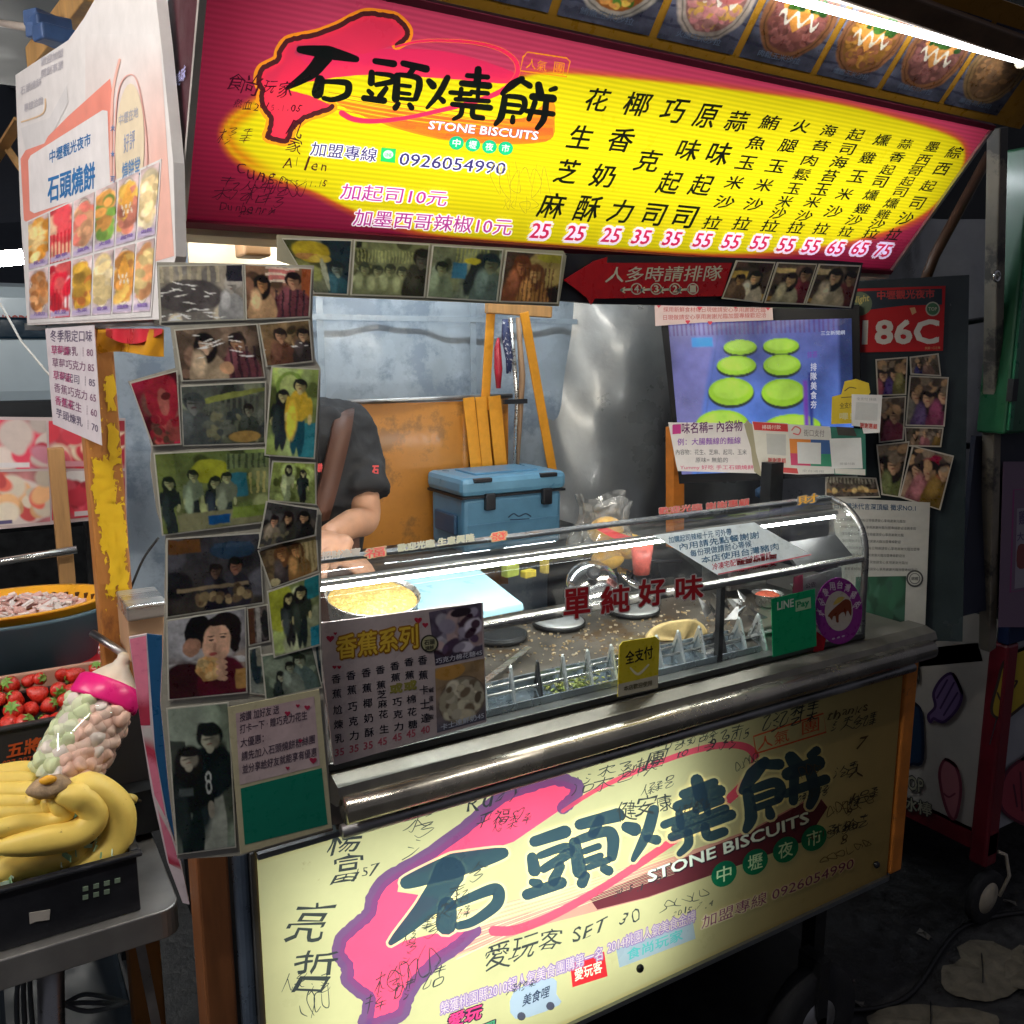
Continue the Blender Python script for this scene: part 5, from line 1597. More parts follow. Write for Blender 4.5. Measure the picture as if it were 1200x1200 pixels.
# cream card with a green block (no figure on it)
mb = MB()
CQ = [(267, 829), (374, 808), (389, 970), (282, 1001)]
mb.poly(CP, CQ, (.55, .50, .32), .008, thick=.0015)
p = Pic(70, 60, (.52, .38, .40), (.58, .46, .46), 3, .1, 5)
q = [(276, 836), (368, 816), (375, 897), (281, 920)]
mb.image(CP, q, p.out(), .008 + LAY)
for i, (t, a, b_) in enumerate((('按讚 加好友 送', (281, 846), (327, 836)), ('打卡一下 · 贈巧克力花生', (281, 860), (360, 843)), ('大優惠：', (282, 876), (309, 870)), ('請先加入石頭燒餅粉絲團', (283, 892), (369, 871)), ('並分享給好友就能享有優惠', (284, 907), (371, 886)))):
    mb.text(CP, t, a, b_, (0, -10.5), (.10, .07, .10), .008 + 2 * LAY, .012)
for x, y, r_ in ((337, 836, 3.5), (349, 827, 2.5), (360, 829, 3.5), (352, 868, 2.5), (367, 891, 4.5), (337, 900, 2.5)):
    mb.poly(CP, [(x + r_ * math.sin(t) ** 3, y - r_ * (.8 * math.cos(t) - .3 * math.cos(2 * t) - .1 * math.cos(3 * t))) for t in np.linspace(0, 6.28, 17)[:-1]], (.42, .03, .08), .008 + 3 * LAY)
mb.poly(CP, [(282, 924), (377, 900), (384, 966), (287, 990)], (.008, .20, .13), .008 + LAY)
tag(mb.build('notice_card', PRINT), 'cream notice card with pink text panel over a plain green block', 'notice card')

# ================================================================== PHOTO STRIP UNDER THE BIG SIGN
UP_ = Plane((0, 1.088, 0), (0, 1, 0))
mb = MB(); mb.poly(UP_, [(325, 275), (660, 294), (664, 300), (655, 359), (590, 356), (366, 347), (366, 318), (325, 305)], (.40, .38, .28), 0, thick=.003)
tag(mb.build('strip_backing', PAPERP), 'cream backing strip holding four photos under the big sign', 'strip')
def B1(p): p.rc(.55, 0, 1, 1, (.02, .04, .05)); p.el(.35, .22, .3, .2, (.35, .28, .03)); p.el(.25, .3, .2, .06, (.35, .2, .08)); p.el(.45, .35, .2, .07, (.42, .34, .08)); p.person(.75, .4, .75, (.03, .08, .10), (.16, .2, .17), (.02, .03, .03)); p.el(.48, .65, .06, .3, (.3, .32, .25))
def B2(p): p.stripes(.05, .15, .9, .38, (.32, .34, .16), 22, True); p.rc(0, .45, 1, .5, (.2, .22, .1)); [p.person(.15 + .17 * k, .4 + .04 * (k % 2), .6, (.17, .19, .11), (.26, .28, .16), (.05, .06, .04)) for k in range(5)]; p.person(.92, .1, .95, (.03, .03, .02), (.1, .1, .08), (.02, .02, .01)); p.rc(.02, 0, .1, .12, (.02, .02, .01))
def B3(p): p.stripes(.3, .0, .8, .3, (.3, .32, .12), 18, True); p.rc(.3, .3, .5, .6, (.05, .16, .24)); p.person(.15, .3, .7, (.16, .2, .14), (.22, .24, .14), (.02, .03, .02)); p.el(.62, .5, .1, .45, (.03, .04, .04), .3, .3); p.person(.85, .1, 1, (.1, .14, .13), (.16, .18, .12), (.02, .04, .05)); p.el(.58, .25, .12, .06, (.4, .36, .04))
def B4(p): p.el(.75, .3, .35, .4, (.30, .24, .10)); p.person(.3, .1, .9, (.2, .08, .04), (.36, .17, .08), (.14, .05, .02), True); p.person(.55, .25, .9, (.3, .17, .06), (.45, .30, .14), (.15, .07, .03), True); p.stripes(.3, .3, .9, 1, (.08, .03, .02), 14, True, .35); p.el(.85, .08, .3, .1, (.3, .28, .05))
for i, (q, f_, lb, t_, b_) in enumerate((([(330, 279), (413, 281), (408, 346), (367, 344)], B1, 'photo with a yellow bun sign, leftmost under the big sign', (.14, .15, .06), (.12, .13, .10)),
                                     ([(415, 281), (504, 286), (498, 349), (411, 346)], B2, 'pale green photo of a kitchen crew, second under the big sign', (.18, .20, .10), (.17, .19, .12)),
                                     ([(507, 287), (590, 292), (583, 354), (500, 349)], B3, 'green photo with a blue patch, third under the big sign', (.16, .18, .11), (.15, .18, .14)),
                                     ([(593, 293), (660, 298), (654, 356), (585, 354)], B4, 'reddish brown photo, rightmost of the four under the big sign', (.06, .04, .03), (.12, .08, .04)))):
    photo(UP_, q, f_, lb, 'photos in a strip under the big sign', .0015 + .0002 * i, seed=140 + i, top=t_, bot=b_, k=1.1)
# dark bar, arrow and three photos
mb = MB(); mb.poly(UP_, [(657, 297), (1012, 306), (1000, 362), (700, 356), (655, 352)], (.012, .014, .013), -.006, thick=.012)
tag(mb.build('dark_bar', BLACKP), 'black bar under the sign behind the red arrow', 'bar')
mb = MB()
mb.poly(UP_, [(661, 328), (696, 306), (712, 301), (711, 308), (858, 308), (846, 347), (697, 350), (693, 357), (688, 349)], (.40, .006, .012), .002, thick=.002)
mb.text(UP_, '人多時請排隊', (709, 331), (844, 329), (4, -18), (.62, .60, .48), .002 + LAY, .008)
for x, t in ((746, '4'), (769, '3'), (791, '2'), (812, '1')):
    mb.stroke(UP_, [(x - 18, 340), (x - 6, 339)], 2.6, (.62, .60, .48), .002 + LAY)
    mb.stroke(UP_, [(x - 18, 340), (x - 14, 337)], 1.6, (.62, .60, .48), .002 + LAY); mb.stroke(UP_, [(x - 18, 340), (x - 14, 343)], 1.6, (.62, .60, .48), .002 + LAY)
    mb.stroke(UP_, [(x + 6.2 * math.cos(a), 338.5 + 6.2 * math.sin(a)) for a in np.linspace(0, 6.28, 13)], 1.3, (.62, .60, .48), .002 + LAY)
    mb.char(UP_, t, (x, 338.5), 5, 8, (.62, .60, .48), .002 + LAY, .03)
tag(mb.build('arrow_sign', PRINT), 'red arrow sign pointing left with white queue lettering', 'sign')
def C1(p): p.rc(.0, .25, .4, .45, (.5, .36, .1)); p.rc(0, .8, 1, .95, (.4, .26, .06)); p.person(.62, .25, .85, (.42, .38, .3), (.48, .34, .2), (.02, .02, .015), True); p.person(.25, .35, .7, (.12, .08, .05), (.3, .2, .1)); p.el(.8, .1, .2, .15, (.05, .03, .03))
def C2(p): p.rc(0, .12, .5, .25, (.5, .4, .2)); p.rc(0, .85, 1, .95, (.35, .22, .06)); p.person(.8, .1, .9, (.12, .02, .03), (.3, .2, .13), wide=1.2); p.person(.45, .25, .85, (.3, .28, .2), (.5, .36, .22), (.02, .015, .015), True)
def C3(p): p.rc(0, .1, .4, .25, (.5, .42, .25)); p.rc(0, .85, 1, .95, (.35, .22, .06)); p.person(.85, .15, .9, (.10, .02, .02), (.25, .17, .1), wide=1.2); p.person(.45, .1, 1, (.34, .3, .22), (.52, .38, .24), (.015, .012, .012), True)
for i, (q, f_, lb) in enumerate((([(863, 305), (909, 307), (894, 355), (846, 350)], C1, 'photo of a white-shirted girl, nearest the red arrow'), ([(911, 307), (958, 309), (943, 357), (896, 355)], C2, 'photo of a long-haired girl, middle of the slanted three'),
                             ([(960, 309), (1009, 311), (997, 361), (944, 357)], C3, 'photo of a girl in profile, rightmost of the slanted three'))):
    photo(UP_, q, f_, lb, 'slanted photos beside the red arrow', .002, seed=160 + i, top=(.10, .08, .06), bot=(.08, .05, .04), k=1.0)
# ================================================================== SCREEN AND PAPERS AT THE RIGHT END
TD = np.array((-.585, .811, 0)); TN = np.array((.811, .585, 0))
TVP = Plane(yp(1010, 450, 1.30), TN)
tv = thing('television', 'black-framed screen showing round green pancakes on a griddle', 'screen', TVP.at(895, 556))
b = MB(); b.poly(TVP, [(773, 366), (1007, 357), (1009, 557), (796, 567)], (1, 1, 1), -.003, thick=.028); b.build('frame', mat('bezel_black', (.006, .006, .008), .5, spec=.2), tv, bevel=.003)
q = [(783, 379), (998, 373), (1001, 548), (799, 556)]
p = Pic(190, 150, (.16, .17, .42), (.14, .32, .82), 8, .14, 4)
p.mix(np.clip((.28 - p.u + p.v * -.22 + .02) / .03, 0, 1), (.24, .24, .50))
p.mix(np.clip(1 - np.abs(.30 - .20 * p.v - p.u) / .008, 0, 1) * .6, (.12, .16, .35))
p.stripes(0, 0, 1, .09, (.16, .10, .30), 40, True)
p.mix(np.clip((p.u - .9 - .02) / .02, 0, 1) * (p.v < .55) * .8, (.02, .04, .12))
def tvx(x, y): return ((x - 784) / 219, (y - 376) / 177)
for cx, cy, rx, ry in ((872, 406, 20, 8.5), (921, 406, 21, 9), (866, 427, 24, 11), (921, 428, 22, 12), (857, 457, 28, 16), (921, 460, 26, 16), (843, 496, 34, 18), (930, 500, 34, 14)):
    u_, v_ = tvx(cx, cy)
    p.el(u_, v_ + .012, rx / 219 * 1.04, ry / 177 * 1.1, (.05, .07, .06), .08)
    p.el(u_, v_, rx / 219, ry / 177, (.40, .66, .06), .06)
    p.el(u_, v_ - ry / 177 * .15, rx / 219 * .8, ry / 177 * .7, (.50, .76, .12), .3)
p.rc(.13, .1, .25, .16, (.05, .35, .8))
p.rc(.735, .40, .76, .96, (.25, .1, .5)); p.rc(.765, .35, .785, .85, (.06, .08, .35))
SCR = mat('screen_picture', attr=True, rough=.2, emit=.62, var=.0)
SCR.node_tree.links.remove([l for l in SCR.node_tree.links if l.to_socket.name == 'Base Color'][0])
SCR.node_tree.nodes['Principled BSDF'].inputs['Base Color'].default_value = (.01, .01, .012, 1)
p.film(.10)
b = MB(); b.image(TVP, q, p.out(1.1), LAY)
b.text(TVP, '三立新聞網', (962, 393), (990, 392), (0, -5), (.7, .75, .9), LAY * 3, .01)
b.text(TVP, '抹茶', (946, 420), (958, 419), (0, -8), (.2, .1, .5), LAY * 3, .03)
for i, ch in enumerate('排隊美食夯'):
    b.char(TVP, ch, (953.5, 430 + i * 11), 7, 9, (.75, .75, .9), LAY * 3, .02)
b.build('screen', SCR, tv)
b = MB(); c_ = TVP.at(905, 590) - np.append(TN[:2], 0) * .03; b.box(c_, (.04, .03, .20)); b.build('stand', DARKM, tv)
b = MB(); c1, c2 = yp(791, 500, 1.72), yp(791, 640, 1.72)
b.beam(c1, c2, .035, .03, up=(0, 1, 0)); tag(b.build('orange_strut', ORNG), 'orange upright strut behind the screen papers', 'strut')
def card(pl, q, base, label, fn=None, off=0.0, name='notice', cat='notice', group=None, m=None, thick=.0012):
    mb = MB(); mb.poly(pl, q, base, off, thick=thick)
    if fn: fn(mb, pl, off + LAY)
    return mb.build(name, m or PAPERP, label=label, cat=cat, group=group)
def lines(mb, pl, off, q, rows, col, h=5.0, seed=0, txt='本店採用新鮮食材每日現做請安心享用謝謝光臨加盟專線歡迎洽詢', bold=.0):
    """rows of small print between the two sides of q"""
    r = random.Random(seed); q = np.asarray(q, float)
    for i in range(rows):
        t = (i + .8) / (rows + .3)
        a = q[0] * (1 - t) + q[3] * t; c = q[1] * (1 - t) + q[2] * t
        e = r.uniform(.72, .97) if rows > 2 else .95
        s0 = r.randint(0, 9)
        n_ = max(4, int(np.linalg.norm(c - a) * e / (h * 1.05)))
        mb.text(pl, (txt * 4)[s0:s0 + n_], a * .96 + c * .04, a * (1 - e) + c * e, (0, -h), col, off, bold)
HS = Plane(TVP.p0 + TVP.n * .02, TN)
def f(mb, pl, o):
    lines(mb, pl, o, [(772, 358), (903, 361), (905, 375), (772, 380)], 2, (.42, .10, .10), 6, 1, bold=.01)
    for x, y in ((772, 358), (820, 361), (832, 378), (862, 359), (900, 361), (806, 377)):
        mb.poly(pl, [(x + 3 * math.sin(t) ** 3, y - 3 * (.8 * math.cos(t) - .3 * math.cos(2 * t))) for t in np.linspace(0, 6.28, 13)[:-1]], (.55, .03, .06), o + LAY)
card(HS, [(767, 355), (824, 358), (905, 360), (906, 375), (824, 378), (768, 382)], (.58, .44, .42), 'narrow pale notice with red hearts along the top of the screen', f)
def f(mb, pl, o):
    mb.text(pl, '口味名稱= 內容物', (789, 509), (870, 505), (0, -13), (.10, .02, .10), o, .02)
    mb.poly(pl, [(788, 498), (798, 497), (798, 508), (788, 509)], (.42, .02, .18), o + LAY)
    mb.text(pl, '例：大腸麵線的麵線', (794, 522), (868, 520), (0, -8), (.22, .08, .35), o, .02)
    mb.text(pl, '內容物：花生、芝麻、起司、玉米', (792, 533), (875, 533), (0, -6.5), (.08, .08, .09), o, .005)
    mb.text(pl, '原味= 無餡的', (815, 542), (853, 542), (0, -6), (.08, .08, .09), o, .005)
    mb.text(pl, 'Yummy 好吃 手工石頭燒餅', (797, 551), (883, 551), (0, -6), (.52, .05, .14), o, .01)
    mb.poly(pl, [(872, 497), (882, 498), (897, 553), (884, 553), (880, 525)], (.30, .27, .17), o + .0002, 2)
card(HS, [(783, 495), (880, 496), (893, 552), (897, 555), (794, 552)], (.62, .58, .56), 'white taste-explaining notice with large black heading under the screen', f, .002)
def f(mb, pl, o):
    mb.poly(pl, [(882, 494), (923, 497), (924, 506), (884, 504)], (.50, .03, .03), o)
    mb.text(pl, '掃碼付款', (893, 503), (915, 503), (0, -5), (.7, .6, .55), o + LAY, .01)
    mb.poly(pl, [(898, 508), (921, 509), (921, 534), (899, 532)], (.45, .45, .42), o)
    mb.text(pl, '謝謝惠顧', (900, 542), (921, 543), (0, -6), (.5, .05, .05), o, .02)
    mb.poly(pl, [(892, 546), (936, 549), (936, 555), (893, 552)], (.5, .05, .05), o)
card(HS, [(881, 494), (923, 496), (936, 549), (936, 556), (892, 553), (886, 530)], (.60, .58, .50), 'cream payment card with a red heading and blank square', f, .003)
def f(mb, pl, o):
    mb.poly(pl, [(925, 514), (950, 515), (950, 532), (926, 531)], (.62, .20, .03), o); mb.poly(pl, [(950, 515), (978, 516), (978, 532), (950, 532)], (.03, .09, .26), o)
    mb.poly(pl, [(926, 531), (950, 532), (950, 546), (927, 545)], (.50, .04, .12), o); mb.poly(pl, [(950, 532), (978, 532), (979, 547), (950, 546)], (.02, .22, .12), o)
    mb.poly(pl, [(934, 518), (962, 519), (962, 544), (935, 543)], (.62, .62, .60), o + LAY)
    mb.text(pl, '街口支付', (942, 511), (966, 512), (0, -8), (.22, .2, .2), o, .015)
    mb.stroke(pl, [(928, 504), (932, 500), (938, 503), (936, 509), (930, 508)], 1.6, (.55, .12, .12), o)
    mb.text(pl, '全台通用', (940, 553), (965, 554), (0, -3), (.3, .3, .3), o, 0)
card(HS, [(923, 497), (972, 500), (980, 513), (980, 555), (936, 556), (924, 512)], (.58, .56, .52), 'payment card with orange, blue, pink and green quarters round a blank square', f, .004)
def f(mb, pl, o):
    mb.poly(pl, [(972, 514), (1009, 513), (1011, 549), (975, 549)], (.66, .66, .64), o)
    mb.text(pl, '掃描付款', (984, 545), (1002, 545), (0, -3), (.3, .3, .3), o + LAY, 0)
    mb.poly(pl, [(980, 500), (1000, 501), (1004, 511), (982, 510)], (.04, .035, .03), o + LAY)
    mb.poly(pl, [(978, 549), (1014, 550), (1014, 557), (979, 555)], (.6, .58, .52), o)
card(HS, [(973, 500), (1014, 503), (1015, 557), (978, 556)], (.015, .13, .09), 'dark green payment stand with a white blank card', f, .005)
def f(mb, pl, o):
    mb.text(pl, '全支付', (984, 479), (1000, 478), (0, -7), (.12, .09, .01), o, .01)
    mb.stroke(pl, [(990, 458), (996, 454), (1003, 455)], 1.2, (.10, .07, .01), o); mb.stroke(pl, [(986, 466), (1012, 464)], 1.0, (.10, .07, .01), o)
    mb.text(pl, '嗶！', (984, 492), (998, 492), (0, -8), (.6, .55, .3), o, .02)
card(HS, [(975, 465), (986, 462), (990, 447), (1003, 444), (1018, 449), (1020, 460), (1012, 470), (1002, 496), (974, 497)], (.62, .45, .02), 'yellow cut-out payment sign at the lower right of the screen', f, .007)
def f(mb, pl, o):
    mb.text(pl, '全支付 掃碼', (1004, 469), (1027, 470), (0, -3.5), (.35, .35, .35), o, 0)
    mb.text(pl, '謝謝惠顧', (1008, 501), (1028, 503), (0, -6), (.5, .05, .04), o, .03)
    mb.poly(pl, [(1003, 471), (1029, 473), (1028, 493), (1002, 492)], (.58, .58, .56), o)
card(HS, [(998, 462), (1034, 463), (1031, 507), (1012, 508), (1010, 500), (998, 499)], (.70, .68, .66), 'small white payment card overlapping the yellow cut-out sign', f, .009)
# ---- 186C plate
RP = Plane(TVP.p0 - TVP.n * .022 + np.array((.02, 0, 0)), (.65, .76, 0))
def f(mb, pl, o):
    mb.poly(pl, [(992, 342), (1104, 338), (1104, 357), (1060, 358), (1010, 364), (990, 372)], (.02, .03, .045), o)
    mb.text(pl, '中壢觀光夜市', (1028, 351), (1095, 349), (0, -10), (.50, .05, .05), o + LAY, .03)
    mb.poly(pl, [(1007 + 15 * math.cos(t), 356 + 14 * math.sin(t)) for t in np.linspace(0, 6.28, 25)[:-1]], (.12, .16, .10), o + LAY)
    mb.text(pl, 'Night', (998, 358), (1018, 355), (1, -10), (.55, .45, .15), o + 2 * LAY, .03)
    for r_, c in ((8.5, (.45, .45, .38)), (7, (.05, .16, .08))):
        mb.poly(pl, [(1093 + r_ * math.cos(t), 362 + r_ * math.sin(t)) for t in np.linspace(0, 6.28, 21)[:-1]], c, o + LAY * (9 - r_))
    mb.text(pl, 'TOP', (1088, 364), (1098, 364), (0, -4), (.5, .5, .4), o + 4 * LAY, .02)
    mb.text(pl, '186C', (1011, 403), (1099, 402), (1, -27), (.70, .66, .60), o + LAY, .035)
    mb.poly(pl, [(1066, 361), (1072, 360), (1074, 366), (1069, 369)], (.55, .32, .16), o + LAY)
    mb.text(pl, '民國一〇三年', (1084, 409.5), (1102, 409), (0, -3), (.55, .4, .15), o + LAY, .01)
card(RP, [(987, 339), (1108, 335), (1105, 411), (1004, 413), (1002, 372), (988, 370)], (.45, .008, .012), 'red stall number plate reading 186C', f, 0, 'number_plate', 'number plate', thick=.003)
# ---- photos right of the screen
def D(k):
    r = random.Random(k)
    def g_(p):
        for j in range(2 + k % 2):
            p.person(.25 + .33 * j + r.uniform(-.05, .05), r.uniform(.1, .3), .9, (r.uniform(.02, .2), r.uniform(.02, .12), r.uniform(.02, .1)), (.36, .24, .16), (.02, .015, .015), r.random() > .4)
        p.blobs(0, 0, 1, .3, 10, .12, [(.3, .2, .12), (.08, .06, .05), (.2, .16, .12)])
    return g_
def D7(p): p.stripes(0, .0, 1, .3, (.4, .38, .3), 14, True); p.rc(0, .6, 1, .75, (.28, .18, .08)); p.blobs(.1, .4, .9, .7, 16, .12, [(.5, .38, .18), (.1, .08, .06)])
def D6(p): p.el(.65, .45, .4, .4, (.22, .02, .05)); D(5)(p)
RG = 'photos stuck right of the screen'
for i, (q, f_, lb, o_) in enumerate((([(1026, 420), (1100, 414), (1103, 443), (1066, 446), (1062, 462), (1028, 464)], None, '', 0),
        ([(1026, 421), (1064, 418), (1062, 463), (1028, 464)], D(1), 'photo of a girl in profile directly under the number plate', .003),
        ([(1066, 418), (1100, 414), (1103, 441), (1067, 439)], D(2), 'small photo of a stall front under the number plate', .002),
        ([(1066, 440), (1112, 442), (1107, 500), (1061, 499)], D(3), 'dark group photo at the right edge beside the screen', .003),
        ([(1028, 466), (1062, 464), (1059, 516), (1030, 519)], D(4), 'dim brown photo left of the dark group photo', .001),
        ([(1060, 500), (1106, 501), (1103, 524), (1061, 523)], D(5), 'low wide photo under the dark group photo', .001),
        ([(1027, 521), (1066, 517), (1054, 583), (1033, 580)], D(6), 'upright photo of a standing woman left of the tilted red one', .004),
        ([(1069, 522), (1118, 534), (1102, 598), (1054, 583)], D6, 'tilted photo with a red coat, rightmost of the photos', .006),
        ([(967, 557), (1027, 560), (1032, 583), (967, 584)], D7, 'low photo of a food counter above the typed letter', .004))):
    if f_ is None: continue
    photo(RP, q, f_, lb, RG, o_, seed=180 + i, top=(.12, .10, .08), bot=(.08, .065, .055), k=1.0, edge=(.45, .42, .36))
# ---- typed letter with green produce picture
def f(mb, pl, o):
    mb.text(pl, '日常攤沐代言深頂級 徵求NO.1', (978, 596), (1073, 599), (0, -7), (.05, .09, .16), o, .02)
    lines(mb, pl, o, [(980, 604), (1084, 607), (1082, 674), (986, 672)], 8, (.10, .10, .10), 3.6, 4)
    p = Pic(60, 40, (.02, .06, .035), (.015, .05, .03), 8, .4, 4); p.blobs(.05, .1, .95, .95, 22, .26, [(.03, .11, .06), (.025, .08, .045), (.05, .14, .09)])
    mb.image(pl, [(1003, 676), (1062, 675), (1060, 729), (1000, 728)], p.out(), o)
    for r_, c in ((10, (.05, .05, .05)), (8, (.45, .44, .40)), (6.5, (.12, .12, .12)), (5.5, (.45, .44, .40))):
        mb.poly(pl, [(1072 + r_ * math.cos(t), 678 + r_ * math.sin(t)) for t in np.linspace(0, 6.28, 25)[:-1]], c, o + LAY * (12 - r_))
    mb.text(pl, '認證', (1068, 680), (1076, 680), (0, -4), (.1, .1, .1), o + 8 * LAY, .02)
card(RP, [(975, 583), (1090, 589), (1084, 738), (1003, 732), (985, 690)], (.46, .45, .41), 'long typed letter with a dark green produce picture at its foot', f, .008, 'typed_letter', 'letter')
# ---- dark clear screen panel they hang on, behind
b = MB(); b.poly(RP, [(1000, 330), (1136, 322), (1128, 752), (1010, 748)], (1, 1, 1), -.012, thick=.006)
tag(b.build('acrylic_partition', mat('dark_acrylic', (.03, .042, .045), .22, var=.6, scale=3, coat=.4)), 'dark glossy side panel behind the photos and number plate', 'panel')
b = MB(); b.poly(RP, [(1008, 740), (1090, 744), (1085, 752), (1010, 748)], (1, 1, 1), .02, thick=.02)
tag(b.build('panel_foot', DARKM), 'dark foot rail under the typed letter', 'rail')
b = MB(); a_, c_ = yp(1118, 600, 1.62), yp(1176, 770, 1.62); b.box(((a_[0] + c_[0]) / 2 + .05, 1.62, (a_[2] + c_[2]) / 2), (c_[0] - a_[0] + .2, .01, a_[2] - c_[2]))
tag(b.build('grey_metal_wall', mat('grey_metal_wall', (.20, .22, .22), .35, .5, var=.4, scale=5, bump=.1)), 'dull grey metal wall panel below the clamp bars at the right', 'wall panel')
# brown slanting brace near the sign end
b = MB(True); b.tube([yp(1160, 180, 1.30), yp(1095, 300, 1.34), yp(1078, 345, 1.36)], .012, 10)
tag(b.build('brace', mat('dim_brown', (.09, .04, .02), .5, var=.4, scale=20)), 'brown slanting brace between the sign end and the right post', 'brace')
b = MB(True); b.tube([yp(1070, 392, 1.32), yp(1120, 380, 1.32), yp(1190, 368, 1.30)], .007, 8); tag(b.build('clamp_bar', DARKM), 'upper dark clamp bar across the cream post', 'bar')
b = MB(True); b.tube([yp(1100, 510, 1.36), yp(1130, 522, 1.34), yp(1168, 524, 1.30)], .009, 8); tag(b.build('clamp_bar', DARKM), 'lower dark clamp bar reaching the cream post foot', 'bar')
# cream post with ring
b = MB(); b.beam(yp(1169, 150, 1.17), yp(1157, 760, 1.24), .030, .030, up=(0, 1, 0))
o = b.build('cream_post', mat('dirty_cream', (.22, .19, .15), .55, var=.4, scale=7, bump=.08, dirt=((.06, .055, .05), 5, .52)), bevel=.003); tag(o, 'dirty cream upright post beside the green cabinet', 'post')
c_ = yp(1166, 324, 1.15)
b = MB(True); b.tube([c_ + np.array((.010 * math.cos(t), -.004, .010 * math.sin(t))) for t in np.linspace(0, 6.3, 17)], .003, 8); tag(b.build('eye_ring', CHROME), 'small shiny ring bolted high on the cream post', 'ring')
# green cabinet
p0 = yp(1168, 180, 1.16); p1 = yp(1172, 540, 1.16)
b = MB(); b.box((p1[0] + .20, 1.19, (1.36 + 1.98) / 2), (.40, .07, .62)); gcab = b.build('green_cabinet', mat('green_paint', (.012, .11, .045), .35, var=.3, scale=5, coat=.3), bevel=.006)
tag(gcab, 'dark green cabinet hanging at the right edge', 'cabinet')
b = MB(); b.box((p1[0] + .012, 1.152, 1.67), (.014, .006, .60)); b.build('door_edge', mat('green_edge', (.02, .16, .08), .3), gcab)
for z in (1.46, 1.9):
    b = MB(); b.box((p1[0] + .004, 1.150, z), (.02, .014, .05)); b.build('hinge', DARKM, gcab)
b = MB(); b.box((p1[0] + .42, 1.235, 1.44), (.04, .035, 1.08)); tag(b.build('stall_post', DARKM, bevel=.003), 'dark post of the next stall carrying the green cabinet', 'post')
b = MB(); b.box((p1[0] + .22, 1.235, 1.13), (.42, .012, .44)); tag(b.build('poster_board', mat('navy_rail2', (.03, .035, .06), .5)), 'dark navy board behind the dim lilac price poster', 'board')
# lilac poster
LP_ = Plane((0, 1.20, 0), (0, 1, 0))
def f(mb, pl, o):
    mb.stroke(pl, [(1230, 572), (1188, 574), (1184, 694), (1230, 686)], 2, (.30, .06, .20), o, 1)
    mb.poly(pl, [(1192, 596), (1225, 593), (1225, 684), (1189, 690)], (.34, .30, .36), o)
    mb.poly(pl, [(1193, 640), (1203, 640), (1202, 664), (1192, 664)], (.22, .05, .05), o + LAY, 3)
    mb.text(pl, '雞排', (1194, 615), (1210, 613), (0, -16), (.12, .08, .18), o + LAY, .02)
    mb.text(pl, '大杯', (1192, 634), (1208, 632), (0, -10), (.12, .08, .18), o + LAY, .02)
card(LP_, [(1176, 541), (1250, 541), (1250, 735), (1170, 735)], (.20, .13, .20), 'dim lilac price poster at the right edge under the green cabinet', f, 0, 'lilac_poster', 'poster')

# ================================================================== THE NEXT STALL WITH FROZEN-TREAT DRAWINGS
ns = thing('ice_stall', 'white stall with purple and yellow frozen-treat drawings and a red corner post', 'stall', (2.6, 1.6, .15))
FPL = Plane((0, 1.235, 0), (0, 1, 0)); SPL = Plane((2.235, 0, 0), (1, 0, 0))
REDP = mat('red_paint', (.16, .010, .02), .4, var=.35, scale=8, coat=.2)
WPN = mat('stall_white', attr=True, rough=.45, var=.2, scale=4)
b = MB(); b.box((2.26, 1.25, .485), (.055, .05, .63)); b.build('corner_post', REDP, ns, bevel=.008)
b = MB(); b.box((2.26, 1.5, .235), (.04, .55, .06)); b.build('bottom_rail', REDP, ns)
def pop(mb, pl, pts, c_, ol, off, face=None, str_=None):
    mb.stroke(pl, pts + [pts[0], pts[1]], 3.4, ol, off + LAY * 2, 4)
    mb.poly(pl, pts, c_, off + LAY, 4)
    if str_:
        for s_ in str_: mb.stroke(pl, s_, 2.2, ol, off + 2 * LAY)
b = MB()
b.add([(2.24, 1.26, .255), (2.24, 2.05, .255), (2.24, 2.05, .86), (2.24, 1.26, .86)], [(0, 1, 2, 3)], (.40, .36, .32))
pop(b, SPL, [(1117, 790), (1127, 812), (1122, 830), (1108, 845), (1100, 845), (1094, 842), (1090, 846), (1088, 838), (1096, 828), (1094, 812), (1104, 795)], (.16, .10, .22), (.04, .015, .07), .003, None, [[(1102, 830), (1118, 800)], [(1098, 818), (1110, 797)], [(1106, 838), (1122, 812)]])
pop(b, SPL, [(1108, 890), (1120, 898), (1126, 925), (1120, 958), (1112, 955), (1104, 930), (1101, 905)], (.36, .12, .14), (.16, .03, .05), .003, None, [[(1106, 930), (1112, 934), (1119, 930)]])
pop(b, SPL, [(1060, 822), (1074, 826), (1080, 840), (1081, 890), (1070, 895), (1058, 890)], (.01, .03, .07), (.005, .01, .03), .003)
for t_, a_, c_ in (('POP', (1057, 922), (1082, 930)), ('冰棒', (1058, 948), (1092, 958))):
    b.text(SPL, t_, a_, c_, (0, -16), (.03, .03, .03), .003, .08); b.text(SPL, t_, a_, c_, (0, -16), (.30, .28, .20), .0035, .02)
b.text(SPL, '清涼', (1068, 800), (1078, 800), (0, -38), (.02, .02, .02), .003, .05)
b.build('side_panel', WPN, ns)
b = MB()
b.add([(2.285, 1.24, .26), (3.6, 1.24, .26), (3.6, 1.24, .80), (2.285, 1.24, .80)], [(0, 1, 2, 3)], (.38, .38, .40))
pop(b, FPL, [(1182, 768), (1225, 755), (1225, 800), (1185, 838), (1178, 842), (1166, 840), (1162, 830), (1168, 805)], (.50, .36, .03), (.05, .03, .02), .003, None, [[(1176, 798), (1180, 802)], [(1185, 800), (1192, 798), (1188, 806)], [(1169, 812), (1174, 822), (1184, 820)]])
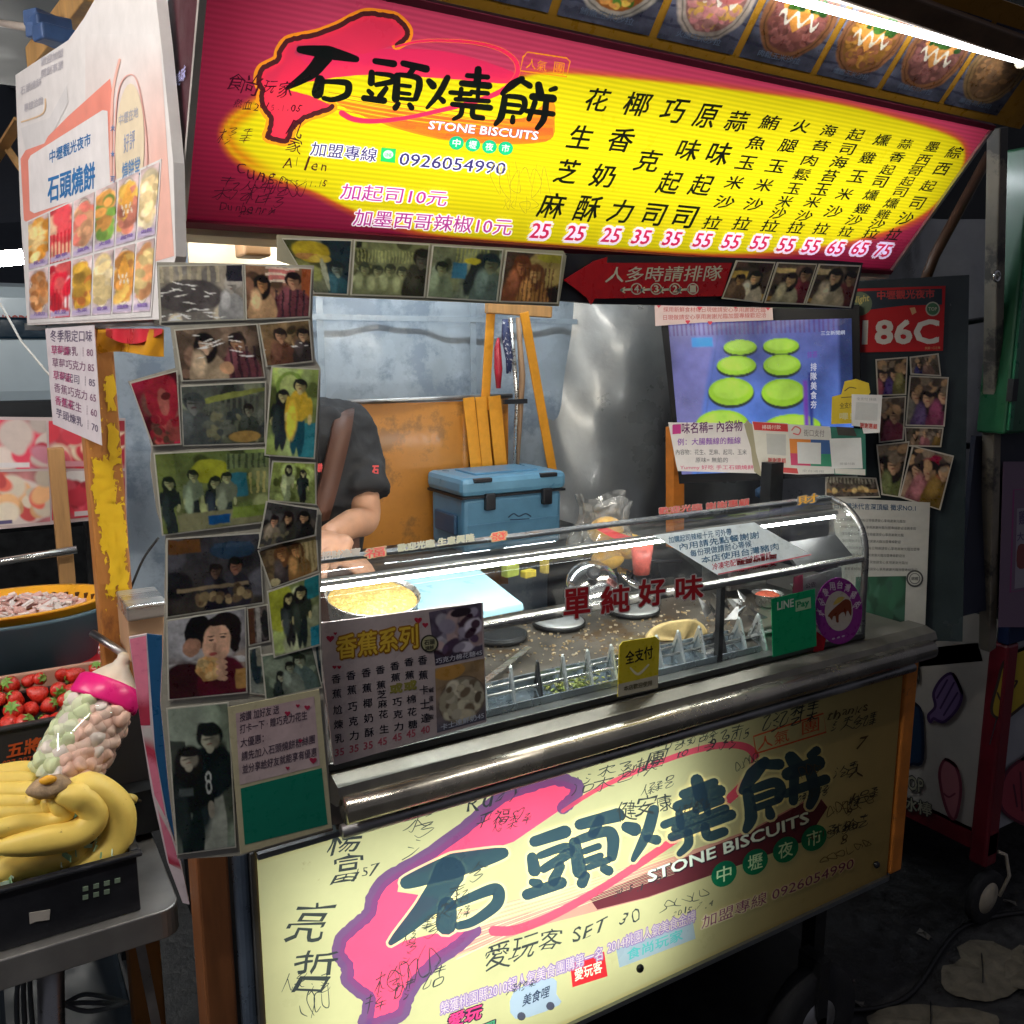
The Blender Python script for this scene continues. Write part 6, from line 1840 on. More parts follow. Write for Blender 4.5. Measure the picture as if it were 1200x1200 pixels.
pop(b, FPL, [(1198, 890), (1225, 880), (1230, 970), (1198, 965), (1176, 950), (1172, 930), (1180, 905)], (.30, .04, .06), (.10, .01, .03), .003, None, [[(1188, 920), (1192, 945)], [(1196, 905), (1198, 950)]])
b.stroke(FPL, [(1168, 842), (1160, 872)], 1.5, (.05, .05, .05), .003)
b.build('front_panel', WPN, ns)
b = MB(); b.box((2.9, 1.236, .845), (1.35, .03, .085)); b.build('top_rail', mat('navy_rail', (.015, .03, .10), .4, .3), ns, bevel=.004)
b = MB(); b.box((2.92, 1.62, .90), (1.38, .78, .02)); b.build('counter', DARKM, ns)
b = MB(); b.box((2.92, 1.65, .2), (1.3, .7, .03)); b.build('floor_plate', DARKM, ns)
b = MB(); b.beam((2.255, 1.30, .76), (2.255, 1.95, .50), .03, .05); b.build('side_bar', DARKM, ns)
b = MB(True); Mx = np.array(Matrix.Rotation(R(90), 3, 'X'))
b.lathe((2.262, 1.235, .075), [(.045, -.012), (.072, -.014), (.075, -.008), (.075, .008), (.072, .014), (.045, .012)], 32, Mx); wl = b.build('wheel', mat('tyre_rubber'), ns)
b = MB(True); b.lathe((2.262, 1.235, .075), [(.01, -.018), (.044, -.012), (.044, .012), (.01, .018)], 24, Mx); b.build('rim', CREAM, wl)
b = MB(True); b.tube([(2.29, 1.21, .08), (2.31, 1.20, .14), (2.30, 1.21, .20), (2.28, 1.22, .21)], .005, 8); b.build('brake_lever', mat('pale_plastic', (.4, .36, .3), .4), wl)
# flattened leaves / paper on the ground
r = random.Random(5)
for i, (cx, cy, rx_, ry_, a0, lb) in enumerate(((1150, 1140, 48, 36, .5, 'large dry round leaf on the asphalt nearest the next stall'), (1202, 1138, 26, 26, .2, 'dry leaf overlapping the large one at the right edge'), (1090, 1204, 78, 22, .0, 'dry leaf cut off by the bottom edge'))):
    pts = []
    n = 34
    for k in range(n):
        t = 2 * math.pi * k / n
        rr_ = 1 + .05 * math.sin(3 * t + i) + r.uniform(-.03, .03)
        if i == 0 and abs(t - 3.7) < .35: rr_ *= .72
        p_ = zp(cx + rx_ * rr_ * math.cos(t), cy + ry_ * rr_ * math.sin(t), .006)
        pts.append((p_[0], p_[1], .006 + .004 * i + .006 * abs(math.sin(2.5 * t))))
    c_ = np.mean(pts, 0); c_[2] += .006
    b = MB(); b.add([c_] + pts, [(0, 1 + k, 1 + (k + 1) % n) for k in range(n)])
    o = b.build('dry_leaf', mat('dry_leaf', (.17, .15, .11), .6, var=.45, scale=30, bump=.2))
    tag(o, lb, 'leaf', 'dry leaves on the ground')
    b = MB(True); b.tube([c_ + np.array((-.05, -.03, .003)), c_ + np.array((0, 0, .003)), c_ + np.array((.05, .035, .003))], .0015, 6); b.build("vein", DARKM, o)
# ================================================================== LEFT SIDE BOARD OF THE CART
BD = np.array((math.cos(R(98.3)), math.sin(R(98.3)), 0)); BN = np.array((BD[1], -BD[0], 0))
BP = Plane(yp(190, 300, 1.10), BN)
SAL, BLU = (.78, .26, .20), (.02, .16, .42)
sb = thing('side_sign_board', 'white and salmon side board with blue lettering over a grid of food pictures', 'sign', BP.at(110, 380, -.01))
mb = MB()
mb.poly(BP, [(18, 88), (80, 47), (98, 22), (122, -20), (135, -60), (176, -60), (190, 60), (203, 190), (206, 300), (190, 374), (32, 381), (24, 250)], (.72, .69, .69), 0, thick=.012)
gp = Pic(90, 150, (.73, .70, .70), (.74, .46, .40), 2, .04)
gp.mix(np.clip((gp.u - .62) / .25, 0, 1) * np.clip((gp.v - .05) / .6, 0, 1) * .8, (.80, .42, .34))
mb.image(BP, [(100, 40), (187, 40), (204, 300), (100, 330)], gp.out(), LAY)
mb.poly(BP, [(24, 186), (30, 176), (52, 168), (56, 160), (80, 136), (129, 92), (133, 120), (131, 246), (34, 262), (28, 258)], SAL, 2 * LAY)
mb.poly(BP, [(33, 188), (36, 182), (120, 129), (126, 130), (129, 216), (124, 222), (40, 250), (35, 247)], (.76, .73, .74), 3 * LAY)
mb.stroke(BP, [(131, 250), (130, 180), (132, 110), (140, 70)], 3, (.80, .45, .38), 3 * LAY)
mb.poly(BP, [(152 + 17 * math.cos(t) , 172 + 74 * math.sin(t) - 5 * math.cos(t)) for t in np.linspace(0, 6.28, 30)[:-1]], (.76, .64, .46), 3 * LAY)
mb.stroke(BP, [(170, 246), (172, 170), (162, 100), (150, 88), (138, 110), (134, 180), (136, 250)], 1.4, (.74, .40, .36), 4 * LAY)
mb.text(BP, '中壢觀光夜市', (58, 192), (106, 170), (0, -15), BLU, 4 * LAY, .02)
mb.text(BP, '石頭燒餅', (56, 238), (111, 220), (0, -31), BLU, 4 * LAY, .03)
mb.text(BP, '中壢在地', (139, 148), (162, 137), (0, -13), (.45, .45, .52), 4 * LAY, .01)
mb.text(BP, '好評', (145, 180), (158, 173), (0, -22), (.32, .36, .52), 4 * LAY, .01)
mb.text(BP, '燒餅堂', (143, 213), (164, 205), (0, -22), (.12, .26, .48), 4 * LAY, .02)
for i, ch in enumerate('大★可'):
    mb.char(BP, ch, (132, 150 + i * 30), 5, 7, (.10, .22, .48), 5 * LAY, .02)
for t_, a, c_ in (('歡迎加盟', (48, 78), (74, 66)), ('開創事業', (48, 92), (74, 80)), ('石頭燒餅', (24, 112), (48, 100)), ('專線洽詢', (28, 132), (50, 122))):
    mb.text(BP, t_, a, c_, (0, -10), (.52, .50, .55), 2 * LAY, .01)
mb.stroke(BP, [(25, 143), (50, 133), (53, 116)], 1.6, (.72, .50, .30), 2 * LAY)
mb.poly(BP, [(24, 150), (58, 138), (78, 100), (80, 120), (60, 160), (52, 168), (30, 176)], (.66, .64, .65), 1.5 * LAY)
mb.build('board', PAPERP, sb)
GQ = np.array([(30, 260), (189, 186), (177, 371), (32, 379)], float)
def lerpq(u, v): return (1 - v) * ((1 - u) * GQ[0] + u * GQ[1]) + v * ((1 - u) * GQ[3] + u * GQ[2])
mb = MB(); mb.poly(BP, GQ, (.72, .70, .70), 4 * LAY, thick=.001); mb.build('picture_sheet', PAPERP, sb)
us = [.012, .175, .35, .515, .68, .845, .995]
FD = [((.8, .75, .7), (.75, .45, .15), 0), ((.7, .1, .12), (.75, .5, .35), 1), ((.72, .42, .25), (.75, .25, .2), 2), ((.76, .4, .12), (.2, .35, .08), 2), ((.72, .3, .22), (.75, .5, .12), 2), ((.75, .6, .35), (.8, .7, .5), 2),
      ((.6, .28, .1), (.7, .4, .2), 2), ((.65, .02, .06), (.8, .7, .7), 1), ((.76, .48, .08), (.65, .25, .06), 2), ((.76, .62, .34), (.7, .6, .4), 2), ((.72, .36, .1), (.75, .5, .15), 2), ((.76, .6, .3), (.75, .4, .2), 2)]
for j in range(2):
    for i in range(6):
        v0, v1 = ((.015, .48), (.50, .965))[j]
        q = [lerpq(us[i] + .006, v0), lerpq(us[i + 1] - .008, v0), lerpq(us[i + 1] - .008, v1), lerpq(us[i] + .006, v1)]
        c1, c2, kind = FD[j * 6 + i]
        nx, ny = res(q, 1.1)
        p = Pic(max(nx, 22), max(ny, 50), (.62, .50, .50), (.58, .50, .55), 40 + i + 6 * j, .25, 5)
        if kind == 2:
            p.bowl(.5, .46, .40, .38, (.72, .66, .58), [c1, c2, tuple(np.array(c1) * .8)], 60, .10, (.8, .75, .65) if i == 4 else None, (.78, .42, .08) if i == 4 else None)
        elif kind == 1:
            p.blobs(0, 0, 1, 1, 40, .16, [c1, c2, (.75, .15, .15)]); p.stripes(0, .45, 1, 1, (.55, .0, .03), 6, True, .4)
        else:
            p.el(.5, .45, .5, .45, (.78, .42, .10)); p.el(.6, .3, .3, .2, (.80, .55, .2)); p.blobs(0, .1, 1, .8, 26, .1, [(.72, .35, .06), (.8, .6, .3)])
        p.film(.1); p.rc(.05, .88, .95, .97, (.50, .42, .62), .04)
        mb = MB(); mb.image(BP, q, p.out(), 6 * LAY)
        mb.text(BP, ['花生', '草莓', '鮪魚', '火腿', '起司', '肉鬆', '巧克力', '紅豆', '玉米', '香蕉', '燻雞', '總匯'][j * 6 + i], (q[3] * .75 + q[2] * .25) * .93 + .07 * q[0], (q[3] * .2 + q[2] * .8) * .93 + .07 * q[1], (0, -4.5), (.28, .18, .5), 8 * LAY, .02)
        mb.build('picture', PAPERP, sb)
# ribbon of red and yellow plastic under the board
b = MB(True)
c_ = [BP.at(x, y, -.02) for x, y in ((112, 386), (150, 384), (190, 384))]
def rib(u, v):
    x = 112 + 80 * u
    return BP.at(x, 386 + 29 * v - 3 * math.sin(u * 5) * v, -.018 + .006 * math.sin(u * 9 + 2 * v))
b.sheet(rib, 24, 6, (.72, .36, .03))
o = b.build('plastic_ribbon', mat('orange_plastic', (.72, .34, .02), .3, var=.25, scale=10, coat=.3)); tag(o, 'yellow plastic ribbon wrapped along the bar under the side board', 'ribbon')
b = MB(True)
b.sheet(lambda u, v: BP.at(124 + 66 * u, 385 + (6 + 12 * math.sin(u * 3.0 + .2)) * v, -.010 + .004 * math.sin(u * 14)), 24, 4)
tag(b.build('red_plastic_strip', mat('red_plastic', (.62, .03, .05), .3, coat=.3)), 'crumpled red plastic strip over the yellow ribbon', 'strip')
b = MB(); b.beam(BP.at(36, 383, -.02), BP.at(190, 375, -.02), .02, .012); tag(b.build('bearer_bar', STEELD), 'thin metal bar carrying the side board', 'bar')
# handwritten price paper
mb = MB()
PQ = [(53, 385), (110, 381), (119, 522), (62, 497)]
mb.poly(BP, PQ, (.66, .60, .64), .015, thick=.001)
Q_ = np.array(PQ, float)
rws = ['冬季限定口味', '草莓煉乳 ┊80', '草莓巧克力 85', '草莓起司 ┊85', '香蕉巧克力 65', '香蕉花生 ┊60', '芋頭煉乳 ┊70']
for i, t in enumerate(rws):
    tt = .14 + i * .128
    a = Q_[0] * (1 - tt) + Q_[3] * tt; c_ = Q_[1] * (1 - tt) + Q_[2] * tt
    mb.text(BP, t, a * .92 + c_ * .08, a * .06 + c_ * .94, (0, -11 if i else -14), (.20, .08, .16) if i % 3 else (.10, .07, .14), .015 + LAY, .01)
    if i % 2: mb.text(BP, t[:3], a * .92 + c_ * .08, a * .55 + c_ * .45, (0, -11), (.45, .05, .18), .015 + 2 * LAY, .0)
tag(mb.build('price_paper', PAPERP), 'handwritten pale price paper hanging below the side board', 'paper')
# peeling yellow post
b = MB(); pc = yp(122, 560, 1.46)
b.box((pc[0], 1.46, .86), (.048, .05, 1.44))
o = b.build('yellow_post', mat('peeling_yellow', (.42, .17, .04), .5, var=.4, scale=12, stretch=(1, 1, .4), bump=.2, dirt=((.20, .07, .025), 6, .55)), bevel=.003)
tag(o, 'wooden post with peeling yellow paint at the left of the cart', 'post')
# paint flakes on the post: raised patches of yellow film
r = random.Random(8)
def flake(mb, x0, x1, z0, z1, y, n=26):
    pts = []
    for k in range(n):
        t = k / n
        j = lambda a: r.uniform(-a, a) * (.4 if x1 - x0 < .008 else 1)
        if t < .25: u, v = t * 4, 0
        elif t < .5: u, v = 1, (t - .25) * 4
        elif t < .75: u, v = 1 - (t - .5) * 4, 1
        else: u, v = 0, 1 - (t - .75) * 4
        pts.append((x0 + (x1 - x0) * u + j(.0032), y, z0 + (z1 - z0) * v + j(.004)))
    tri = tessellate_polygon([[Vector(p_) for p_ in pts]])
    mb.add(pts, tri)
b = MB(); y_ = 1.46 - .0262
zt = lambda y: yp(122, y, 1.433)[2]
X0_, X1_ = pc[0] - .024, pc[0] + .024
for k, (xa, xb, ya, yb, n_) in enumerate(((.006, .036, 600, 538, 110), (.010, .044, 648, 590, 110), (.018, .040, 690, 640, 70), (.026, .043, 730, 672, 60), (.030, .044, 545, 498, 40), (.004, .014, 585, 560, 30), (.012, .026, 700, 684, 30),
                                          (.034, .044, 480, 440, 26), (.030, .042, 755, 735, 30))):
    flake(b, X0_ + xa, X0_ + xb, zt(ya), zt(yb), y_ - k * .00012, n_)
for k in range(150):
    x, z = X0_ + r.triangular(.002, .046, .036), zt(r.triangular(430, 765, 640)); s_ = r.uniform(.0008, .0032); flake(b, x, min(x + s_, X1_), z, z + s_ * r.uniform(1, 3.5), y_ - .0012 - k * 1e-5, 9)
b.build('paint_flakes', mat('yellow_paint', (.78, .50, .02), .4, var=.12, scale=20, dirt=((.45, .2, .04), 60, .66)), o, kind='stuff')

# ================================================================== NEIGHBOUR'S FRUIT TABLE
tb = thing('fruit_table', 'steel fruit table with a rounded corner at the lower left', 'table', (-.25, 1.55, 0))
TZ, TX = .80, .187
b = MB()
cor = [(TX - .025 + .025 * math.cos(t), 1.21 + .025 * -math.sin(t)) for t in np.linspace(0, math.pi / 2, 7)]
out = [(TX, 2.0)] + cor + [(-.8, 1.185), (-.8, 2.0)]
n = len(out)
b.add([(x, y, TZ) for x, y in out] + [(x, y, TZ - .042) for x, y in out], [tuple(range(n)), tuple(range(n, 2 * n))[::-1]] + [(i, n + i, n + (i + 1) % n, (i + 1) % n) for i in range(n)])
b.build('table_top', mat('grey_steel', (.36, .35, .34), .38, .7, var=.25, scale=10, bump=.06), tb, bevel=.002)
for a, c_ in (((.03, 1.26, .76), (-.02, 1.30, 0)), ((-.7, 1.26, .76), (-.7, 1.30, 0)), ((.12, 1.9, .76), (.12, 1.9, 0)), ((-.7, 1.9, .76), (-.7, 1.9, 0))):
    b = MB(True); b.tube([a, c_], .017, 12); b.build('leg', STEELD, tb)
b = MB(); b.beam((.135, 1.23, .76), (.150, 1.23, .60), .012, .012); b.build('bracket', STEELD, tb)
# tangled cables below
for k in range(3):
    b = MB(True); r = random.Random(k)
    b.tube(cr([yp(x, y, 1.33 + .02 * k) for x, y in ((20 + k * 9, 1200), (22 + k * 7, 1150 - k * 6), (45 + k * 5, 1128), (60, 1165 + k * 8), (100, 1185 - k * 10), (150, 1175))], 6), .0035, 8)
    tag(b.build('cable', mat('grey_cable', (.12, .14, .15), .5)), ['outermost looped cable under the fruit table', 'middle looped cable under the fruit table', 'innermost looped cable under the fruit table'][k], 'cable')
# dark goods under the table
b = MB(); b.box((.05, 1.55, .22), (.20, .36, .40)); tag(b.build('blue_bin', mat('dark_blue_bin', (.03, .05, .075), .45), bevel=.01), 'dark blue bin standing under the fruit table', 'bin')

def crate(name, label, x0, x1, y0, y1, z0, z1, m, t=.006, lip=.006):
    o = thing(name, label, 'crate', ((x0 + x1) / 2, (y0 + y1) / 2, z0))
    b = MB()
    b.box(((x0 + x1) / 2, (y0 + y1) / 2, z0 + t / 2), (x1 - x0, y1 - y0, t))
    b.box(((x0 + x1) / 2, y0, (z0 + z1) / 2), (x1 - x0 + t, t, z1 - z0)); b.box(((x0 + x1) / 2, y1, (z0 + z1) / 2), (x1 - x0 + t, t, z1 - z0))
    b.box((x0, (y0 + y1) / 2, (z0 + z1) / 2), (t, y1 - y0 - t, z1 - z0)); b.box((x1, (y0 + y1) / 2, (z0 + z1) / 2), (t, y1 - y0 - t, z1 - z0))
    b.build('crate_body', m, o, bevel=.0015)
    b = MB()
    for c_, s_ in (((((x0 + x1) / 2), y0 - .002, z1), (x1 - x0 + .02, .012, lip)), ((((x0 + x1) / 2), y1 + .002, z1), (x1 - x0 + .02, .012, lip)), ((x0 - .002, (y0 + y1) / 2, z1), (.012, y1 - y0 - .01, lip)), ((x1 + .002, (y0 + y1) / 2, z1), (.012, y1 - y0 - .01, lip))):
        b.box(c_, s_)
    b.build('rim', m, o, bevel=.002)
    return o
ck = crate('black_crate', 'black plastic crate full of bananas on the fruit table', -.5, .136, 1.205, 1.50, .801, .884, BLACKP)
CF = Plane((0, 1.2005, 0), (0, 1, 0))
SLOT = mat('slot_light', (.22, .30, .22), .5)
for j, y0 in enumerate((1040, 1050)):
    for i in range(4):
        if j == 1 and i == 3: continue
        x = 100 + i * 12.5
        y = y0 - i * 3.2
        b = MB(); b.poly(CF, [(x - 3, y), (x + 3.5, y - 1.5), (x + 3.5, y + 3.5), (x - 3, y + 5)], (1, 1, 1), .0, thick=.002); b.build('vent_slot', SLOT, ck)
b = MB(); b.poly(CF, [(34, 1070), (59, 1066), (58, 1078), (42, 1080), (35, 1083)], (1, 1, 1), .0004, thick=.001); b.build('torn_tag', mat('tag_paper', (.45, .42, .38), .6), ck)
# leafy green net padding in the crate
b = MB(); r = random.Random(31)
for i in range(700):
    x, y = r.uniform(-.2, .125), r.uniform(1.215, 1.49)
    z = .86 + .035 * math.sin(x * 60) * math.cos(y * 44) * .5 + r.uniform(0, .02)
    if x > .05: z += .018
    a = r.uniform(0, 3.1); s_ = r.uniform(.004, .010)
    b.box((x, y, z), (s_ * 2, .0012, s_), rz=a, ry=r.uniform(-1, 1), col=[(.42, .62, .42), (.55, .70, .55), (.25, .45, .25)][i % 3])
tag(b.build('shredded_padding', PAPERP), 'pale green shredded padding around the bananas', 'padding', kind='stuff')
# bananas
bb = thing('banana_bunch', 'bunch of ripe yellow bananas lying in the black crate', 'bananas', yp(50, 960, 1.27))
BAN_M = mat('banana_skin', (.84, .62, .14), .42, var=.16, scale=10, sss=.05, bump=.04, dirt=((.36, .20, .04), 90, .64))
TIPM = mat('banana_tip', (.05, .035, .02), .6)
BN_ = [([(76, 924), (110, 926), (137, 950), (136, 984), (112, 1010), (82, 1021)], 17, 1.235), ([(66, 932), (98, 936), (110, 956), (92, 976), (50, 985), (-6, 994)], 15, 1.222),
       ([(60, 936), (76, 950), (58, 964), (18, 968), (-22, 976)], 11, 1.230), ([(54, 936), (58, 948), (34, 955), (-4, 958), (-24, 962)], 10, 1.242), ([(50, 934), (34, 942), (4, 944), (-24, 946)], 11, 1.256),
       ([(46, 928), (22, 930), (-10, 932), (-30, 936)], 12, 1.27), ([(44, 920), (20, 916), (-6, 918), (-30, 925)], 11, 1.285), ([(60, 910), (30, 904), (0, 908), (-30, 914)], 11, 1.31), ([(104, 996), (70, 1004), (28, 1012), (-20, 1030)], 15, 1.240),
       ([(96, 980), (56, 992), (15, 996), (-20, 1004)], 14, 1.26), ([(118, 952), (140, 940), (150, 936), (161, 938)], 6, 1.36)]
for pts, rp, Y in BN_:
    P3_ = np.array([yp(x, y, Y + .006 * math.sin(i)) for i, (x, y) in enumerate(pts)])
    C3_ = cr(P3_, 7)
    rr_ = rp * 1.36 / 1050
    m_ = len(C3_)
    prof = [rr_ * min(1, .30 + 1.5 * math.sin(math.pi * min(.5, (k + .5) / m_ * 1.4)) * .75) * (1 if k < m_ * .72 else max(.22, 1 - ((k / m_ - .72) / .28) ** 2 * .8)) for k in range(m_)]
    b = MB(True); b.tube(C3_, prof, 20, el=[(1.0, .93)] * m_, ridge=.07)
    o = b.build('banana', BAN_M, bb)
    b = MB(True); d = C3_[-1] - C3_[-2]; d /= np.linalg.norm(d)
    b.tube([C3_[-1] - d * .002, C3_[-1] + d * .006], [prof[-1] * .95, prof[-1] * .55], 8); b.build('tip', TIPM, o)
b = MB(True)
c_ = yp(58, 922, 1.235)
b.ball(c_, (.026, .020, .014), 16, 8, jit=.10); b.build('crown', mat('banana_crown', (.32, .22, .13), .75, var=.5, scale=60, bump=.4), bb)
b = MB(True); b.ball(yp(56, 914, 1.222), (.010, .006, .006), 10, 6, jit=.1); b.build('cut_face', mat('cut_orange', (.85, .42, .03), .5), bb)
# baby-bottle jar of marshmallows
A_, B_ = yp(121, 822, 1.34), yp(74, 914, 1.30)
ax = A_ - B_; ln = np.linalg.norm(ax); ax /= ln
up0 = np.array((0, 1, 0)); sx = np.cross(up0, ax); sx /= np.linalg.norm(sx); sy = np.cross(ax, sx)
BM = np.stack([sx, sy, ax], 1)
bt = thing('bottle_jar', 'large baby-bottle jar of pastel marshmallows with a pink collar, leaning right', 'jar', B_)
ra = .047
b = MB(True); b.lathe(B_, [(ra * .90, -.012), (ra * 1.05, .004), (ra * 1.06, ln * .5), (ra * .98, ln * .85), (ra * .86, ln * .97)], 36, BM)
b.build('jar_wall', glass('jar_glass', (.97, .97, .97), .06, 1.4, .06), bt)
PAS = [(.62, .70, .42), (.70, .74, .52), (.80, .52, .42), (.82, .60, .50), (.80, .72, .66)]
MM = [mat('marshmallow_%d' % i, c_, .7, var=.06, bump=.05, scale=30, sss=.05) for i, c_ in enumerate(PAS)]
mmm = MB(True)
k_ = 0
proto = {}
for lay in range(12):
    for j in range(12):
        a = 2 * math.pi * (j + .5 * (lay % 2)) / 12 + r.uniform(-.1, .1)
        rad = ra * r.uniform(.70, .84)
        z = .004 + (ln * .93 - .006) * lay / 11 + r.uniform(-.003, .003)
        c_ = BM @ np.array((rad * math.cos(a), rad * math.sin(a), z)) + B_
        right = np.dot(c_ - B_, RT) - z * np.dot(ax, RT)
        mi = random.choice([0, 1, 0, 4]) if right < .004 else random.choice([2, 3, 2, 4])
        if mi not in proto:
            b = MB(True); b.lathe(B_, [(.003, -.0100), (.0085, -.0096), (.0103, -.007), (.0105, .006), (.0088, .0094), (.003, .0100)], 14); me_o = b.build('marshmallow', MM[mi], bt); proto[mi] = me_o; o = me_o
        else:
            o = proto[mi].copy(); COL.objects.link(o); o.parent = bt
        o.location = Vector(c_ - B_); o.rotation_euler = (r.uniform(0, 3), r.uniform(0, 3), r.uniform(0, 3)); o.scale = [r.uniform(.9, 1.2)] * 3
cz = A_
b = MB(True); b.lathe(cz, [(.040, -.002), (.0465, -.004), (.048, .0), (.046, .024), (.042, .028), (.03, .029)], 40, BM); b.build('collar', mat('pink_collar', (.85, .015, .22), .35, sss=.05), bt)
nt = yp(150, 763, 1.35); nx_ = cz + ax * .028
nd = nt - nx_; nl = np.linalg.norm(nd); nd /= nl; s2 = np.cross(up0, nd); s2 /= np.linalg.norm(s2); N_M = np.stack([s2, np.cross(nd, s2), nd], 1)
b = MB(True); b.lathe(nx_ - nd * .004, [(.036, 0), (.033, nl * .15), (.024, nl * .38), (.0125, nl * .62), (.0095, nl * .80), (.0105, nl * .90), (.007, nl * 1.0), (.001, nl * 1.03)], 32, N_M)
b.build('teat', mat('cream_teat', (.80, .70, .56), .45, sss=.1), bt)
# strawberry crate, crate behind
c2 = crate('strawberry_crate', 'dark crate of strawberries with orange lettering behind the bananas', -.5, .195, 1.42, 1.56, .885, 1.012, mat('dark_grey_plastic', (.035, .033, .035), .4, var=.2))
CF2 = Plane((0, 1.4155, 0), (0, 1, 0))
OR_ = mat('orange_lettering', (.62, .10, .02), .5)
b = MB(); b.text(CF2, '五將', (8, 889), (48, 880), (1, -17), (1, 1, 1), .0006, .04); b.text(CF2, '027-2872', (3, 899), (42, 892), (0, -7), (1, 1, 1), .0006, .02); b.text(CF2, '0800-1023', (3, 906), (42, 899), (0, -6), (1, 1, 1), .0006, .02)
b.build('lettering', OR_, c2)
r = random.Random(77)
BERRY = mat('strawberry_red', (.62, .03, .015), .3, var=.2, scale=300, coat=.5, bump=.3)
LEAF = mat('strawberry_leaf', (.18, .35, .06), .5, var=.3, scale=60)
protoB = None
for j in range(4):
    for i in range(20):
        x = .175 - i * .0245 + r.uniform(-.006, .006) - (j % 2) * .014
        y = 1.440 + j * .030 + r.uniform(-.004, .004)
        z = 1.000 + .012 * j + r.uniform(0, .008)
        if protoB is None:
            t_ = thing('strawberry', 'ripe red strawberry with a green cap in the dark crate', 'strawberry', (x, y, z), 'strawberries heaped in the dark crate')
            b = MB(True); b.lathe((x, y, z), [(.001, -.020), (.008, -.014), (.0145, -.002), (.0155, .007), (.010, .013), (.002, .014)], 14); b.build('flesh', BERRY, t_)
            b = MB()
            for k in range(7):
                a = k * .9
                p0_ = np.array((x, y, z + .0145)); dx = np.array((math.cos(a), math.sin(a), 0)); dy = np.array((-math.sin(a), math.cos(a), 0))
                b.add([p0_, p0_ + dx * .007 + dy * .003 + (0, 0, .003), p0_ + dx * .014 + (0, 0, -.002), p0_ + dx * .007 - dy * .003 + (0, 0, .003)], [(0, 1, 2, 3)])
            b.build('leaf_cap', LEAF, t_)
            protoB = t_
        else:
            t_ = protoB.copy(); COL.objects.link(t_)
            for ch in protoB.children:
                c_ = ch.copy(); COL.objects.link(c_); c_.parent = t_
        t_.location = (x, y, z); t_.rotation_euler = (r.uniform(.4, 2.6), r.uniform(-.8, .8), r.uniform(0, 6.28)); s_ = r.uniform(.6, .95); t_.scale = (s_, s_, s_)
tc0 = yp(14, 717, 1.70)
b = MB(); b.box((-.15, 1.567, 1.027), (.66, .01, .03)); tag(b.build('crate_liner', mat('pink_liner', (.50, .28, .20), .6, var=.15), bevel=.002), 'pinkish cardboard liner behind the strawberries', 'liner')
crate('stacked_crate', 'empty dark crate behind the strawberry crate', -.5, .185, 1.585, 1.82, .985, tc0[2] - .102, mat('dark_grey_plastic'))
b = MB(); b.box((-.2, 1.56, .85), (.82, .36, .07)); b.box((-.2, 1.72, .90), (.82, .2, .16)); tag(b.build('riser', DARKM), 'dark riser step carrying the rear crates on the fruit table', 'riser')
# blue tub with orange colander
tc = yp(14, 717, 1.70)
tub = thing('blue_tub', 'slate blue oval tub holding an orange colander', 'tub', tc - np.array((0, 0, .10)))
el_ = (1.0, .66)
b = MB(True); b.lathe(tc, [(.110, -.098), (.125, -.092), (.152, -.01), (.160, -.004), (.162, .002), (.156, .003), (.146, -.012), (.12, -.085)], 48, None, el_); b.build('tub_body', mat('slate_blue_plastic', (.07, .13, .17), .4, var=.12), tub)
col_ = thing('colander', 'orange slotted colander set inside the blue tub', 'colander', tc - np.array((0, 0, .06)))
b = MB(True); b.lathe(tc, [(.10, -.06), (.13, -.02), (.148, .012), (.156, .014), (.156, .018), (.143, .017), (.122, -.02), (.09, -.052)], 48, None, el_); b.build('bowl', mat('orange_colander', (.78, .36, .02), .35, sss=.05), col_)
for k in range(15):
    a = math.pi * (.10 + .8 * k / 14); p_ = tc + np.array((.136 * math.cos(a), .136 * .66 * math.sin(a) - .003, -.004))
    b = MB(); b.box(p_, (.0045, .006, .022), rz=a + 1.57); b.build('slot', mat('slot_dark', (.07, .025, .005), .7), col_)
b = MB(); r = random.Random(14)
for i in range(520):
    a, q = r.uniform(0, 6.28), math.sqrt(r.random())
    p_ = tc + np.array((.118 * q * math.cos(a), .078 * q * math.sin(a), -.010 + .022 * (1 - q * q) + r.uniform(0, .012)))
    s_ = r.uniform(.004, .011)
    b.box(p_, (s_ * 2.2, s_, s_ * .4), rz=r.uniform(0, 3), ry=r.uniform(-.6, .6), rx=r.uniform(-.6, .6), col=[(.74, .50, .46), (.80, .66, .64), (.66, .38, .34), (.78, .72, .70)][i % 4])
tag(b.build('sliced_meat', PAPERP), 'pale pink sliced meat heaped in the orange colander', 'meat', kind='stuff')
b = MB(True); b.lathe((.115, 1.70, tc0[2] - .095), [(.05, -.008), (.075, .004), (.08, .006), (.072, .003)], 30); tag(b.build('red_plate', mat('red_plate', (.55, .02, .03), .3)), 'red plate edge under the blue tub', 'plate')
b = MB(); b.box((-.12, 1.92, .98), (.60, .18, .04)); tag(b.build('rear_shelf', DARKM), 'dark rear shelf under the blue tub', 'shelf')
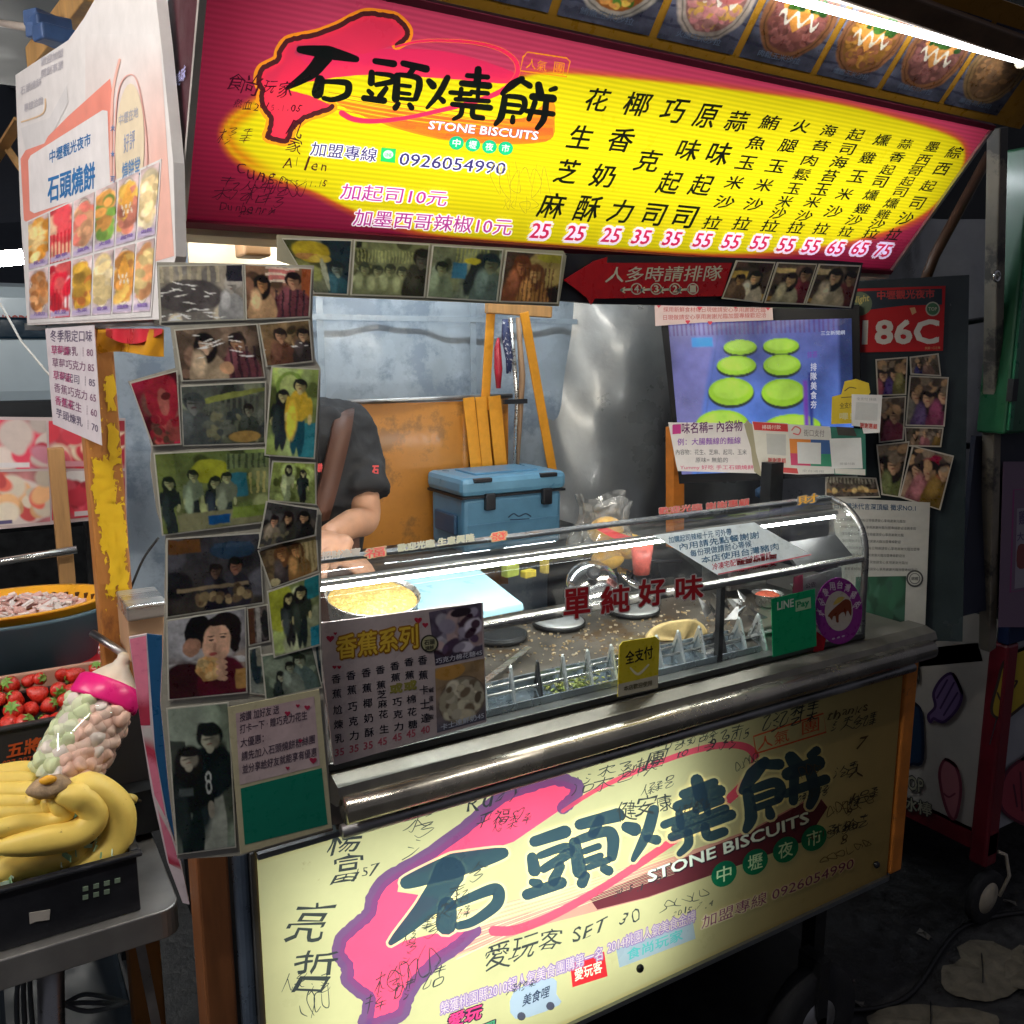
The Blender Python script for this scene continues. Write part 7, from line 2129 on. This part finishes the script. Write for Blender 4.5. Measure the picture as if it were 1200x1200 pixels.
# cardboard-edge box & bracket by the post
b = MB(); c_ = yp(166, 735, 1.38); b.box(c_, (.05, .10, .07)); tag(b.build('cardboard_box', mat('cardboard', (.45, .28, .16), .7, var=.15), bevel=.002), 'small cardboard box between the yellow post and the collage', 'box')
b = MB(); c_ = yp(166, 707, 1.36); b.box(c_, (.055, .10, .022)); tag(b.build('cake_tin', STEEL, bevel=.003), 'bright steel lid on the small cardboard box', 'lid')
b = MB(True); b.tube([yp(108, 742, 1.42), yp(148, 768, 1.36)], .006, 8); tag(b.build('thin_rod', STEELD), 'thin steel rod slanting behind the jar teat', 'rod')
b = MB(True); b.tube(cr([yp(x, y, 1.5) for x, y in ((186, 630), (168, 655), (153, 690), (148, 700))], 5), .002, 6); tag(b.build('wire', DARKM), 'thin wire running down beside the yellow post', 'wire')
# long rolled poster leaning
RPn = Plane((0, 1.13, 0), (0.25, 1, 0))
p_ = [(151, 747), (172, 743), (176, 800), (182, 880), (196, 960), (212, 1012), (222, 1060), (214, 1058), (196, 1010), (178, 930), (165, 850)]
mb = MB(); mb.poly(RPn, p_, (.66, .56, .60), 0, thick=.004)
for i, q in enumerate(([(152, 749), (171, 745), (176, 850), (165, 850)], [(166, 852), (177, 852), (194, 958), (181, 932)], [(182, 935), (194, 960), (213, 1020), (198, 1012)])):
    p = Pic(16, 90, (.74, .62, .66), (.72, .50, .58), 70 + i, .2, 6)
    p.blobs(0, 0, 1, 1, 30, .55, [(.62, .06, .12), (.78, .22, .34), (.40, .05, .16), (.84, .78, .78)])
    mb.image(RPn, q, p.out(), LAY)
tag(mb.build('curled_poster', PRINT), 'long curled pink poster hanging left of the photo collage', 'poster')
mb = MB(); mb.poly(RPn, [(172, 743), (190, 745), (190, 820), (196, 880), (206, 960), (214, 1010), (196, 958), (182, 880), (176, 800)], (.015, .08, .20), .001, thick=.003)
tag(mb.build('blue_strip', PRINT), 'dark blue strip along the curled pink poster', 'strip')
# fruit dessert poster on the far wall
FP_ = Plane((0, 2.10, 0), (0, 1, 0))
fp = thing('fruit_poster', 'poster of four berry dessert pictures behind the yellow post', 'poster', yp(60, 612, 2.10))
mb = MB(); mb.poly(FP_, [(-60, 488), (147, 490), (149, 606), (-60, 626)], (.55, .45, .45), 0, thick=.004); mb.build('sheet', PAPERP, fp)
def F1(p): p.blobs(0, 0, 1, 1, 60, .26, [(.75, .10, .16), (.66, .05, .10), (.80, .32, .42), (.72, .60, .55)]); p.rc(.3, .86, .8, .96, (.75, .70, .72))
def F2(p): p.blobs(0, 0, 1, 1, 50, .22, [(.66, .05, .08), (.80, .62, .45), (.72, .12, .16), (.5, .03, .05)]); p.rc(.2, .84, .9, .95, (.7, .3, .35))
def F3(p): p.el(.45, .6, .6, .5, (.72, .62, .58)); p.blobs(0, .1, 1, .95, 44, .2, [(.72, .14, .10), (.80, .45, .22), (.75, .10, .10), (.78, .68, .55)]); p.rc(.0, .9, .6, .97, (.1, .08, .2))
def F4(p): p.el(.5, .25, .45, .3, (.75, .70, .68)); p.blobs(0, .35, 1, 1, 50, .2, [(.60, .03, .06), (.70, .08, .12), (.45, .02, .04)]); p.rc(.3, .85, .8, .95, (.7, .6, .62))
for q, f_ in (([(-56, 491), (54, 493), (56, 549), (-56, 551)], F1), ([(57, 493), (146, 493), (146, 549), (58, 549)], F2), ([(-56, 554), (57, 552), (59, 611), (-56, 621)], F3), ([(60, 552), (146, 552), (147, 602), (61, 610)], F4)):
    p = Pic(100, 60, (.5, .2, .2), (.45, .15, .18), 5, .3); f_(p)
    mb = MB(); mb.image(FP_, q, p.out(), LAY * 2); mb.build('picture', PAPERP, fp)
b = MB(True); b.tube([yp(-60, 668, 2.02), yp(90, 644, 2.02)], .008, 8); tag(b.build('steel_rail', STEEL), 'steel rail under the dessert poster', 'rail')
b = MB(); c_ = yp(79, 680, 2.06); b.box((c_[0], 2.06, 1.0), (.03, .03, .7)); tag(b.build('rear_wood_post', mat('pine_wood', (.45, .24, .09), .6, var=.3, scale=8, stretch=(6, 6, .6)), bevel=.002), 'slim wooden post under the dessert poster', 'post')
b = MB(True); b.tube([yp(0, 355, 1.9), yp(25, 400, 1.85), yp(60, 442, 1.8)], .002, 6); tag(b.build('hanging_cord', WHITEP), 'thin pale cord hanging in front of the van', 'cord')
# wood pole with blue clip upper left
b = MB(); b.beam(BP.at(112, -14, -.06), BP.at(44, 72, -.06), .035, .04); tag(b.build('timber_brace', mat('light_timber', (.50, .28, .10), .6, var=.35, scale=10, stretch=(4, 4, 1), bump=.15), bevel=.002), 'light timber brace rising behind the side board', 'brace')
b = MB()
for i, (x, y, a) in enumerate(((52, 26, .1), (60, 30, -.2), (55, 40, .15), (64, 42, -.1))):
    b.box(BP.at(x, y, -.02 + .004 * i), (.05, .03, .022), rz=a + .5, ry=.3 * a)
tag(b.build('blue_clamp', mat('blue_clamp_plastic', (.05, .10, .24), .4, var=.3, scale=30), bevel=.003), 'blue plastic clamp on the timber brace', 'clamp')
b = MB(True); b.tube([BP.at(-60, 22, -.02), BP.at(0, 27, -.02), BP.at(45, 34, -.02)], .006, 8); tag(b.build('pale_pipe', mat('pale_pipe', (.42, .36, .32), .5)), 'pale pipe running left from the blue clamp', 'pipe')
b = MB(); b.beam(BP.at(24, 140, -.04), BP.at(-8, 190, -.04), .02, .006); b.beam(BP.at(6, 170, -.05), BP.at(30, 205, -.05), .012, .006)
tag(b.build('torn_tape', mat('brown_tape', (.35, .19, .07), .5, var=.4, scale=30)), 'torn brown tape behind the side board', 'tape')
# shed behind: van and building
vn = thing('parked_van', 'pale blue van parked beyond the stall at the left', 'van', (.2, 6.0, 0))
def zy(y, Y): return yp(40, y, Y)[2]
b = MB(); b.box((-.4, 6.3, (zy(470, 6) + zy(338, 6)) / 2), (4.6, 1.6, zy(338, 6) - zy(470, 6))); b.build('body', mat('van_blue', (.66, .78, .86), .35, var=.12, scale=2, coat=.3), vn, bevel=.08)
b = MB(); b.box((-.2, 5.49, (zy(402, 6) + zy(372, 6)) / 2), (3.0, .03, zy(378, 6) - zy(402, 6))); b.build('window', mat('van_window', (.01, .03, .055), .1, coat=.5), vn, bevel=.02)
VP_ = Plane((0, 5.485, 0), (0, 1, 0))
mb = MB(); mb.text(VP_, 'HOODS', (-2, 378), (34, 379), (0, -9), (.55, .12, .10), .0, .04); mb.build('lettering', PAPERP, vn)
b = MB(); b.box((-.4, 6.28, zy(478, 6)), (4.6, 1.6, .14)); b.build('bumper', BLACKP, vn, bevel=.02)
b = MB(); b.box((-.4, 6.3, .35), (4.3, 1.5, .42)); b.build('chassis', DARKM, vn)
for x in (-1.8, 1.0):
    b = MB(True); b.lathe((x, 5.6, .33), [(.18, -.09), (.31, -.1), (.33, -.06), (.33, .06), (.31, .1), (.18, .09)], 30, np.array(Matrix.Rotation(R(90), 3, 'X'))); b.build('wheel', mat('tyre_rubber'), vn)
aw = MB()
aw.sheet(lambda u, v: np.array((-2.5 + 4.5 * u, 4.2 + 1.4 * v, 2.12 + .5 * v - .10 * abs(math.sin(u * 9)) * (1 - v))), 40, 6)
tag(aw.build('dark_awning', mat('dark_cloth', (.03, .035, .045), .7, var=.4, scale=4)), 'dark awning above the pale blue van', 'awning')
b = MB(True); b.tube([yp(-60, 308, 4.0), yp(27, 301, 4.0)], .028, 10); tag(b.build('far_tube_lamp', LINE_GLOW), 'lit tube lamp over the van at the left edge', 'lamp')
bl = thing('far_building', 'dark building with a small-paned window beyond the van', 'building', (-1.5, 10.5, 0))
b = MB(); b.box((-1.5, 11.5, 3.5), (12, 2, 7)); b.build('wall', mat('building_grey', (.10, .115, .14), .8, var=.3, scale=1.2), bl)
w0, w1 = yp(6, 48, 10.45), yp(44, 106, 10.45)
b = MB(); b.box(((w0[0] + w1[0]) / 2, 10.46, (w0[2] + w1[2]) / 2), (w1[0] - w0[0], .05, w0[2] - w1[2])); wn_ = b.build('window', mat('dark_pane', (.015, .018, .024), .1), bl)
for k in range(4):
    x = w0[0] + (w1[0] - w0[0]) * k / 3
    b = MB(); b.box((x, 10.42, (w0[2] + w1[2]) / 2), (.05, .05, w0[2] - w1[2])); b.build('frame_bar', mat('frame_grey', (.14, .15, .17), .6), wn_)
for k in range(4):
    z = w1[2] + (w0[2] - w1[2]) * k / 3
    b = MB(); b.box(((w0[0] + w1[0]) / 2, 10.42, z), (w1[0] - w0[0], .04, .04)); b.build('frame_bar', mat('frame_grey'), wn_)
b = MB(); b.box((-1.5, 10.4, yp(20, 30, 10.4)[2]), (12, .3, .12)); b.build('ledge', mat('frame_grey'), bl)
b = MB(); b.box((7.5, 6.5, 4), (12.5, .4, 8)); tag(b.build('dark_backdrop', mat('night_wall', (.018, .022, .024), .7, var=.4, scale=1.5)), 'dark wall added to close off the sky beyond the right end of the cart', 'building')  # added only to darken the view past the sign end
# ================================================================== BACK OF THE STALL
YB = 2.25
b = MB(True)
def bsh(u, v):
    return np.array((.24 + 1.42 * u, YB + .012 * math.sin(u * 17 + v * 3) + .006 * math.sin(v * 23 + u * 5) + .003 * math.sin(u * 61), .55 + 1.45 * v))
b.sheet(bsh, 70, 40)
tag(b.build('plastic_sheet', mat('milky_plastic', (.46, .54, .62), .26, var=.22, scale=5, bump=.5, trans=.25, coat=.2, dirt=((.30, .37, .46), 3.2, .50), rvar=.15)), 'milky blue plastic sheet closing the back of the stall', 'sheet')
b = MB(True)
def tarp(u, v):
    x = 1.46 + 2.3 * u
    f_ = .012 * math.sin(u * 71 + 6 * v) * math.sin(v * 19 + u * 8) + .05 * math.sin(u * 26 + 1.5 * math.sin(v * 3)) * (.5 + .5 * v) + .05 * math.sin(u * 9 - v * 5) + .02 * math.sin(v * 11 + u * 17)
    return np.array((x, YB - .06 + f_ - .25 * u * 0, .3 + 1.75 * v))
b.sheet(tarp, 130, 60)
tag(b.build('grey_tarp', mat('grey_tarpaulin', (.27, .28, .285), .33, .35, var=.4, scale=3, bump=.55, coat=.4, rvar=.12)), 'shiny dark grey tarpaulin hanging in folds at the back', 'tarpaulin')
for k, (x, z0, z1) in enumerate(((.78, .6, 2.0), (1.22, .6, 2.0))):
    b = MB(); b.box((x, YB - .028, (z0 + z1) / 2), (.018, .002, z1 - z0)); tag(b.build('seam_tape', mat('seam_tape', (.30, .36, .42), .3, coat=.3)), ['left upright seam tape on the milky sheet', 'right upright seam tape on the milky sheet'][k], 'tape')
b = MB(); b.box((.92, YB - .03, 1.63), (1.3, .002, .014)); tag(b.build('seam_tape', mat('seam_tape')), 'level seam tape across the top of the milky sheet', 'tape')
# orange vinyl panel draped over a rail
c0, c1 = yp(408, 473, 2.1), yp(588, 466, 2.1)
b = MB(True)
def vin(u, v):
    x = c0[0] + (c1[0] - c0[0] + .02) * u
    z = c0[2] - .52 * v - .003 * math.sin(u * 3)
    y = 2.1 + .004 * math.sin(u * 8) - (.012 * math.sin((u - .68) * 60) if u > .70 else 0) * (1 - .3 * v)
    return np.array((x, y, z))
b.sheet(vin, 60, 20)
tag(b.build('orange_vinyl', mat('orange_vinyl', (.50, .20, .03), .38, var=.28, scale=5, bump=.15, coat=.2, dirt=((.30, .13, .03), 5, .52))), 'translucent orange-brown vinyl panel draped behind the vendor', 'panel')
b = MB(True); b.tube([c0 + (0, -.002, .004), c1 + (0.03, -.002, .004)], .007, 10); tag(b.build('drape_rail', STEELD), 'thin rail carrying the orange vinyl panel', 'rail')
STRAP = mat('orange_strap', (.72, .30, .02), .5, var=.15, scale=40, bump=.2)
def ribs(mb, a, c_, wd, n=30):
    mb.beam(a, c_, wd, .004, up=(0, 1, 0))
for (x0, y0, x1, y1, wd, Y, lb) in ((576, 352, 568, 466, .026, 2.08, 'orange strap left of the hanging tools'), (614, 366, 650, 552, .028, 2.06, 'long orange strap right of the hanging tools'), (549, 466, 560, 552, .033, 2.075, 'orange fold at the left of the vinyl edge'),
                                    (563, 465, 573, 552, .032, 2.07, 'orange fold at the middle of the vinyl edge'), (579, 464, 589, 552, .038, 2.065, 'orange fold at the right of the vinyl edge')):
    a, c_ = yp(x0, y0, Y), yp(x1, y1 + 14, Y)
    b = MB(); ribs(b, a, c_, wd)
    o = b.build('orange_strap', STRAP, bevel=.001); tag(o, lb, 'strap')
b = MB(); b.beam(yp(570, 360, 2.07), yp(645, 366, 2.07), .02, .03); o = b.build('hook_board', mat('pine_wood'), bevel=.002); tag(o, 'short wooden hook board above the hanging tools', 'board')
b = MB(True); b.tube([yp(598, 372, 2.05), yp(606, 470, 2.05), yp(603, 570, 2.05)], .006, 8); tag(b.build('steel_pole', STEEL), 'thin steel pole hanging beside the cooler', 'pole')
b = MB(True); b.tube([yp(607, 372, 2.04), yp(612, 440, 2.04), yp(606, 560, 2.04)], [.006, .009, .004], 8); tag(b.build('wooden_stick', mat('brown_stick', (.30, .18, .10), .5)), 'brown wooden stick beside the steel pole', 'stick')
b = MB(True); b.tube([yp(592, 374, 2.03), yp(593, 395, 2.03), yp(597, 420, 2.03), yp(596, 438, 2.03)], [.008, .012, .010, .006], 10)
tag(b.build('spotted_cloth', mat('spotted_cloth', (.02, .03, .10), .6, dirt=((.6, .6, .62), 90, .55))), 'blue and white spotted cloth roll hanging on the hook board', 'cloth')
b = MB(True); b.tube([yp(584, 396, 2.04), yp(583, 408, 2.04), yp(584, 432, 2.04), yp(584, 455, 2.04)], [.003, .009, .011, .006], 10); tag(b.build('red_scraper', mat('red_handle', (.42, .02, .04), .35)), 'red tool handle hanging beside the spotted roll', 'handle')
b = MB(); b.beam(yp(590, 471, 2.02), yp(617, 470, 2.02), .01, .012); tag(b.build('cross_hook', BLACKP), 'black cross hook on the steel pole', 'hook')
# blue cool box on a bench
bn_ = MB(); bn_.box((1.12, 2.0, 1.035), (.72, .34, .03)); bn_.box((.80, 2.0, .51), (.03, .3, 1.02)); bn_.box((1.44, 2.0, .51), (.03, .3, 1.02))
tag(bn_.build('back_bench', DARKM), 'dark bench behind the cart carrying the blue cool box', 'bench')
X_0, X_1 = yp(543, 580, 1.89)[0], yp(663, 580, 1.89)[0]
zt_, zl_, zb_ = yp(600, 561, 1.89)[2], yp(600, 580, 1.89)[2], 1.052
cb = thing('cool_box', 'blue lidded cool box with black latches on the bench', 'cool box', ((X_0 + X_1) / 2, 1.99, zb_))
CBM = mat('cooler_blue', (.10, .25, .40), .38, var=.18, scale=14, bump=.03, dirt=((.20, .32, .42), 22, .68))
b = MB(); b.box(((X_0 + X_1) / 2, 1.99, (zb_ + zl_) / 2), (X_1 - X_0 - .012, .18, zl_ - zb_)); b.build('tub', CBM, cb, bevel=.012)
b = MB(); b.box(((X_0 + X_1) / 2, 1.99, (zt_ + zl_) / 2 + .006), (X_1 - X_0 + .006, .20, zt_ - zl_ + .006)); b.build('lid', mat('cooler_lid', (.13, .31, .47), .35, var=.16, scale=12, dirt=((.26, .40, .50), 26, .68)), cb, bevel=.014)
b = MB(); b.box(((X_0 + X_1) / 2, 1.99, zl_ + .001), (X_1 - X_0 + .002, .194, .006)); b.build('seal', BLACKP, cb)
b = MB(); b.box(((X_0 + X_1) / 2 + .0, 1.99, zt_ + .011), ((X_1 - X_0) * .62, .11, .006)); b.build('lid_panel', CBM, cb, bevel=.003)
for z_ in (.25, .5):
    b = MB(); b.box(((X_0 + X_1) / 2, 1.899, zb_ + (zl_ - zb_) * z_), ((X_1 - X_0) * .9, .003, .004)); b.build('rib', CBM, cb)
for x_ in (.18, .82):
    b = MB(); b.box((X_0 + (X_1 - X_0) * x_, 1.895, zt_ + .002), (.05, .02, .010)); b.build('lid_notch', BLACKP, cb, bevel=.002)
for x in (583, 650):
    p_ = yp(x, 590, 1.855)
    b = MB(); b.box((p_[0], 1.892, zl_ - .012), (.028, .014, .042)); lt = b.build('latch', BLACKP, cb, bevel=.003)
b = MB(); b.box((X_0 - .0, 1.985, (zb_ + zl_) / 2), (.010, .11, .05)); b.build('side_handle', mat('handle_navy', (.03, .08, .16), .4), cb, bevel=.003)
CBF = Plane((0, 1.898, 0), (0, 1, 0))
mb = MB(); mb.stroke(CBF, [(596, 606), (602, 602), (608, 605), (616, 602), (622, 605)], 1.6, (.02, .05, .10), .0); mb.stroke(CBF, [(598, 609), (620, 608)], 1.2, (.02, .05, .1), .0); mb.build('badge', PAPERP, cb)
b = MB(True); b.ball(yp(898, 577, 1.62), (.035, .02, .018), 10, 6, jit=.15); tag(b.build('blue_cloth', mat('blue_rag', (.06, .12, .22), .8)), 'crumpled blue rag behind the end of the glass case', 'rag')
# canopy roof above everything
b = MB(); b.box((.9, 1.72, 2.16), (1.9, 1.55, .02)); tag(b.build('canopy_roof', mat('roof_sheet', (.09, .095, .10), .6, .2, var=.3, scale=5)), 'flat dark canopy roof over the cart', 'roof')
for x, y in ((.235, 2.3), (1.66, 2.3)):
    pass
b = MB(); b.box((.225, 2.3, 1.07), (.03, .03, 2.14)); tag(b.build('rear_post', DARKM), 'dark rear roof post near the milky sheet edge', 'post')
# ---- lamps under the canopy, and the added fill tubes
lp1 = thing('under_sign_lamp', 'bright tube lamp under the left end of the menu sign', 'lamp', (.7, 1.22, 1.69))
b = MB(True); b.tube([(.275, 1.215, 1.700), (1.42, 1.215, 1.700)], .011, 12); b.build('tube', mat('tube_glow2', (1, .95, .84), .5, emit=42, var=0), lp1)
b = MB(); b.box((.85, 1.225, 1.722), (1.2, .03, .018)); b.build('fitting', CREAM, lp1)
b = MB(); b.box((.385, 1.30, 1.67), (.22, .006, .075)); tag(b.build('lamp_board', CREAM), 'cream board behind the bright tube at the left of the sign', 'board')
b = MB(); b.box((.345, 1.235, 1.685), (.035, .05, .03)); b.build('ballast', mat('brown_box', (.14, .08, .04), .5), lp1, bevel=.003)
lp2 = thing('roof_fill_lamp', 'added white fill tube under the canopy roof, deep in the stall', 'lamp', (.9, 1.85, 2.10))  # unseen tube added to fill the inside of the stall with light
b = MB(True); b.tube([(.35, 1.85, 2.11), (1.5, 1.85, 2.11)], .014, 12); b.build('tube', mat('tube_glow3', (.88, .96, 1), .5, emit=62, var=0), lp2)
b = MB(); b.box((.92, 1.85, 2.135), (1.2, .05, .02)); b.build('fitting', WHITEP, lp2)
lp3 = thing('front_fill_lamp', 'added white fill tube hanging out of view before the fruit table', 'lamp', (-.37, .62, 2.25))  # unseen tube added to brighten bananas, side board and collage
b = MB(True); b.tube([(-.75, .62, 2.25), (.0, .62, 2.25)], .014, 12); b.build('tube', mat('tube_glow4', (1, .95, .86), .5, emit=150, var=0), lp3)
b = MB(); b.box((-.375, .62, 2.275), (.8, .06, .02)); b.build('reflector', WHITEP, lp3)
lp4 = thing('left_fill_lamp', 'added white fill tube out of view, facing the side board', 'lamp', (-1.2, 1.2, 2.0))  # second unseen tube, added to light the side board face-on
b = MB(True); b.tube([(-1.25, .75, 2.02), (-1.25, 1.75, 2.02)], .014, 12); b.build('tube', mat('tube_glow5', (1, .93, .88), .5, emit=150, var=0), lp4)
b = MB(); b.box((-1.25, 1.25, 2.045), (.06, 1.1, .02)); b.build('reflector', WHITEP, lp4)
# ================================================================== THE VENDOR (standing behind the counter, mostly hidden by the collage)
PY = 1.78
cX = yp(338, 560, PY)[0]
person = thing('person', 'vendor in a black T-shirt with a brown apron strap working behind the glass case', 'person', (cX, PY, 0))
SKIN = mat('skin', (.50, .27, .17), .5, var=.16, scale=22, sss=.10, bump=.08)
def limb(mb, pts, rad, n=5, seg=14, el=None):
    P_ = cr(np.array(pts, float), n); rr_ = cr(np.array([[q] for q in rad], float), n)[:, 0]
    mb.tube(P_, rr_, seg, el=el)
zS = yp(420, 500, PY)[2]
SL_, EL_, WL_ = yp(410, 512, PY), yp(428, 606, PY - .10), yp(384, 628, PY - .24)
HL_ = yp(372, 640, PY - .29)
off = (cX - SL_[0]) * .9
SR_, ER_ = np.array((cX + off, PY, SL_[2])), np.array((cX + off - .04, PY - .10, EL_[2] - .01))
WR_ = np.array((cX - .06, PY - .26, WL_[2] - .01)); HR_ = np.array((cX + .0, PY - .30, WL_[2] - .03))
hz = zS + .215
hx = cX - .045
b = MB(True)
# head, neck
b.ball((hx, PY - .01, hz - .005), (.076, .092, .112), 24, 16)
b.ball((hx, PY - .035, hz - .055), (.056, .062, .062), 18, 12)
limb(b, [(cX - .01, PY + .01, zS + .0), (cX - .03, PY, zS + .07), (hx, PY - .01, hz - .06)], [.062, .054, .055])
b.ball((hx, PY - .108, hz - .022), (.012, .020, .018), 10, 8)             # nose
for s_ in (-1, 1):
    b.ball((hx + s_ * .077, PY, hz - .015), (.010, .018, .028), 10, 8)    # ears
b.ball((hx, PY - .094, hz - .058), (.024, .010, .008), 12, 6)             # lips
def arm(S_, E_, W_, H_, sd):
    limb(b, [S_, (S_ * .5 + E_ * .5), E_, (E_ * .6 + W_ * .4), W_], [.043, .040, .031, .029, .021], 6, 16)
    d = H_ - W_; d /= np.linalg.norm(d)
    side = np.cross(d, (0, 0, 1.0)); side /= np.linalg.norm(side); up_ = np.cross(side, d)
    M_ = np.stack([d, side, up_], 1)
    b.ball(W_ + d * .045, (.050, .040, .018), 16, 10, M_)
    for k, (l_, o_) in enumerate(((.070, -.030), (.078, -.010), (.074, .010), (.058, .029))):
        f0 = W_ + d * .080 + side * o_; 
        limb(b, [W_ + d * .05 + side * o_ * .9, f0, f0 + d * l_ * .45 - up_ * .008, f0 + d * l_ * .75 - up_ * .028, f0 + d * l_ * .8 - up_ * .045], [.010, .0095, .009, .008, .006], 4, 8)
    t0 = W_ + d * .02 - side * .034 * sd
    limb(b, [t0, t0 + d * .025 - side * .016 * sd, t0 + d * .055 - side * .012 * sd - up_ * .012], [.013, .011, .008], 4, 8)
arm(SL_, EL_, WL_, HL_, 1); arm(SR_, ER_, WR_, HR_, -1)
for s_ in (-1, 1):
    limb(b, [(cX + s_ * .09, PY + .03, .92), (cX + s_ * .10, PY + .02, .50), (cX + s_ * .10, PY + .04, .09)], [.085, .055, .038])
b.ball((cX, PY + .01, 1.12), (.13, .08, .26), 20, 12)
body = b.build('body', SKIN, person)
m_ = body.modifiers.new('r', 'REMESH'); m_.mode = 'VOXEL'; m_.voxel_size = .006; m_.use_smooth_shade = True
m_ = body.modifiers.new('s', 'SMOOTH'); m_.iterations = 3; m_.factor = .5
# eyes, hair
for s_ in (-1, 1):
    e = MB(True); e.ball((hx + s_ * .031, PY - .088, hz - .005), (.013, .008, .008), 12, 8); ey = e.build('eye', mat('eye_white', (.7, .68, .65), .2), person)
    e = MB(True); e.ball((hx + s_ * .031, PY - .095, hz - .005), (.006, .003, .006), 10, 6); e.build('iris', mat('iris_dark', (.02, .012, .008), .2), ey)
e = MB(True); e.ball((hx, PY + .012, hz + .022), (.086, .100, .108), 24, 14, jit=.02); e.ball((hx, PY + .05, hz - .03), (.075, .06, .09), 18, 10)
e.build('hair', mat('black_hair', (.012, .010, .010), .4, var=.4, scale=60, stretch=(1, 1, .1), bump=.2), person)
# T-shirt
b = MB(True)
SHS = mat('black_cotton', (.016, .017, .021), .85, var=.25, scale=25, bump=.2)
hw = abs(off)
limb(b, [(cX, PY + .02, .86), (cX, PY + .01, 1.05), (cX, PY + .0, 1.25), (cX, PY + .0, zS - .05), (cX, PY + .01, zS + .035), (cX, PY + .01, zS + .065)], [.155, .145, .165, .175, .13, .07], 5, 24, el=None)
tv_ = b.v[-1]; tv_[:, 1] = PY + (tv_[:, 1] - PY) * .70
for S_, E_ in ((SL_, EL_), (SR_, ER_)):
    t_ = np.array((cX, PY, zS + .02)) * .35 + S_ * .65
    limb(b, [t_, S_ + (0, 0, .004), S_ * .55 + E_ * .45, S_ * .22 + E_ * .78], [.064, .060, .056, .064], 6, 18)
for k in range(14):
    pass
shirt = b.build('shirt', SHS, person)
m_ = shirt.modifiers.new('r', 'REMESH'); m_.mode = 'VOXEL'; m_.voxel_size = .008; m_.use_smooth_shade = True
m_ = shirt.modifiers.new('s', 'SMOOTH'); m_.iterations = 4; m_.factor = .6
tx = bpy.data.textures.new('folds', 'CLOUDS'); tx.noise_scale = .065; tx.noise_depth = 2
m_ = shirt.modifiers.new('d', 'DISPLACE'); m_.texture = tx; m_.strength = .030; m_.mid_level = .5
# trousers, strap, apron
b = MB(True)
for s_ in (-1, 1):
    limb(b, [(cX + s_ * .075, PY + .03, .98), (cX + s_ * .095, PY + .02, .50), (cX + s_ * .10, PY + .03, .10)], [.11, .075, .062])
b.build('trousers', mat('dark_denim', (.02, .025, .04), .8), person)
b = MB(True)
SP_ = [(404, 478, PY + .03), (404, 486, PY - .085), (398, 520, PY - .135), (386, 570, PY - .145), (374, 612, PY - .145)]
ctr = [yp(x, y, Y) for x, y, Y in SP_]; ctr = cr(ctr, 6)
wv = np.array((.020, 0, .003))
vs = []
for c_ in ctr: vs += [c_ - wv, c_ + wv, c_ + wv + (0, .012, 0), c_ - wv + (0, .012, 0)]
n = len(ctr)
b.add(vs, [(4 * i + k, 4 * i + (k + 1) % 4, 4 * i + 4 + (k + 1) % 4, 4 * i + 4 + k) for i in range(n - 1) for k in range(4)])
b.build('apron_strap', mat('brown_leather', (.085, .035, .022), .6, var=.2, scale=30, bump=.1), person)
b = MB(True)
b.sheet(lambda u, v: np.array((cX - .11 + .20 * u, PY - .150 - .03 * math.sin(math.pi * u), 1.19 - .42 * v)), 12, 10)
b.build('apron', mat('brown_leather'), person)
# small red sleeve print
SV = Plane(yp(438, 548, PY - .085), (-.1, 1, 0))
for (x, y, t) in ((440, 551, '石'), (374, 548, '餅')):
    mb = MB(); mb.char(Plane(yp(x, y, PY - (.115 if x > 400 else .165)), (0, 1, 0)), t, (x, y), 7, 10, (.55, .06, .06), 0, .06); mb.build('print', PAPERP, person)
for s_ in (-1, 1):
    b = MB(True); b.ball((cX + s_ * .10, PY - .02, .04), (.05, .13, .04), 14, 8); b.build('shoe', BLACKP, person)
# ================================================================== SMALL LITTER ON THE GROUND
r = random.Random(44)
for i, (x, y, lb) in enumerate(((1085, 1096, 'small crumpled pale wrapper on the asphalt left of the round leaf'), (1010, 1178, 'scrap of torn paper on the asphalt near the cart wheel'), (1186, 1060, 'small folded wrapper on the asphalt under the next stall'))):
    c_ = zp(x, y, .004)
    b = MB()
    pts = [c_ + np.array((r.uniform(-.02, .02), r.uniform(-.02, .02), r.uniform(0, .014))) for _ in range(9)]
    for k in range(14):
        a = r.sample(range(9), 3); b.add([pts[j] for j in a], [(0, 1, 2)])
    tag(b.build('litter', mat('litter_paper', (.24, .22, .19), .7, var=.4, scale=60)), lb, 'litter')
b = MB(True); b.tube(cr([zp(x, y, .008) for x, y in ((700, 1290), (860, 1215), (960, 1188), (1060, 1170), (1130, 1085), (1240, 1065))], 8), .006, 8)
tag(b.build('ground_cable', mat('black_rubber', (.012, .012, .013), .5)), 'black power cable lying across the dark asphalt', 'cable')
